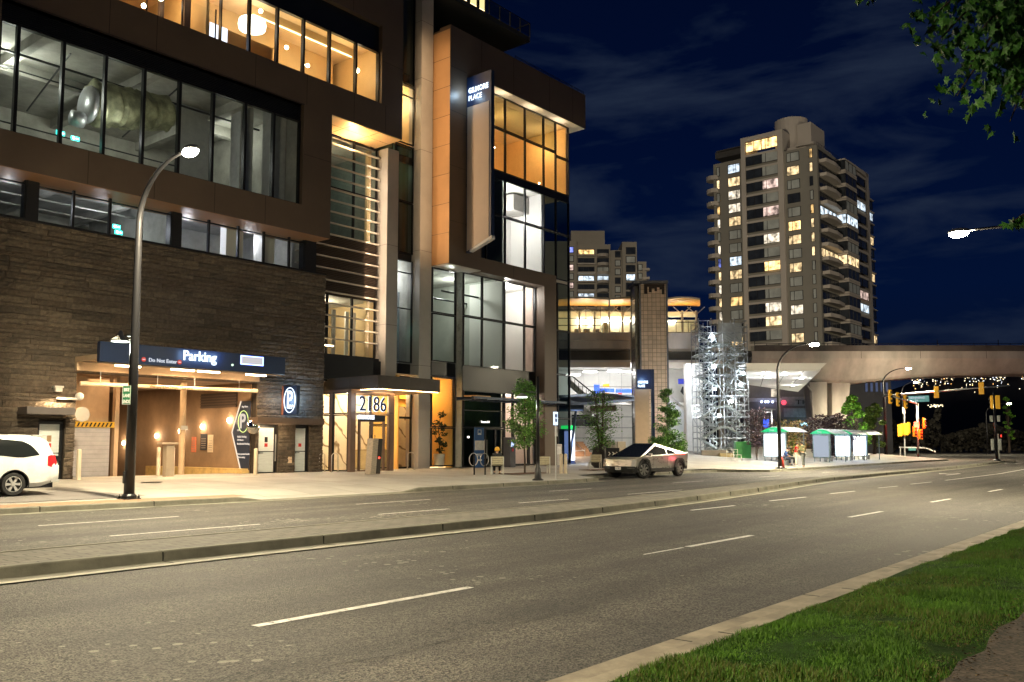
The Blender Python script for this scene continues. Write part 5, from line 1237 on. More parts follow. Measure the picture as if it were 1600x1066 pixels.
for s in (-1, 1):
    # side glass follows the sloping upper side
    def V(x, z, o=.008):
        for a_, b_ in zip(ST, ST[1:]):
            if a_[0] <= x <= b_[0]: break
        k = (x - a_[0]) / max(1e-6, b_[0] - a_[0]); q = [a_[i] + (b_[i] - a_[i]) * k for i in range(6)]
        h = sect(*q)
        for (_, y0, z0), (_, y1, z1) in zip(h, h[1:]):
            if z0 <= z <= z1: y = y0 + (y1 - y0) * (z - z0) / max(1e-6, z1 - z0); break
        else: y = h[6][1]
        return (x, s * (y + o), z)
    for outl in ([(-.42, 1.09), (.2, 1.08), (.66, 1.10), (.70, 1.13), (.62, 1.26), (.50, 1.40), (.34, 1.52), (.1, 1.60), (-.42, 1.62)], [(-1.75, 1.09), (-.5, 1.09), (-.5, 1.62), (-1.5, 1.60)], [(-2.9, 1.10), (-1.85, 1.09), (-1.62, 1.57), (-2.1, 1.46)]):
        z0, z1 = min(p[1] for p in outl) + .002, max(p[1] for p in outl) - .002; rws = []
        for i in range(9):
            z = z0 + (z1 - z0) * i / 8; X = []
            for (xa, za), (xb, zb_) in zip(outl, outl[1:] + outl[:1]):
                if (za - z) * (zb_ - z) <= 0 and abs(za - zb_) > 1e-9: X.append(xa + (xb - xa) * (z - za) / (zb_ - za))
            rws.append([V(min(X) + (max(X) - min(X)) * k / 8, z) for k in range(9)])
        g = MB()
        for ra, rb in zip(rws, rws[1:]):
            for k in range(8): g.quad(ra[k], ra[k + 1], rb[k + 1], rb[k])
        g.build('side_window', tg, A, smooth=True)
    pts = [(.90, .84), (1.0, .80), (1.16, .80), (1.17, .95), (1.12, 1.14), (1.00, 1.15), (.92, 1.12)]
    g = MB(); g.ext([(x, s * (.945 if x < 1.1 else .90), z) for x, z in pts], (0, s * .045, 0)); g.build('tail_light', mat('tail_lens', (.55, .015, .02), .2, 0, var=.1, emit=(1, .03, .02), estr=.12), A, bevel=.01)
    g = MB(); g.tube([(x0 + .405 * math.cos(q), s * .985, .33 + .405 * math.sin(q)) for x0 in (0,) for q in [PI * k / 20 for k in range(-2, 23)]], .018, 6, cap=False); g.build('wheel_arch', blk, A)
    wheel(A, 0, s * .87, .33, .33, .21, s, 6, rimm=mat('hubcap', (.55, .55, .55), .35, .6, var=.05)); wheel(A, -3.08, s * .87, .33, .33, .21, s, 6, rimm=mat('hubcap', (1, 1, 1)))
    g = MB(); g.box(-.47, s * .965, .30, -.462, s * 1.004, 1.6); g.box(-.98, s * .99, .93, -.75, s * 1.02, .96); g.build('door_gap', mat('gap_grey', (.25, .25, .24), .6, var=0), A)
    MB().lathe([(.07, 0), (.07, .006)], (.12, s * .99, .86), 16, axis='y').build('fuel_flap', mat('flap_white', (.68, .68, .64), .3, var=0), A)
MB().box(-3.4, -.9, .2, 1.1, .9, .42).build('underbody', blackm, A); MB().box(.55, -.7, 1.70, .98, .7, 1.735).build('spoiler', van, A, bevel=.015)
MB().add([(.97, -.66, 1.58), (.97, .66, 1.58), (1.12, .78, 1.12), (1.12, -.78, 1.12)], [(0, 1, 2, 3)]).build('rear_window', tg, A)
MB().box(1.02, -.99, .36, 1.26, .99, .43).build('bumper', mat('bumper_under', (.35, .35, .33), .4, var=0), A)
A.location = W(wp + .0, -7.2, gh(wp, -7.6) + .012)
# ================================================================ STATION, GUIDEWAY, TOWERS
def AX(px, py, Y): p = AT(px, py, Y); return p.x, p.z
def rect(g, px0, py0, px1, py1, Y, dep, m=0):
    x0, z1 = AX(px0, py0, Y); x1, z0 = AX(px1, py1, Y); g.box(x0, Y, z0, x1, Y + dep, z1, m); return g
gconc = mat('guideway_concrete', (.50, .47, .43), .85, var=.18, scale=.35, bump=.2, bscale=6, stretch=(1, 1, .35))
# --- guideway girder crossing the road
A = thing('guideway', 'long concrete railway guideway girder crossing above the road', 'bridge', (0, 112, 0))
xs = [(1165, 582), (1230, 592), (1290, 600), (1330, 600), (1400, 593), (1460, 589), (1540, 587), (1600, 586), (1760, 588), (2000, 600)]
g = MB(); prev = None
for px, pb in xs:
    x, zb = AX(px, pb, 112); zt = AX(1300, 553, 112)[1]
    cur = [(x, -3.2, zt), (x, -3.2, zt - .9), (x, -2.0, zb + .3), (x, -1.6, zb), (x, 3.2, zb), (x, 3.6, zt - .9), (x, 3.6, zt)]
    if prev:
        for i in range(7): g.quad(prev[i], cur[i], cur[(i + 1) % 7], prev[(i + 1) % 7])
    prev = cur
g.build('girder', gconc, A)
zt = AX(1300, 553, 112)[1]; zp = AX(1300, 541, 112)[1]
x0 = AX(1168, 541, 112)[0]; x1 = AX(2000, 541, 112)[0]
g = MB(); g.box(x0, -3.25, zt, x1, -3.05, zp - .25); g.box(x0, 3.4, zt, x1, 3.6, zp - .25); g.build('parapet', mat('parapet_dark', (.10, .09, .085), .8, var=.2, scale=.5), A)
g = MB(); g.box(x0, -3.2, zp - .05, x1, -3.12, zp)
for k in range(40): xx = x0 + k * 1.5; g.box(xx, -3.2, zt, xx + .06, -3.12, zp + (.45 if k % 5 == 0 else 0))
g.build('rail', darkmetal, A)
g = MB()
for px in (1330, 1420, 1520): xx = AX(px, 560, 112)[0]; g.box(xx, -3.215, zt - .9, xx + .04, -3.19, zt)
g.build('joint', mat('joint_dark', (1, 1, 1)), A)
def pier(p0, p1, p2, p3, Y, name):
    zt = AX(1290, 599, 112)[1]; A = thing('guideway_pier', name, 'pier', (0, 0, 0), 0, 'splayed concrete piers under the guideway')
    for a, b2, m in ((p0, p1, 0), ):
        xt0, _ = AX(a[0], 600, Y); xt1, _ = AX(a[1], 600, Y); xb0, _ = AX(b2[0], 690, Y); xb1, _ = AX(b2[1], 690, Y)
        g = MB(); vs = [(xb0, Y, 0), (xb1, Y, 0), (xb1, Y + 1.6, 0), (xb0, Y + 1.6, 0), (xt0, Y - .6, zt), (xt1, Y - .6, zt), (xt1, Y + 2, zt), (xt0, Y + 2, zt)]
        g.add(vs, [(3, 2, 1, 0), (4, 5, 6, 7), (0, 1, 5, 4), (1, 2, 6, 5), (2, 3, 7, 6), (3, 0, 4, 7)]); g.build('shaft', gconc, A, bevel=.08)
    return A
pier((1262, 1290), (1273, 1292), 0, 0, 110, 'left splayed concrete pier with a drain pipe, behind the bus shelters'); pier((1297, 1326), (1300, 1320), 0, 0, 111, 'right concrete pier behind the bus shelters')
o = MB().tube([AT(1261, 602, 109), AT(1268, 612, 109), AT(1271, 680, 109), AT(1271, 705, 109)], .11, 8).build('drain_pipe', mat('pipe_grey', (.25, .25, .25), .5)); tag(o, 'thin drain pipe down the left splayed pier', 'pipe')
# --- white angular canopy with downlights
A = thing('wing_canopy', 'white pointed canopy with round downlights beside the scaffold stair', 'canopy', (0, 0, 0))
m_w = mat('canopy_white', (.78, .77, .75), .5, 0, var=.03, scale=.3)
zs_ = 7.16; nl_, nr_ = GP(1166, 580, zs_), GP(1281, 580, zs_); fl_, ft_ = GP(1166, 601, zs_), GP(1247, 612.5, zs_)
low = [nl_, nr_, ft_, fl_]
g = MB(); g.ext(low, (0, 0, .12)); g.build('soffit', m_w, A)
g = MB(); a = Vector((nl_.x, nl_.y - .1, zs_ + .12)); b2 = Vector((nr_.x, nr_.y - .1, zs_ + .12))
g.add([a, b2, AT(1292, 567.5, nr_.y - .3), AT(1166, 567.5, nl_.y - .3), a + Vector((0, .4, 0)), b2 + Vector((0, .4, 0)), AT(1292, 567.5, nr_.y - .3) + Vector((0, 3, 0)), AT(1166, 567.5, nl_.y - .3) + Vector((0, 3, 0))], [(0, 1, 2, 3), (1, 5, 6, 2), (3, 2, 6, 7)])
g.build('fascia', m_w, A)
g = MB(); d_ = (ft_ - nr_); e_ = Vector((nr_.x + .3, nr_.y - .2, zs_ + .65)); g.add([nr_, ft_, ft_ + Vector((0, 0, .3)), e_], [(0, 1, 2, 3)]); g.build('side_fascia', m_w, A)
g = MB()
for px in (1195, 1228, 1255): a_ = GP(px, 580, zs_ - .005); b_ = a_ + (ft_ - nr_) * .75; g.ext([a_, a_ + Vector((.05, 0, 0)), b_ + Vector((.05, 0, 0)), b_], (0, 0, .004))
a_, b_ = GP(1166, 589, zs_ - .005), GP(1272, 589, zs_ - .005); g.ext([a_, b_, b_ + Vector((0, .06, 0)), a_ + Vector((0, .06, 0))], (0, 0, .004))
g.build('panel_joint', mat('joint_grey', (1, 1, 1)), A)
for px, py in ((1192, 584), (1226, 585), (1252, 591), (1239, 602), (1200, 590)):
    p = GP(px, py, zs_); MB().lathe([(.18, 0), (.18, .03)], (p.x, p.y, zs_ - .04), 16).build('downlight', emis('downlight', (1, .98, .92), 14), A); light('SPOT', (p.x, p.y, zs_ - .15), 200, (1, .97, .9), A, .15, cone=150); light('POINT', (p.x, p.y, zs_ - .5), 30, (1, .97, .9), A, .1)
# --- station platform on the guideway
A = thing('railway_station', 'elevated railway station with curved timber lit roofs and glass platform walls', 'station', (0, 0, 0))
YS = 84
g = MB()
rect(g, 700, 520, 985, 531, YS, 12, 0); rect(g, 700, 531, 985, 545, YS + .8, 10, 0); rect(g, 1040, 520, 1092, 545, YS, 12, 0)
rect(g, 700, 545, 985, 566, YS + 2.5, 8, 1); rect(g, 1040, 545, 1092, 566, YS + 2.5, 8, 1)
g.build('platform', [gconc, mat('dark_beam', (.10, .10, .10), .8, var=.2, scale=.4)], A)
woodr = mat('timber_soffit', (.70, .34, .06), .5, 0, var=.08, scale=.4, stretch=(1, 6, 1))
def roofshell(p0, p1, ph, pe, first=False):
    g = MB(); n = 8; prev = None
    for i in range(n + 1):
        f = i / n; px = p0 + (p1 - p0) * f; yy = pe - (pe - ph) * math.sin(PI * (.12 + .76 * f))
        xa, za = AX(px, yy, YS - 2); xb, zb_ = AX(px, yy * .25 + 482 * .75, YS + 5)
        cur = [(xa, YS - 2, za), (xb, YS + 5, zb_), (xb, YS + 5, zb_ + .2), (xa, YS - 2, za + .16)]
        if prev:
            for j in range(4): g.quad(prev[j], cur[j], cur[(j + 1) % 4], prev[(j + 1) % 4], 0 if j == 0 else 1)
        prev = cur
    g.build('roof_shell', [woodr, mat('roof_top', (.5, .42, .3), .6)], A)
for p0, p1 in ((790, 868), (868, 951), (953, 1036), (1040, 1094)):
    roofshell(p0, p1, 466, 470)
# light from the platform strikes the timber from below
g = MB()
for px in (906, 930, 953, 974, 1068, 1090):
    xa, z0 = AX(px, 520, YS + 1); _, z1 = AX(px, 484, YS + 1)
    g.tube([(xa, YS + 1.5, z0), (xa, YS + 1.5, z1)], .1, 8)
    for dx in (-1.4, 1.4): g.tube([(xa, YS + 1.5, z1 - .4), (xa + dx * .6, YS + 1.5, z1 + .35)], .05, 6)
each(g, 'roof_strut', mat('strut_white', (.62, .58, .5), .5), A)
g = MB(); rect(g, 800, 496, 985, 519, YS + 6, .1); rect(g, 1040, 500, 1090, 519, YS + 6, .1); rect(g, 800, 487, 1090, 495, YS + 5, .4)
g.build('platform_wall', mat('platform_wall', (.70, .66, .50), .6, var=.1, scale=.5), A)
g = MB()
for px in (891, 915, 938, 952, 968, 984, 1042, 1056, 1075, 1090): rect(g, px, 480 if px < 940 else 502, px + 1, 520, YS + .1, .08)
rect(g, 800, 484, 938, 485, YS + .1, .08); rect(g, 800, 497, 938, 498, YS + .1, .08); rect(g, 800, 508, 938, 509, YS + .1, .08); rect(g, 940, 503, 985, 504, YS + .1, .08); rect(g, 1040, 503, 1092, 504, YS + .1, .08)
g.build('glazing_frame', darkmetal, A)
g = MB(); rect(g, 890, 484, 938, 520, YS + .15, .02); rect(g, 940, 503, 985, 520, YS + .15, .02); rect(g, 1040, 503, 1092, 520, YS + .15, .02); each(g, 'glass_screen', glc, A)
g = MB()
for px, py in ((906, 502), (922, 502), (950, 503), (965, 503)): x, z = AX(px, py, YS + 5.7); g.box(x - .15, YS + 5.75, z - .35, x + .15, YS + 5.85, z + .35)
rect(g, 940, 501, 985, 503, YS + 5.8, .05); rect(g, 1040, 502, 1056, 504, YS + 5.8, .05)
each(g, 'wall_lamp', emis('station_lamp', (1, .93, .75), 12), A)
g = MB()
for px in (903, 917, 932): rect(g, px - 5, 514, px + 5, 519, YS + 3, .5)
each(g, 'platform_seat', mat('seat_dark', (.12, .11, .1), .6), A)
o = MB(); x, z = AX(946, 513, YS + 3); o.ball((x, YS + 3, z), .55, 12, 8, sc=(.8, .8, 1.1)); o.build('round_bin', mat('bin_dark', (.2, .2, .16), .5), A)
for px in (850, 915, 965, 1065):
    p = AT(px, 500, YS + 3); light('POINT', p, 70, (1, .84, .52), A, .2)
# concourse below: bright white hall with shop fronts and stairs
g = MB(); rect(g, 700, 566, 985, 574, YS - .5, .5); rect(g, 1040, 566, 1092, 575, YS - .5, .5)
g.build('concourse_header', mat('header_cream', (.74, .68, .58), .6, var=.04), A)
hallw = mat('hall_white', (.66, .66, .64), .6, var=.03)
g = MB(); rect(g, 850, 570, 1095, 705, YS + 9, .2); x0, z0 = AX(850, 622, YS); x1, z1 = AX(1092, 622, YS); g.box(x0, YS, z0 - .4, x1, YS + 9, z0); g.box(x0, YS, AX(0, 566, YS)[1], x1, YS + 9, AX(0, 566, YS)[1] + .2)
g.build('hall', hallw, A)
g = MB()
for px in (890, 912, 935, 953, 971, 990): rect(g, px, 575, px + 1, 700, YS + .3, .1)
for py in (579, 604, 632, 651, 668, 684): rect(g, 890, py, 1000, py + 1, YS + .32, .08)
g.build('hall_mullion', mat('mullion_grey', (.3, .32, .34), .5, .4), A)
g = MB(); rect(g, 932, 607, 960, 613, YS + 4, .1, 0); rect(g, 962, 608, 992, 614, YS + 4, .1, 0); rect(g, 941, 614, 952, 619, YS + 3.9, .1, 1); rect(g, 928, 601, 937, 618, YS + 2, .1, 0); rect(g, 966, 614, 972, 620, YS + 3.8, .1, 2); rect(g, 942, 600, 952, 604, YS + 3.8, .1, 1)
each(g, 'shop_sign', [emis('shop_blue', (.08, .18, .85), .8), emis('shop_orange', (1, .45, .05), .8), emis('shop_red', (.9, .12, .05), .8)], A)
g = MB()
for px, py in ((895, 586), (922, 581), (960, 580), (978, 581), (905, 641)): x, z = AX(px, py, YS + 5); g.box(x - .7, YS + 4.6, z - .06, x + .7, YS + 5.2, z + .06)
each(g, 'ceiling_lamp', emis('hall_lamp', (1, .98, .93), 6), A)
for px, py in ((905, 585), (950, 585), (985, 590), (930, 645), (975, 645), (1065, 600), (1070, 660)):
    p = AT(px, py, YS + 4); light('POINT', p, 40, (1, .97, .92), A, .25)
g = MB(); rect(g, 893, 648, 935, 666, YS + 6, .1); g.build('dark_window', tg, A)
# glass-walled side stair and white column right of the lift tower
g = MB(); p = AT(1085, 600, 80); g.box(p.x - .75, 80, 0, p.x + .75, 81.2, AX(0, 568, 80)[1]); g.build('white_column', mat('column_white', (.66, .66, .64), .6, var=.06), A)
g = MB(); a, b2, c, d = AT(1045, 622, 82), AT(1082, 655, 82), AT(1082, 672, 82), AT(1045, 690, 82)
g.add([a, b2, AT(1082, 703, 82), AT(1045, 703, 82)], [(0, 1, 2, 3)]); g.build('stair_flank', mat('flank_pale', (.58, .62, .64), .5, var=.05), A)
g = MB(); g.tube([AT(1045, 616, 81.8), AT(1082, 648, 81.8)], .05, 6); g.tube([AT(1045, 650, 81.8), AT(1060, 664, 81.8)], .04, 6)
g.build('handrail', galv, A)
g = MB(); rect(g, 1060, 592, 1074, 600, 81, .2, 0); rect(g, 1075, 592, 1079, 604, 81, .25, 1); g.build('station_sign', [emis('sign_navy', (.05, .06, .35), .6), emis('sign_blue_bright', (.15, .2, 1), 3)], A)
MB().add([AT(1063, 612, 81.6), AT(1078, 630, 81.6), AT(1078, 604, 81.6), AT(1066, 604, 81.6)], [(0, 1, 2, 3)]).build('dark_panel', blackm, A)
p = AT(1066, 585, 79); light('POINT', p, 150, (.9, .95, 1), A, .3); p = AT(1075, 640, 76); light('POINT', p, 120, (.92, .96, 1), A, .3)
# --- tiled lift tower
A = thing('lift_tower', 'tall tan tiled lift tower with a stained top in front of the station', 'tower', (0, 0, 0))
YT = 79; x0, zt = AX(1001, 443, YT); x1, _ = AX(1040, 443, YT)
tile = mat('tan_tile', (.74, .54, .36), .6, 0, var=.1, scale=1.2)
nt = tile.node_tree; L = nt.links.new; b = nt.nodes['Principled BSDF']; tcn = nt.nodes.new('ShaderNodeTexCoord'); mpn = nt.nodes.new('ShaderNodeMapping'); mpn.inputs['Rotation'].default_value = (PI / 2, 0, 0); L(tcn.outputs['Object'], mpn.inputs[0])
bk = nt.nodes.new('ShaderNodeTexBrick'); bk.offset = 0; bk.inputs['Scale'].default_value = 1; bk.inputs['Brick Width'].default_value = .38; bk.inputs['Row Height'].default_value = .38; bk.inputs['Mortar Size'].default_value = .018
bk.inputs['Color1'].default_value = (1, 1, 1, 1); bk.inputs['Color2'].default_value = (.8, .8, .8, 1); bk.inputs['Mortar'].default_value = (.35, .33, .3, 1); L(mpn.outputs[0], bk.inputs['Vector'])
src = b.inputs['Base Color'].links[0].from_socket; mx = nt.nodes.new('ShaderNodeMixRGB'); mx.blend_type = 'MULTIPLY'; mx.inputs[0].default_value = 1; L(src, mx.inputs[1]); L(bk.outputs['Color'], mx.inputs[2]); L(mx.outputs[0], b.inputs['Base Color'])
MB().box(x0, YT, 0, x1, YT + 2.6, zt - .05).build('tiled_shaft', tile, A)
xl = AX(984, 443, YT + 3)[0]
g = MB(); g.box(x0 - .16, YT - .06, 0, x0, YT + .1, zt); g.box(x1, YT - .06, 0, x1 + .16, YT + .1, zt); g.box(xl - .1, YT - .1, zt, x1 + .2, YT + 3.2, zt + .25); g.box(xl, YT + 2.5, 0, xl + .1, YT + 2.6, zt)
for k in range(14): z = 1 + k * 1.15; g.box(xl, YT + .2, z, xl + .05, YT + 2.5, z + .05)
g.build('steel_edge', mat('edge_grey', (.17, .17, .17), .5, .4), A)
MB().box(xl + .06, YT + .3, .6, x0 - .2, YT + 2.5, zt - .2).build('glass_side', mat('frosted_side', (.22, .20, .15), .3, 0, var=.1), A)
g = MB(); R4 = random.Random(2); x = x0 + .3
while x < x1 - .2:
    w_ = R4.uniform(.12, .3); g.box(x, YT - .012, zt - R4.uniform(.25, 1.0), x + w_, YT, zt - .06); x += w_
g.build('water_stain', mat('stain_black', (.045, .03, .02), .9, var=.2), A)
# --- pylon sign in front
A = thing('pylon_sign', 'free standing navy and beige pylon sign on the plaza behind the pickup', 'sign', (0, 0, 0))
YP = 62; px0, z1 = AX(995, 577, YP); px1 = AX(1018, 577, YP)[0]; px2 = AX(1022, 577, YP)[0]; zm = AX(0, 608, YP)[1]
pm = AX(992, 608, YP)[0]
MB().box(px0, YP, zm, px1, YP + .3, z1).box(px1, YP - .02, .3, px2, YP + .5, z1).build('navy_body', navy, A); MB().box(pm, YP - .05, .3, AX(1014, 608, YP)[0], YP + .3, zm - .02).build('beige_panel', mat('pylon_beige', (.50, .37, .26), .55, var=.04), A)
sgp = emis('pylon_letters', (.6, .8, 1), 1.6)
text('lettering', 'GILMORE', .235, sgp, A, (px0 + .06, YP - .02, AX(0, 599, YP)[1] + .0), (PI / 2, 0, 0), bold=.004, sx=.72); text('lettering', 'PLACE', .235, sgp, A, (px0 + .06, YP - .02, AX(0, 605, YP)[1]), (PI / 2, 0, 0), bold=.002, sx=.72)
light('POINT', (px0 + .4, YP - .5, zm + .6), 10, (.4, .65, 1), A, .2)
# --- brown stairs at the building corner, escalator truss above
p0 = W(22.5, 2.0); zb = gh(22.5, 2)
A = thing('outdoor_stairs', 'warm lit stone steps beside the kiosk', 'stairs', (0, 0, 0))
g = MB()
for k in range(9):
    Y = 66 + k * .42; a = AX(892, 700, Y)[0]; b2 = AX(932 - k * 2.5, 700, Y)[0]; g.box(a, Y, .2, b2, Y + 5, .62 + k * .165)
g.build('steps', mat('step_stone', (.42, .26, .16), .8, var=.12, scale=2), A)
g = MB()
for px, py in ((897, 722), (914, 722)):
    a = AT(px, py, 65.9); g.tube([a, a + Vector((0, 0, 1.0))], .03, 6)
g.tube([AT(897, 705, 65.9), AT(914, 704, 65.9)], .03, 6); g.tube([AT(897, 690, 69), AT(914, 706, 66)], .03, 6); g.build('handrail', galv, A)
p = AT(905, 690, 66); light('POINT', p, 40, (1, .7, .5), A, .2)
A = thing('escalator', 'sloping escalator truss behind the building corner', 'escalator', (0, 0, 0))
g = MB(); a, b2 = AT(888, 590, 76), AT(925, 624, 76)
for off in (0, 1.6): g.ext([a + Vector((0, 0, -off)), b2 + Vector((0, 0, -off * .7)), b2 + Vector((0, 0, -.5 - off * .7)), a + Vector((0, 0, -.55 - off))], (0, 1.2, 0))
g.build('truss', mat('truss_green', (.28, .31, .28), .5, .3, var=.1), A)
g = MB(); g.tube([AT(888, 583, 75.8), AT(930, 617, 75.8)], .06, 6)
for k in range(6): q = AT(892 + k * 6, 588 + k * 5, 75.8); g.tube([q, q + Vector((0, 0, -.7))], .03, 6)
g.build('handrail', darkmetal, A)
A = thing('plaza_canopy', 'dark blue winged glass canopy on a leaning strut by the building corner', 'canopy', (0, 0, 0))
g = MB(); g.add([AT(868, 622, 58), AT(945, 618, 66), AT(998, 622, 70), AT(998, 626, 70), AT(930, 632, 62), AT(868, 634, 58)], [(0, 1, 2, 3, 4, 5)]); g.v = [tuple(v) for v in g.v]
o = MB().ext(g.v, (0, 0, .18)).build('wing', mat('blue_steel', (1, 1, 1)), A)
g = MB(); g.tube([AT(900, 642, 60), AT(890, 722, 60)], .09, 8); g.tube([AT(872, 638, 60), AT(912, 638, 60)], .22, 12); g.build('strut', mat('blue_steel', (1, 1, 1)), A)
MB().tube([AT(922, 639, 60), AT(962, 638, 60)], .2, 12).build('beam_end', mat('brown_beam', (.10, .06, .045), .5), A)
# small dark chevron board by the pickup
A = thing('chevron_board', 'dark board with white chevrons behind the pickup bonnet', 'sign', (0, 0, 0))
YB = 52; a = AT(947, 700, YB); b2 = AT(968, 718, YB); MB().box(a.x, YB, b2.z, b2.x, YB + .06, a.z).build('board', blackm, A)
g = MB()
for k in range(3):
    x = a.x + .12 + k * .22; zc = (a.z + b2.z) / 2; g.add([(x, YB - .01, zc + .1), (x + .06, YB - .01, zc + .1), (x + .14, YB - .01, zc), (x + .06, YB - .01, zc - .1), (x, YB - .01, zc - .1), (x + .08, YB - .01, zc)], [(0, 1, 2, 5), (5, 2, 3, 4)])
g.build('chevron', mat('sign_white_p', (1, 1, 1)), A)
MB().tube([(a.x + .1, YB + .03, .2), (a.x + .1, YB + .03, b2.z)], .03, 6).tube([(b2.x - .1, YB + .03, .2), (b2.x - .1, YB + .03, b2.z)], .03, 6).build('post', polem, A)
o = MB(); rect(o, 950, 690, 963, 716, 64, .8); rect(o, 965, 690, 978, 716, 64, .8); o = o.build('utility_cabinet', mat('cabinet_sand', (.45, .38, .28), .5, var=.08), bevel=.02); tag(o, 'pair of sand coloured utility cabinets behind the pickup', 'cabinet')
# --- scaffold stair tower
A = thing('scaffold_stair', 'tall galvanised scaffold stair tower with lamps on it', 'scaffold', (0, 0, 0))
Y0 = 73; sx0 = AX(1093, 600, Y0)[0]; sx1 = AX(1169, 600, Y0)[0]; zb = .5; nl = 6; ztop = AX(0, 520, Y0)[1]; dz = (ztop - zb) / nl; dy = 3.0
cols_ = [sx0 + (sx1 - sx0) * f for f in (0, .26, .5, .74, 1)]
g = MB()
for x in cols_:
    for y in (Y0, Y0 + 1.3, Y0 + dy): g.tube([(x, y, .2), (x, y, ztop + (1.2 if x < sx1 - .1 else .7))], .04, 6)
for k in range(nl + 1):
    z = zb + k * dz
    for y in (Y0, Y0 + 1.3, Y0 + dy): g.tube([(sx0, y, z), (sx1, y, z)], .035, 6)
    for x in cols_: g.tube([(x, Y0, z), (x, Y0 + dy, z)], .035, 6)
    for h in (.5, 1.0):
        for a, b2 in ((sx0, cols_[1]), (cols_[3], sx1)): g.tube([(a, Y0, z + h), (b2, Y0, z + h)], .03, 6); g.tube([(a, Y0 + dy, z + h), (b2, Y0 + dy, z + h)], .03, 6)
        for x in (sx0, sx1): g.tube([(x, Y0, z + h), (x, Y0 + dy, z + h)], .03, 6)
g.build('scaffold_tube', mat('scaffold_steel', (.33, .35, .36), .42, .5, var=.2, scale=3), A)
g = MB()
for k in range(nl):
    z = zb + k * dz
    for i, (a, b2) in enumerate(zip(cols_, cols_[1:])):
        z0, z1 = (z, z + dz) if (i + k) % 2 else (z + dz, z)
        g.tube([(a, Y0 - .05, z0), (b2, Y0 - .05, z1)], .025, 6)
        if i % 3 == 0: g.tube([(a, Y0 + dy, z1), (b2, Y0 + dy, z0)], .025, 6)
each(g, 'brace', mat('scaffold_steel', (1, 1, 1)), A)
def flight(xa, xb, za, zb_, y0, y1, par):
    g = MB(); n = 9
    for i in range(n): f = (i + .5) / n; x = xa + (xb - xa) * f; z = za + (zb_ - za) * (i + 1) / (n + 0); g.box(x - abs(xb - xa) / n / 2 - .02, y0, z - .04, x + abs(xb - xa) / n / 2 + .02, y1, z)
    for y in (y0, y1): g.ext([(xa, y, za - .05), (xb, y, zb_ - .05), (xb, y, zb_ + .1), (xa, y, za + .1)], (0, .03, 0))
    for y in (y0, y1):
        for h in (.5, .95): g.tube([(xa, y, za + h), (xb, y, zb_ + h)], .028, 6)
    return g.build('stair_flight', mat('tread_grating', (.26, .29, .28), .5, .5, var=.1), par)
c = cols_
for k in range(nl):
    z = zb + k * dz
    flight(c[0] + .3, c[2] - .3, z, z + dz * .5, Y0 + .1, Y0 + 1.0, A); flight(c[4] - .2, c[2] + .3, z, z + dz * .5, Y0 + .1, Y0 + 1.0, A)
    flight(c[2] - .3, c[0] + .3, z + dz * .5, z + dz, Y0 + 1.5, Y0 + 2.5, A); flight(c[2] + .3, c[4] - .3, z + dz * .5, z + dz, Y0 + 1.5, Y0 + 2.5, A)
    MB().box(c[1] + .3, Y0, z + dz * .5 - .06, c[3] - .3, Y0 + dy, z + dz * .5).box(c[0], Y0, z - .05, c[0] + .4, Y0 + dy, z).build('landing', mat('tread_grating', (1, 1, 1)), A)
MB().box(c[2] - .1, Y0 + 1.2, ztop - .6, c[4] - .1, Y0 + 1.25, ztop + 1.0).build('screen_panel', mat('scaffold_screen', (.35, .36, .35), .6, .2, var=.1), A)
for px, py in ((1114, 527), (1116, 572), (1161, 583), (1158, 601), (1117, 608), (1124, 649), (1143, 627)):
    p = AT(px, py, Y0 - .12); MB().ball(p, .13).build('site_lamp', emis('site_lamp', (.85, .93, 1), 30), A); light('POINT', p + Vector((0, -.35, 0)), 13, (.85, .93, 1), A, .12)
for k in range(4): light('POINT', ((c[1] + c[2]) / 2, Y0 + 1.2, zb + (k * 1.5 + .8) * dz), 22, (.85, .93, 1), A, .15)
A = thing('timber_hoarding', 'low timber plinth under the scaffold stair', 'hoarding', (0, 0, 0))
MB().box(sx0, Y0 - .3, .2, AX(1133, 700, Y0)[0], Y0 - .1, 1.25).build('boards', mat('hoarding_wood', (.2, .17, .13), .8, var=.2, scale=1, stretch=(1, 1, 8)), A)
MB().box(AX(1121, 700, Y0)[0], Y0 - .9, .3, AX(1141, 700, Y0)[0], Y0 - .35, 1.0).build('planter_box', mat('planter_ochre', (.42, .32, .14), .7, var=.1), A)
o = MB(); a = AT(1148, 690, 72); b2 = AT(1172, 715, 72); o.box(a.x, 71.6, .4, b2.x, 72.4, a.z); o = o.build('green_container', mat('green_box', (.04, .24, .05), .55, var=.08), bevel=.02); tag(o, 'bright green metal container beside the scaffold stair', 'container')
for px, l in ((1142, 'left pale cafe chair in front of the green container'), (1152, 'right pale cafe chair in front of the green container')):
    A = thing('cafe_chair', l, 'chair', at_g(px, 720.5), .4, 'pale cafe chairs'); m = mat('chair_pale', (.6, .57, .5), .5, .2)
    for dx in (-.2, .2):
        for dy in (-.2, .2): MB().tube([(dx * 1.15, dy * 1.15, 0), (dx, dy, .45)], .018, 6).build('leg', m, A)
    MB().box(-.23, -.23, .44, .23, .23, .47).build('seat', m, A, bevel=.01); MB().tube([(-.2, .2, .45), (-.22, .24, .85), (.22, .24, .85), (.2, .2, .45)], .02, 6).tube([(-.21, .22, .66), (.21, .22, .66)], .015, 6).build('backrest', m, A)

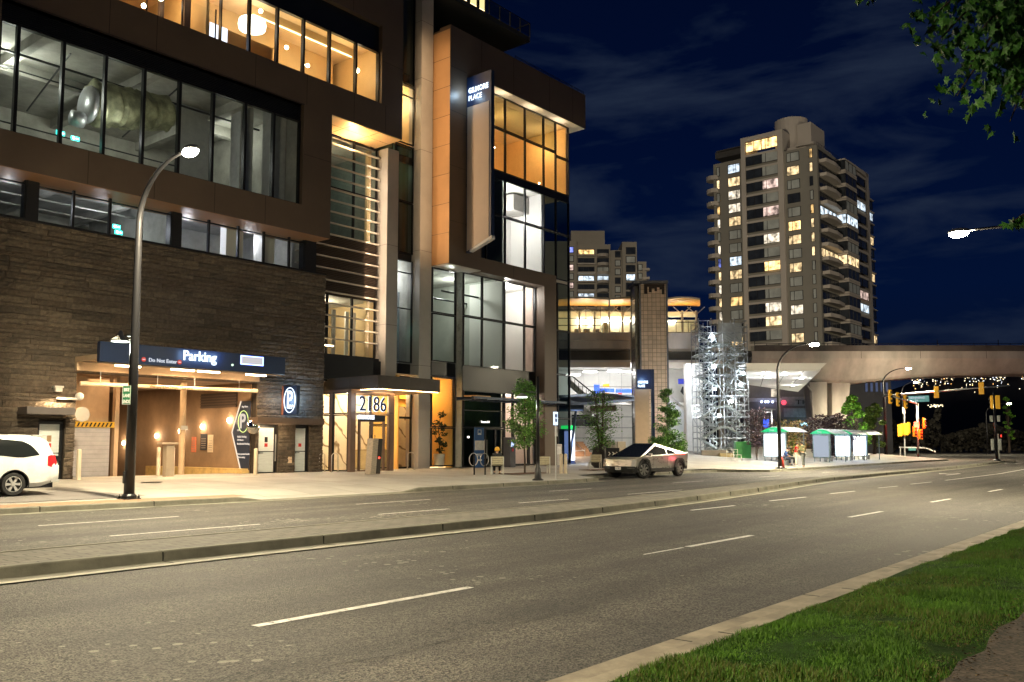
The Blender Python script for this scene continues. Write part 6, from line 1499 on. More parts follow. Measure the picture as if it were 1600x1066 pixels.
# ================================================================ BUS SHELTERS
def shelter(px, py, wl, wr, label, L_=3.9, bright=5, lit=True):
    t = FW(px, py, wl)[0]; z = gh(t, (wl + wr) / 2); A = thing('bus_shelter', label, 'bus shelter', W(t, wl, z), ANG, 'glass bus shelters with green ends')
    wd = wl - wr; fr = mat('shelter_frame', (.2, .26, .27), .4, .5)
    pan = emis('ad_bright', (.86, .93, 1), 1.6) if lit else emis('ad_dim', (.6, .68, .8), .25)
    MB().box(0, -wd, .35, .16, 0, 2.25).build('ad_case', fr, A, bevel=.01); MB().box(-.02, -wd + .1, .42, .0, -.1, 2.1).build('ad_panel', pan, A)
    g = MB(); n = 8; prof = [(0, 2.3)] + [(-(wd + .35) * i / n + .17, 2.3 + .33 * math.sin(PI * i / n)) for i in range(n + 1)]
    prof = [(-(wd + .35) * i / n + .17, 2.27 + .36 * math.sin(PI * i / n)) for i in range(n + 1)]
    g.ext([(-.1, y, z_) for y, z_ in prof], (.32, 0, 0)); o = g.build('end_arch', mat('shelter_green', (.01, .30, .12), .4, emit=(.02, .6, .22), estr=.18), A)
    if wd > 1.25: text('lettering', 'Stop', .2, emis('soft_letters', (1, 1, 1), 1), o, (-.12, -wd * .32, 2.36), (PI / 2, 0, -PI / 2))
    g = MB(); gg = MB()
    for i in range(n):
        (y0, z0), (y1, z1) = prof[i], prof[i + 1]
        gg.quad((.2, y0, z0), (L_, y0, z0), (L_, y1, z1), (.2, y1, z1))
    gg.build('roof_glass', mat('shelter_roof', (.55, .58, .72), .3, 0, var=.05), A)
    for k in range(6): x = .2 + (L_ - .2) * k / 5; g.tube([(x, y, z_ + .02) for y, z_ in prof], .03, 6)
    g.build('roof_rib', mat('rib_white', (.6, .62, .66), .4, .3), A)
    for x, y in ((1.3, -.1), (L_ - .15, -.1), (L_ - .15, -wd + .1), (0.08, -.1), (0.08, -wd + .1)): MB().tube([(x, y, 0), (x, y, 2.28)], .04, 8).lathe([(.08, 0), (.08, .02)], (x, y, 0), 8).build('post', fr, A)
    MB().quad((1.3, -.1, .3), (L_ - .15, -.1, .3), (L_ - .15, -.1, 2.15), (1.3, -.1, 2.15)).build('back_glass', glass('shelter_glass', (.55, .65, .85), .9), A)
    g = MB(); g.box(1.6, -.55, .42, 3.2, -.2, .46); g.box(1.7, -.5, 0, 1.75, -.25, .42); g.box(3.05, -.5, 0, 3.1, -.25, .42); g.build('seat', steel, A)
    light('POINT', (-.45, -wd / 2, 1.4), 40 if lit else 5, (.72, .84, 1), A, .4); light('POINT', (2.2, -wd / 2, 2.1), 20 if lit else 6, (.6, .7, 1), A, .2)
    return A
shelter(1193, 723, -6.3, -8.15, 'leftmost bus shelter with a blazing white panel behind the lamp pole')
shelter(1270.5, 723, -8.1, -9.5, 'bus shelter with the dim grey panel under a full green arch', lit=False)
shelter(1305, 722, -7.9, -9.25, 'third bus shelter from the left with a bright panel and a post before it')
shelter(1333, 721, -7.8, -9.05, 'rightmost bus shelter of the row with a bright split panel')
# ================================================================ TRAFFIC SIGNALS
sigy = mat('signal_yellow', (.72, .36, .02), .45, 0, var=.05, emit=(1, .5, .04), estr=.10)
def sighead(par, x, y, z, rz, h=1.15, lit=None):
    A = MB().box(-.2, -.1, -h / 2, .2, .12, h / 2).build('signal_head', sigy, par, bevel=.02, loc=(x, y, z), rotz=rz)
    MB().box(-.26, .02, -h / 2 - .08, .26, .05, h / 2 + .08).build('backboard', sigy, A)
    for k in range(3):
        zz = h / 2 - h / 6 - k * h / 3
        MB().lathe([(.13, -.13), (.14, -.3)], (0, 0, zz), 14, axis='y').build('visor', mat('visor_dark', (.03, .03, .03), .5), A)
        if lit == k: MB().ball((0, -.15, zz), .13).build('lit_lens', emis('red_signal', (1, .04, .01), 60), A)
    return A
A = thing('traffic_signal', 'long signal mast arm on the lamp pole with a street name sign', 'traffic signal', D_, ANG, 'traffic signals at the intersection')
zz = 7.1
MB().tube([(0, 0, zz - .15), (0, -7, zz + .25), (0, -13.2, zz + .55)], [.14, .1, .06], 10).build('mast_arm', galv, A, smooth=True)
MB().tube([(.3, 0, 0), (.3, 0, zz + .1)], .16, 12).box(.05, -.15, 1.1, .2, .2, 2.2).build('pole', polem, A)
for y, z, w in ((-5.8, zz + .1, 0), (-10.4, zz + .35, 0)):
    sighead(A, 0, y, z, PI / 2, 1.15)
MB().tube([(0, -8.9, zz + .3), (0, -9.0, zz + 1.0)], .04, 6).build('camera_stub', galv, A)
o = MB().box(-.03, -5.0, zz - .95, 0, -2.6, zz - .25).build('name_plate', mat('plate_green', (.05, .16, .14), .5, emit=(.12, .3, .28), estr=.25), A)
text('lettering', 'HENNING', .34, emis('soft_letters', (1, 1, 1), 1), o, (-.035, -2.8, zz - .58), (PI / 2, 0, -PI / 2), sx=1.15); text('lettering', 'DR', .26, emis('soft_letters', (1, 1, 1), 1), o, (-.035, -3.5, zz - .88), (PI / 2, 0, -PI / 2))
A = thing('traffic_signal', 'distant signal mast with three orange heads and two red lights', 'traffic signal', (0, 0, 0), 0, 'traffic signals at the intersection')
Yd = 103; pb = AT(1434, 700, Yd); pt_ = AT(1433.5, 631, Yd)
MB().tube([(pb.x, Yd, 0), pt_], .13, 10).tube([pt_, AT(1396, 620, 93)], [.12, .06], 10).build('mast', galv, A, smooth=True)
for px, py in ((1391, 620), (1403, 624), (1415, 628)):
    p = AT(px, py, 93.5 + (px - 1391) * .2); sighead(A, p.x, p.y, p.z, .6, 1.35)
p = AT(1444, 661, Yd); sighead(A, p.x, p.y, p.z, .7, 1.1)
for px, py in ((1431.5, 668.5), (1440, 672.5)):
    p = AT(px, py, Yd - .6); sighead(A, p.x, p.y + .3, p.z - (.45), 0, 1.0, lit=0)
    light('POINT', p + Vector((0, -.6, .1)), 170, (1, .03, .01), A, .2)
MB().box(pb.x - .5, Yd - .4, pt_.z - 2.7, pb.x + .1, Yd - .35, pt_.z - 2.1).build('small_sign', mat('sign_white_p', (1, 1, 1)), A)
A = thing('traffic_signal', 'signal pole with two yellow heads side by side under the long arm', 'traffic signal', (0, 0, 0), 0, 'traffic signals at the intersection')
Yd = 108; pb = AT(1413.5, 708, Yd); MB().tube([(pb.x, Yd, 0), AT(1413, 645, Yd)], .09, 10).build('pole', galv, A)
for px, py, r_ in ((1404, 673, PI), (1414, 671, PI)): p = AT(px, py, Yd); sighead(A, p.x, p.y - .3, p.z, r_, 1.3); sighead(A, p.x + .35, p.y - .2, p.z + .15, PI + .6, 1.3)
MB().box(pb.x - .1, Yd - .15, 5.4, pb.x + .2, Yd, 6.2).build('small_sign', mat('sign_white_p', (1, 1, 1)), A)
A = thing('traffic_signal', 'dark signal pole on the median tip with two yellow signal backs', 'traffic signal', at_g(1558, 720), ANG, 'traffic signals at the intersection')
pz = (720 - 613) / 1390 * 86.5
MB().tube([(0, 0, 0), (0, 0, pz)], [.14, .1], 12).build('pole', polem, A, smooth=True); MB().lathe([(.3, 0), (.28, .1), (.18, .18)], (0, 0, 0), 14).build('base', polem, A)
sighead(A, .14, .2, pz - 1.0, PI / 2 + 1.1, 1.15); sighead(A, .14, -.2, pz - 1.0, PI / 2 + .6, 1.15)
for dz_, hh in ((-2.6, .6), (-5.1, 1.1)):
    for dy in (-.32, .32): MB().box(-.15, dy - .13, pz + dz_ - hh / 2, .1, dy + .13, pz + dz_ + hh / 2).build('pedestrian_box', mat('box_cream', (.5, .5, .42), .5), A, bevel=.02)
MB().lathe([(.05, 0), (.05, .25)], (0, -.45, pz - 4.4), 8).build('red_beacon', emis('dim_red2', (.8, .05, .03), .8), A)
MB().box(-.02, -.22, 0, .1, -.1, 2.6).build('side_post', mat('box_cream', (1, 1, 1)), A)
A = thing('guard_rail', 'low pale barrier arm at the far side of the intersection', 'barrier', (0, 0, 0))
MB().tube([AT(1405, 699, 112), AT(1446, 700, 112), AT(1461, 706, 106)], .09, 8).tube([AT(1407, 699, 112), AT(1407, 712, 112)], .07, 8).build('arm', mat('bar_white', (.7, .7, .68), .5), A); MB().box(*AT(1420, 704, 111.7), *(AT(1431, 700.5, 111.7) + Vector((0, .1, 0)))).build('plate', mat('plate_green', (1, 1, 1)), A)
p = onw(1222.5, -11.5); A = thing('traffic_cone', 'small red traffic cone at the foot of the lamp pole by the shelter', 'traffic cone', p)
MB().lathe([(.17, .03), (.04, .72), (.03, .74)], (0, 0, 0), 16).build('cone', mat('cone_red', (.75, .06, .03), .5), A, smooth=True); MB().box(-.22, -.22, 0, .22, .22, .03).build('base', blackm, A); MB().lathe([(.128, .24), (.096, .42)], (0, 0, 0), 16).build('stripe', mat('sign_white_p', (1, 1, 1)), A)
# ================================================================ APARTMENT TOWERS
winc = {}
def litm(c, s):
    k = 'lit_%s_%s' % (c, s)
    if k in MC: return MC[k]
    m = litm0(c, s); nt = m.node_tree; e_ = nt.nodes['Emission']; tc_ = nt.nodes.new('ShaderNodeTexCoord'); n_ = nt.nodes.new('ShaderNodeTexNoise'); n_.inputs['Scale'].default_value = .9; n_.inputs['Detail'].default_value = 3
    mr_ = nt.nodes.new('ShaderNodeMapRange'); mr_.inputs['From Min'].default_value = .35; mr_.inputs['From Max'].default_value = .65; mr_.inputs['To Min'].default_value = s * .12; mr_.inputs['To Max'].default_value = s * .85
    nt.links.new(tc_.outputs['Object'], n_.inputs['Vector']); nt.links.new(n_.outputs['Fac'], mr_.inputs['Value']); nt.links.new(mr_.outputs[0], e_.inputs[1]); return m
def litm0(c, s): k = 'lit_%s_%s' % (c, s); return emis(k, {'w': (1, .72, .38), 'y': (1, .62, .24), 'c': (.75, .88, 1), 'n': (1, .86, .66), 'p': (1, .72, .62), 'b': (.25, .3, .9)}[c], s)
darkw = mat('dark_pane', (.035, .04, .045), .08, 0, var=.3, scale=.4, spec=.8); greyw = mat('blind_pane', (.48, .50, .45), .5, 0, var=.15, scale=.4)
FR = mat('window_frame', (.02, .02, .02), .5, var=0)
def tw_window(par, o, ux, z0, z1, s0, s1, pane, name='window', split=(.42,), dep=.12, n=None):
    # o: origin vector in the local frame, ux: unit direction along the wall, n: outward normal
    g = MB(); 
    def P(s, z, d): v = o + ux * s + n * d; return (v.x, v.y, z)
    def bar(a, b2, c, d): g.add([P(a, c, -.02), P(b2, c, -.02), P(b2, d, -.02), P(a, d, -.02), P(a, c, dep), P(b2, c, dep), P(b2, d, dep), P(a, d, dep)], [(0, 1, 2, 3), (7, 6, 5, 4), (0, 4, 5, 1), (1, 5, 6, 2), (2, 6, 7, 3), (3, 7, 4, 0)])
    t = .09; bar(s0, s1, z0, z0 + t); bar(s0, s1, z1 - t, z1); bar(s0, s0 + t, z0 + t, z1 - t); bar(s1 - t, s1, z0 + t, z1 - t)
    for f in split: x = s0 + (s1 - s0) * f; bar(x - t / 2, x + t / 2, z0 + t, z1 - t)
    w = g.build(name, FR, par); MB().add([P(s0, z0, .03), P(s1, z0, .03), P(s1, z1, .03), P(s0, z1, .03)], [(0, 1, 2, 3)]).build('pane', pane, w)
    return w
R5 = random.Random(21)
T = thing('apartment_tower', 'tall apartment tower with pale frames and many lit windows right of the station', 'building', W(0, 0, 0), ANG)
cor = AT(1281, 400, 185); T.location = Vector((cor.x, 185, 0)); tcx, tcy = cor.x, 185.0
KT = CP + 42 * SP / 190
def sN(px):  # distance along the left face at a picture column
    k = (px - 800) / FPX * KT; return (tcx - k * tcy) / (-N.x + k * N.y)
def sU(px):
    k = (px - 800) / FPX * KT; return (k * tcy - tcx) / (U.x - k * U.y)
def zat(px, py, s, face):
    base = Vector((tcx, tcy, 0)) + (N * s if face == 'n' else U * s); return AT(px, py, base.y).z
O = Vector((0, 0, 0)); UX = Vector((1, 0, 0)); UY = Vector((0, 1, 0))
tan = mat('tower_taupe', (.27, .25, .20), .8, var=.06, scale=.1); pale = mat('tower_cream', (.52, .46, .38), .75, var=.05, scale=.1); bal = mat('balcony_cream', (.5, .44, .36), .75, var=.06, scale=.2)
sL, sWa, sWb, sC = sN(1117), sN(1163), sN(1229), 0
FH = 3.04; ztop = zat(1262, 229, 2, 'n'); zwf = zat(1222, 206, 9, 'n')
s27, s57, s74 = sU(1327), sU(1357), sU(1372)
g = MB()
g.box(.05, 0, 0, s27, sWa + 0, ztop)                       # main dark body
g.box(.0, sWb - .02, 0, s27, sL, zat(1140, 252, 20, 'n'))
g.box(s27, 1.5, 0, s74, sWa, ztop - 1)
g.build('wall', tan, T)
g = MB(); g.box(-.7, sWb, 0, 6, sWb + 1.2, zwf); g.box(-.7, sWa - 1.0, 0, 6, sWa, zwf); g.box(-.7, sWb + 1.2, zwf - 1.0, 6, sWa - 1.0, zwf)
rows = [zwf - 1.0 - k * FH for k in range(18)]
for z in rows[1:]: g.box(-.55, sWb + 1.2, z - .45, 1, sWa - 1.0, z)
g.box(s27, -.6, 0, s27 + .2 * (s57 - s27), 3, ztop + 1.0); g.box(s57 - .12 * (s57 - s27), -.6, 0, s57, 3, ztop + 1.0); g.box(s27, -.6, ztop + .1, s57, 3, ztop + 1.0)
for k in range(18): z = ztop - k * FH; g.box(s27 + .2 * (s57 - s27), -.45, z - .9, s57 - .12 * (s57 - s27), 1.4, z - .3)
g.build('pale_frame', pale, T)
wk = [('n', .95), ('w', .8)]
pat = dict(wide={0: 'y', 3: 'p', 5: 'p', 7: 'n', 9: 'y', 12: 'n', 13: 'w'}, win={1: 'w', 7: 'c', 0: 'c'}, win2={5: 'y'}, bay={4: 'c', 7: 'w'})
st_ = {'y': 1.5, 'w': .9, 'c': .75, 'n': .8, 'p': .6, 'b': .6}
for k in range(15):
    zt_ = rows[k] - .0
    c = pat['wide'].get(k); p = litm(c, st_[c]) if c else (darkw if k % 2 else greyw)
    half = (sWb + 1.25 + sWa - 1.05) / 2
    tw_window(T, O + UX * -.35, UY, zt_ - 2.5, zt_ - .1, half, sWa - 1.05, darkw if c != 'y' or k == 9 else p, 'wide_window', (.5,), n=-UX)
    tw_window(T, O + UX * -.35, UY, zt_ - 2.5, zt_ - .1, sWb + 1.25, half, p if c else greyw, 'wide_window', (.75,), n=-UX)
z1 = ztop - .5
a1, a2 = sN(1159), sN(1140); b1_, b2_ = sN(1127), sN(1122)
c1_, c2_ = sN(1253), sN(1233); d1_, d2_ = sN(1274), sN(1268.5)
def pm(c):
    if c: return litm(c, st_[c])
    r = R5.random(); return greyw if r < .52 else (darkw if r < .60 else litm(R5.choice('nnwwwy'), .7))
for k in range(15):
    z = z1 - k * FH
    tw_window(T, O, UY, z - 2.15, z - .1, c1_, c2_, pm(pat['win2'].get(k)), 'window', (.68,), n=-UX)
    tw_window(T, O, UY, z - 2.15, z - .1, d1_, d2_, pm('w' if k in (6, 7) else None), 'narrow_window', (), n=-UX)
    za = zat(1140, 258, 20, 'n') - k * FH
    tw_window(T, O + UX * -.02, UY, za - 2.1, za, a1, a2, pm(pat['win'].get(k)), 'window', (.32,), n=-UX)
    tw_window(T, O + UX * -.02, UY, za - 2.1, za, b1_, b2_, pm('w' if k in (1, 8) else ('b' if k == 7 else None)), 'narrow_window', (), n=-UX)
    # round-fronted balconies on the left end
    g = MB(); g.lathe([(1.9, za - 2.7), (1.9, za - 1.75)], (1.2, sL + .3, 0), 14); g.build('balcony', bal, T)
# balconies and bays on the right face
s09 = sU(1309)
for k in range(15):
    z = ztop - .5 - k * FH
    g = MB(); g.add([(1.5, -.0, z - 3.0), (1.8, -1.3, z - 3.0), (s09 * .55, -1.8, z - 3.0), (s09 - .3, -1.3, z - 3.0), (s09, 0, z - 3.0), (1.5, -.0, z - 2.35), (1.8, -1.3, z - 2.2), (s09 * .55, -1.8, z - 2.2), (s09 - .3, -1.3, z - 2.2), (s09, 0, z - 2.35)], [(4, 3, 2, 1, 0), (5, 6, 7, 8, 9)] + [(i, i + 1, i + 6, i + 5) for i in range(4)])
    g.build('balcony', bal, T)
    c = pat['bay'].get(k)
    tw_window(T, O, UX, z - 2.3, z - .35, .8, s09, litm(c, .7) if c else darkw, 'balcony_window', (.25, .5, .75), n=-UY)
    g = MB(); g.box(s09 + .1, -2.2, z - .45, s27, .1, z - .1); g.box(s09 + .1, -2.2, z - 3.05, s27, .1, z - 2.6)
    g.build('bay_band', bal, T)
    tw_window(T, O + UY * -2.05, UX, z - 2.6, z - .45, s09 + .15, s27 - .1, litm('c', .9) if k == 4 else (litm('w', .8) if k == 7 else (darkw if k % 3 else greyw)), 'bay_window', (.33, .66), n=-UY)
    tw_window(T, Vector((s09 + .15, 0, 0)), -UY, z - 2.6, z - .45, 0, 2.05, litm('c', .9) if k == 4 else (litm('w', .8) if k == 7 else darkw), 'bay_window', (), n=-UX)
    zr = ztop - .3 - k * FH
    tw_window(T, O + UY * -.3, UX, zr - 2.1 - .4, zr - .5, s27 + .24 * (s57 - s27), s57 - .16 * (s57 - s27), litm('c', .6) if k in (2, 10) else (litm('p', .4) if k == 9 else darkw), 'frame_window', (.5,), n=-UY)
    if k > 0:
        zc = z
        tw_window(T, O + UY * 1.0, UX, zc - 2.5, zc - .45, s57 + .2, s74 - .2, litm('c', .6) if k == 2 else (litm('w', .7) if k in (4, 7, 12) else darkw), 'end_window', (.5,), n=-UY)
        MB().box(s57, .6, zc - .4, s74, 2, zc - .1).build('bay_band', bal, T)
g = MB(); x = 5; yc = sN(1236)
g.lathe([(3.6, ztop - 1), (3.6, zat(1225, 180, 10, 'n'))], (7, sN(1222), 0), 24); g.box(4, sN(1262), ztop - 1, 12, sN(1240), zat(1250, 188, 6, 'n')); g.box(2, 3, ztop - .5, 14, 14, ztop + 1.2); g.box(1, 1, ztop + .8, 12, 5, ztop + 1.2)
g.build('penthouse', mat('tower_cream', (1, 1, 1)), T)
MB().box(-.4, sWb + 8, zwf - 1.7, 4, sL - 1, zwf - 1.5).box(.5, sL - 8, zwf - 3.0, 4, sL - .3, zwf - 1.5).build('roof_pergola', mat('roof_dark', (.06, .055, .05), .7), T)
g = MB(); g.box(0, -.02, ztop + .6, s27, .02, ztop + .65)
for k in range(12): g.box(k * 1.4, -.02, ztop, k * 1.4 + .05, .02, ztop + .62)
g.build('roof_rail', darkmetal, T)
# added unseen spotlights stand in for general city glow on the towers
def tower_fill(par, src, dst, p, cone, col=(1, .88, .70)):
    o = light('SPOT', src, p, col, None, 1.0, cone=cone, blend=.4, name='floodlight'); o.rotation_euler = (Vector(dst) - Vector(src)).to_track_quat('-Z', 'Y').to_euler()
tower_fill(T, (-5, 75, 27), (66, 196, 38), 62000, 42); tower_fill(T, (150, 60, 15), (72, 196, 38), 42000, 42)
# --- second tower behind the station
T2 = thing('apartment_tower', 'distant apartment tower behind the station roof', 'building', (0, 0, 0)); Y2 = 290
g = MB(); h2 = lambda py: AX(900, py, Y2)[1]
def R2x(px): return AX(px, 500, Y2)[0]
g.box(R2x(840), Y2, 0, R2x(902), Y2 + 20, h2(377)); g.box(R2x(902), Y2 + 4, 0, R2x(957), Y2 + 20, h2(378)); g.box(R2x(957), Y2 + 3, 0, R2x(974), Y2 + 20, h2(388)); g.box(R2x(974), Y2 + 1, 0, R2x(997), Y2 + 20, h2(377)); g.box(R2x(997), Y2 + 4, 0, R2x(1014), Y2 + 20, h2(405))
g.box(R2x(895), Y2 + 6, h2(377), R2x(949), Y2 + 18, h2(354)); g.build('wall', mat('tower2_wall', (.36, .32, .25), .8, var=.06, scale=.1), T2)
p2 = 13.9
def w2(px0, px1, py0, py1, pane, yy): 
    x0, z1_ = AX(px0, py0, Y2); x1, z0_ = AX(px1, py1, Y2)
    g = MB(); g.box(x0 - .15, yy - .12, z0_ - .15, x1 + .15, yy, z1_ + .15); w = g.build('window', FR, T2)
    g = MB(); n_ = max(1, int((x1 - x0) / 1.5)); 
    for i in range(n_): g.box(x0 + (x1 - x0) * i / n_ + .08, yy - .16, z0_ + .1, x0 + (x1 - x0) * (i + 1) / n_ - .08, yy - .13, z1_ - .1)
    g.build('pane', pane, w)
for k in range(7):
    py = 386 + k * p2
    w2(905, 930, py, py + 9, litm('y', 1.2) if k == 0 else (litm('c', .9) if k in (3, 5) else darkw), Y2 + 4)
    w2(935, 953, py, py + 9, litm('c', .5) if k == 3 else (greyw if k == 2 else darkw), Y2 + 4)
    w2(963, 971, py + 4, py + 13, greyw if k % 3 else darkw, Y2 + 3)
    w2(979, 993, py, py + 10, litm('c', .9) if k == 3 else (darkw if k != 1 else greyw), Y2 + 1)
    if k > 1: w2(1000, 1006, py - 4, py + 5, greyw, Y2 + 4)
    w2(890, 896, py, py + 9, litm('b', .9) if k == 0 else (litm('p', .5) if k == 2 or k == 4 else greyw), Y2)
    x0, z_ = AX(934, py + 12, Y2); x1 = R2x(954); MB().lathe([(1.9, z_ - .2), (2.0, z_ + .8)], ((x0 + x1) / 2, Y2 + 3.2, 0), 12).build('balcony', bal, T2)
    x0, z_ = AX(903, py + 11, Y2); x1 = R2x(932); MB().box(x0, Y2 + 2.4, z_, x1, Y2 + 4, z_ + .5).build('balcony', bal, T2)
    if k > 1: x0, z_ = AX(1006, py + 6, Y2); MB().box(x0, Y2 + 3, z_, x0 + 2.4, Y2 + 5, z_ + .8).build('balcony', bal, T2)
tower_fill(T2, (-5, 76, 27), (32, 290, 60), 150000, 24)
# --- low buildings seen under the guideway
A = thing('low_shop_building', 'low dark shop building under the guideway with a red round sign', 'building', (0, 0, 0)); Yl = 135
g = MB(); rect(g, 1160, 600, 1262, 710, Yl, 12, 0); g.build('wall', mat('shop_wall', (.17, .16, .16), .8, var=.15, scale=.3), A)
g = MB(); rect(g, 1222, 620, 1262, 634, Yl - .2, .2); rect(g, 1165, 622, 1222, 628, Yl - .2, .2); rect(g, 1225, 638, 1262, 652, Yl - .2, .2); g.build('fascia', mat('fascia_grey', (.34, .33, .34), .7), A)
text('lettering', 'THREE', 1.0, blackm, A, (AX(1242, 630, Yl)[0], Yl - .25, AX(0, 632, Yl)[1]), (PI / 2, 0, 0), sx=1.6)
x, z = AX(1225, 629, Yl - 1); MB().lathe([(.35, 0), (.35, .2)], (x, Yl - 1, z), 16, axis='y').build('round_sign', emis('sign_red', (.9, .05, .08), 1.0), A)
g = MB()
for px in (1190, 1196, 1200, 1207, 1216): x, z = AX(px, 628, Yl - 1); g.ball((x, Yl - 1, z), .16, 8, 5)
g.build('string_light', emis('blue_dot', (.5, .6, 1), 5), A)
g = MB(); rect(g, 1205, 608, 1217, 620, Yl - .3, .1); g.build('lit_window', litm('n', .7), A)
g = MB(); rect(g, 1252, 661, 1268, 666, Yl - 3, .3); g.build('cyan_sign', emis('cyan_sign', (.3, .75, 1), 2.6), A)
g = MB(); rect(g, 1193, 655, 1202, 668, 110, .2); g.build('blue_sign', emis('sign_blue2', (.03, .07, .5), 1.0), A)
o = MB(); rect(o, 1184, 618, 1212, 620, 112, 1.5); rect(o, 1188, 620, 1205, 622, 112, 1.2); 
A = thing('round_canopy_lamp', 'flat round plaza lamp on a thin mast above the first shelter', 'lamp', (0, 0, 0)); p = AT(1198, 641, 92)
MB().lathe([(.9, 0), (.85, .1), (.1, .2)], (p.x, 92, p.z), 20).lathe([(.6, -.25), (.62, -.2)], (p.x, 92, p.z), 20).build('disc', mat('lamp_housing', (1, 1, 1)), A); MB().tube([(p.x + .5, 92, 0), (p.x + .5, 92, p.z)], .07, 8).build('mast', galv, A)
light('POINT', (p.x, 91, p.z - .8), 60, (1, .95, .9), A, .2)
A = thing('dark_block', 'dark far office block under the guideway right of the piers', 'building', (0, 0, 0)); g = MB(); rect(g, 1325, 594, 1396, 712, 170, 20); g.build('wall', mat('far_wall', (.05, .05, .055), .8, var=.2, scale=.2), A)
g = MB()
for k in range(5): rect(g, 1352 + k * 8, 598, 1356 + k * 8, 612, 169.8, .1)
g.build('window', mat('blue_pane', (.06, .08, .14), .2, 0, emit=(.1, .14, .3), estr=.12), A)
# --- far hillside with the lights of the city
A = MB(); R6 = random.Random(8); prev = None; g = MB()
pts = [(600, 640), (900, 640), (1300, 640), (1420, 600), (1480, 583), (1560, 580), (1650, 583), (1900, 600), (2300, 650)]
for px, py in pts:
    top = AT(px, py, 5200); b_ = AT(px, 705, 4200); cur = [(b_.x, 4200, -5), (top.x * .92, 4700, top.z * .55), (top.x, 5200, top.z)]
    if prev: g.quad(prev[0], cur[0], cur[1], prev[1]); g.quad(prev[1], cur[1], cur[2], prev[2])
    prev = cur
tag(g.build('hill', mat('dark_hill', (.02, .018, .02), .95, var=.2, scale=.002)), kind='structure')
g = MB()
for k in range(620):
    px = R6.uniform(1415, 1720); py = 584 + abs(R6.gauss(0, 1)) * 10 + (6 if px < 1450 else 0)
    if R6.random() > .5 + .6 * math.sin(px * .11) * math.sin(px * .037): continue
    Y = 5150 - (py - 583) * 14; p = AT(px, py, Y - 60); r = R6.uniform(.5, 2.0); m = R6.choice((0, 0, 0, 1, 2)); g.box(p.x - r, p.y, p.z - r, p.x + r, p.y + 2, p.z + r, m)
for k in range(26):
    px = R6.gauss(1465, 6); py = R6.gauss(634, 1.2); p = AT(px, py, 3900); r = R6.uniform(.8, 2); g.box(p.x - r, p.y, p.z - r, p.x + r, p.y + 2, p.z + r, 0)
tag(g.build('city_lights', [emis('city_warm', (1, .82, .5), 1.6), emis('city_white', (.85, .9, 1), 1.6), emis('city_orange', (1, .5, .15), 1.6)]), 'tiny lights of the distant hillside town under the guideway', 'city lights', kind='stuff')
# dark tree mass beyond the intersection
g = MB(); R7 = random.Random(4)
for k in range(9000):
    px = R7.uniform(1330, 1720); f = R7.random(); topy = 655 + 14 * math.sin(px * .05) + 8 * math.sin(px * .17) if px < 1470 else 668 + 7 * math.sin(px * .04) + (8 if px < 1530 else 0)
    py = 706 - (706 - topy) * f ** .8; Y = R7.uniform(176, 205); p = AT(px, py, Y); s = R7.uniform(.15, .4)
    a = Vector((R7.gauss(0, 1), R7.gauss(0, 1), R7.gauss(0, 1))).normalized() * s; b_ = a.cross(Vector((R7.random(), R7.random(), R7.random()))).normalized() * s
    g.add([p + a, p + b_, p - a, p - b_], [(0, 1, 2, 3)])
tag(g.build('woodland', mat('dark_foliage', (.05, .045, .03), .8, var=.3, scale=.2)), 'dark mass of trees beyond the intersection', 'trees', kind='stuff')

# ================================================================ TREES
def leafy(g, c, r, n, size, R, shape=None, ms=(0, 1, 2), wts=None, droop=.2):
    for i in range(n):
        while True:
            q = Vector((R.uniform(-1, 1), R.uniform(-1, 1), R.uniform(-1, 1)))
            if q.length <= 1: break
        q = q * (q.length ** -.25 if q.length > .05 else 1); q = Vector((q.x * r[0], q.y * r[1], q.z * r[2])) + c
        s = size * R.uniform(.6, 1.3); d = Vector((R.gauss(0, 1), R.gauss(0, 1), R.gauss(0, .6) - droop)).normalized(); b2 = d.cross(Vector((R.gauss(0, 1), R.gauss(0, 1), R.gauss(0, 1)))).normalized()
        g.add([q - d * s, q + b2 * s * .45, q + d * s, q - b2 * s * .45], [(0, 1, 2, 3)], R.choice(ms))
def street_tree(name, label, base, H, crown, prof, nl, ls, mats=None, seed=1, stems=1, group='young street trees', r0=.05, gap=.32):
    R = random.Random(seed); A = thing(name, label, 'tree', base, 0, group)
    g = MB(); tips = []
    for s in range(stems):
        a = 2 * PI * s / max(1, stems) + .5; sp = .0 if stems == 1 else .35
        path = [Vector((0, 0, 0))]; n = 7
        for i in range(1, n + 1): f = i / n; path.append(Vector((math.cos(a) * sp * f + R.gauss(0, .03), math.sin(a) * sp * f + R.gauss(0, .03), H * .93 * f)))
        g.tube(path, [r0 * (1 - .75 * i / n) for i in range(n + 1)], 8)
        for i in range(60):
            f = crown + (1 - crown) * R.random() ** 1.5; k = f * n; j = min(n - 1, int(k)); p = path[j].lerp(path[j + 1], k - j)
            rad = prof((f - crown) / (1 - crown)); q = R.uniform(0, 2 * PI); e = p + Vector((math.cos(q) * rad, math.sin(q) * rad, rad * .35 + R.gauss(0, .05)))
            g.tube([p, p.lerp(e, .5) + Vector((0, 0, .04)), e], [.012, .009, .004], 5); tips.append((p, e))
    g.build('trunk', bark, A)
    g = MB(); per = nl // len(tips)
    for p, e in tips:
        if R.random() < gap * .5: continue
        for f in (.3, .5, .7, .88, 1.05): leafy(g, p.lerp(e, f), (ls * 4.2, ls * 4.2, ls * 3.2), per // 5, ls, R)
    g.build('crown', mats or leafm, A); return A
cone_ = lambda r: (lambda f: r * (1 - f) ** .7 + .12)
t1 = onw(820, -7.3, 740)
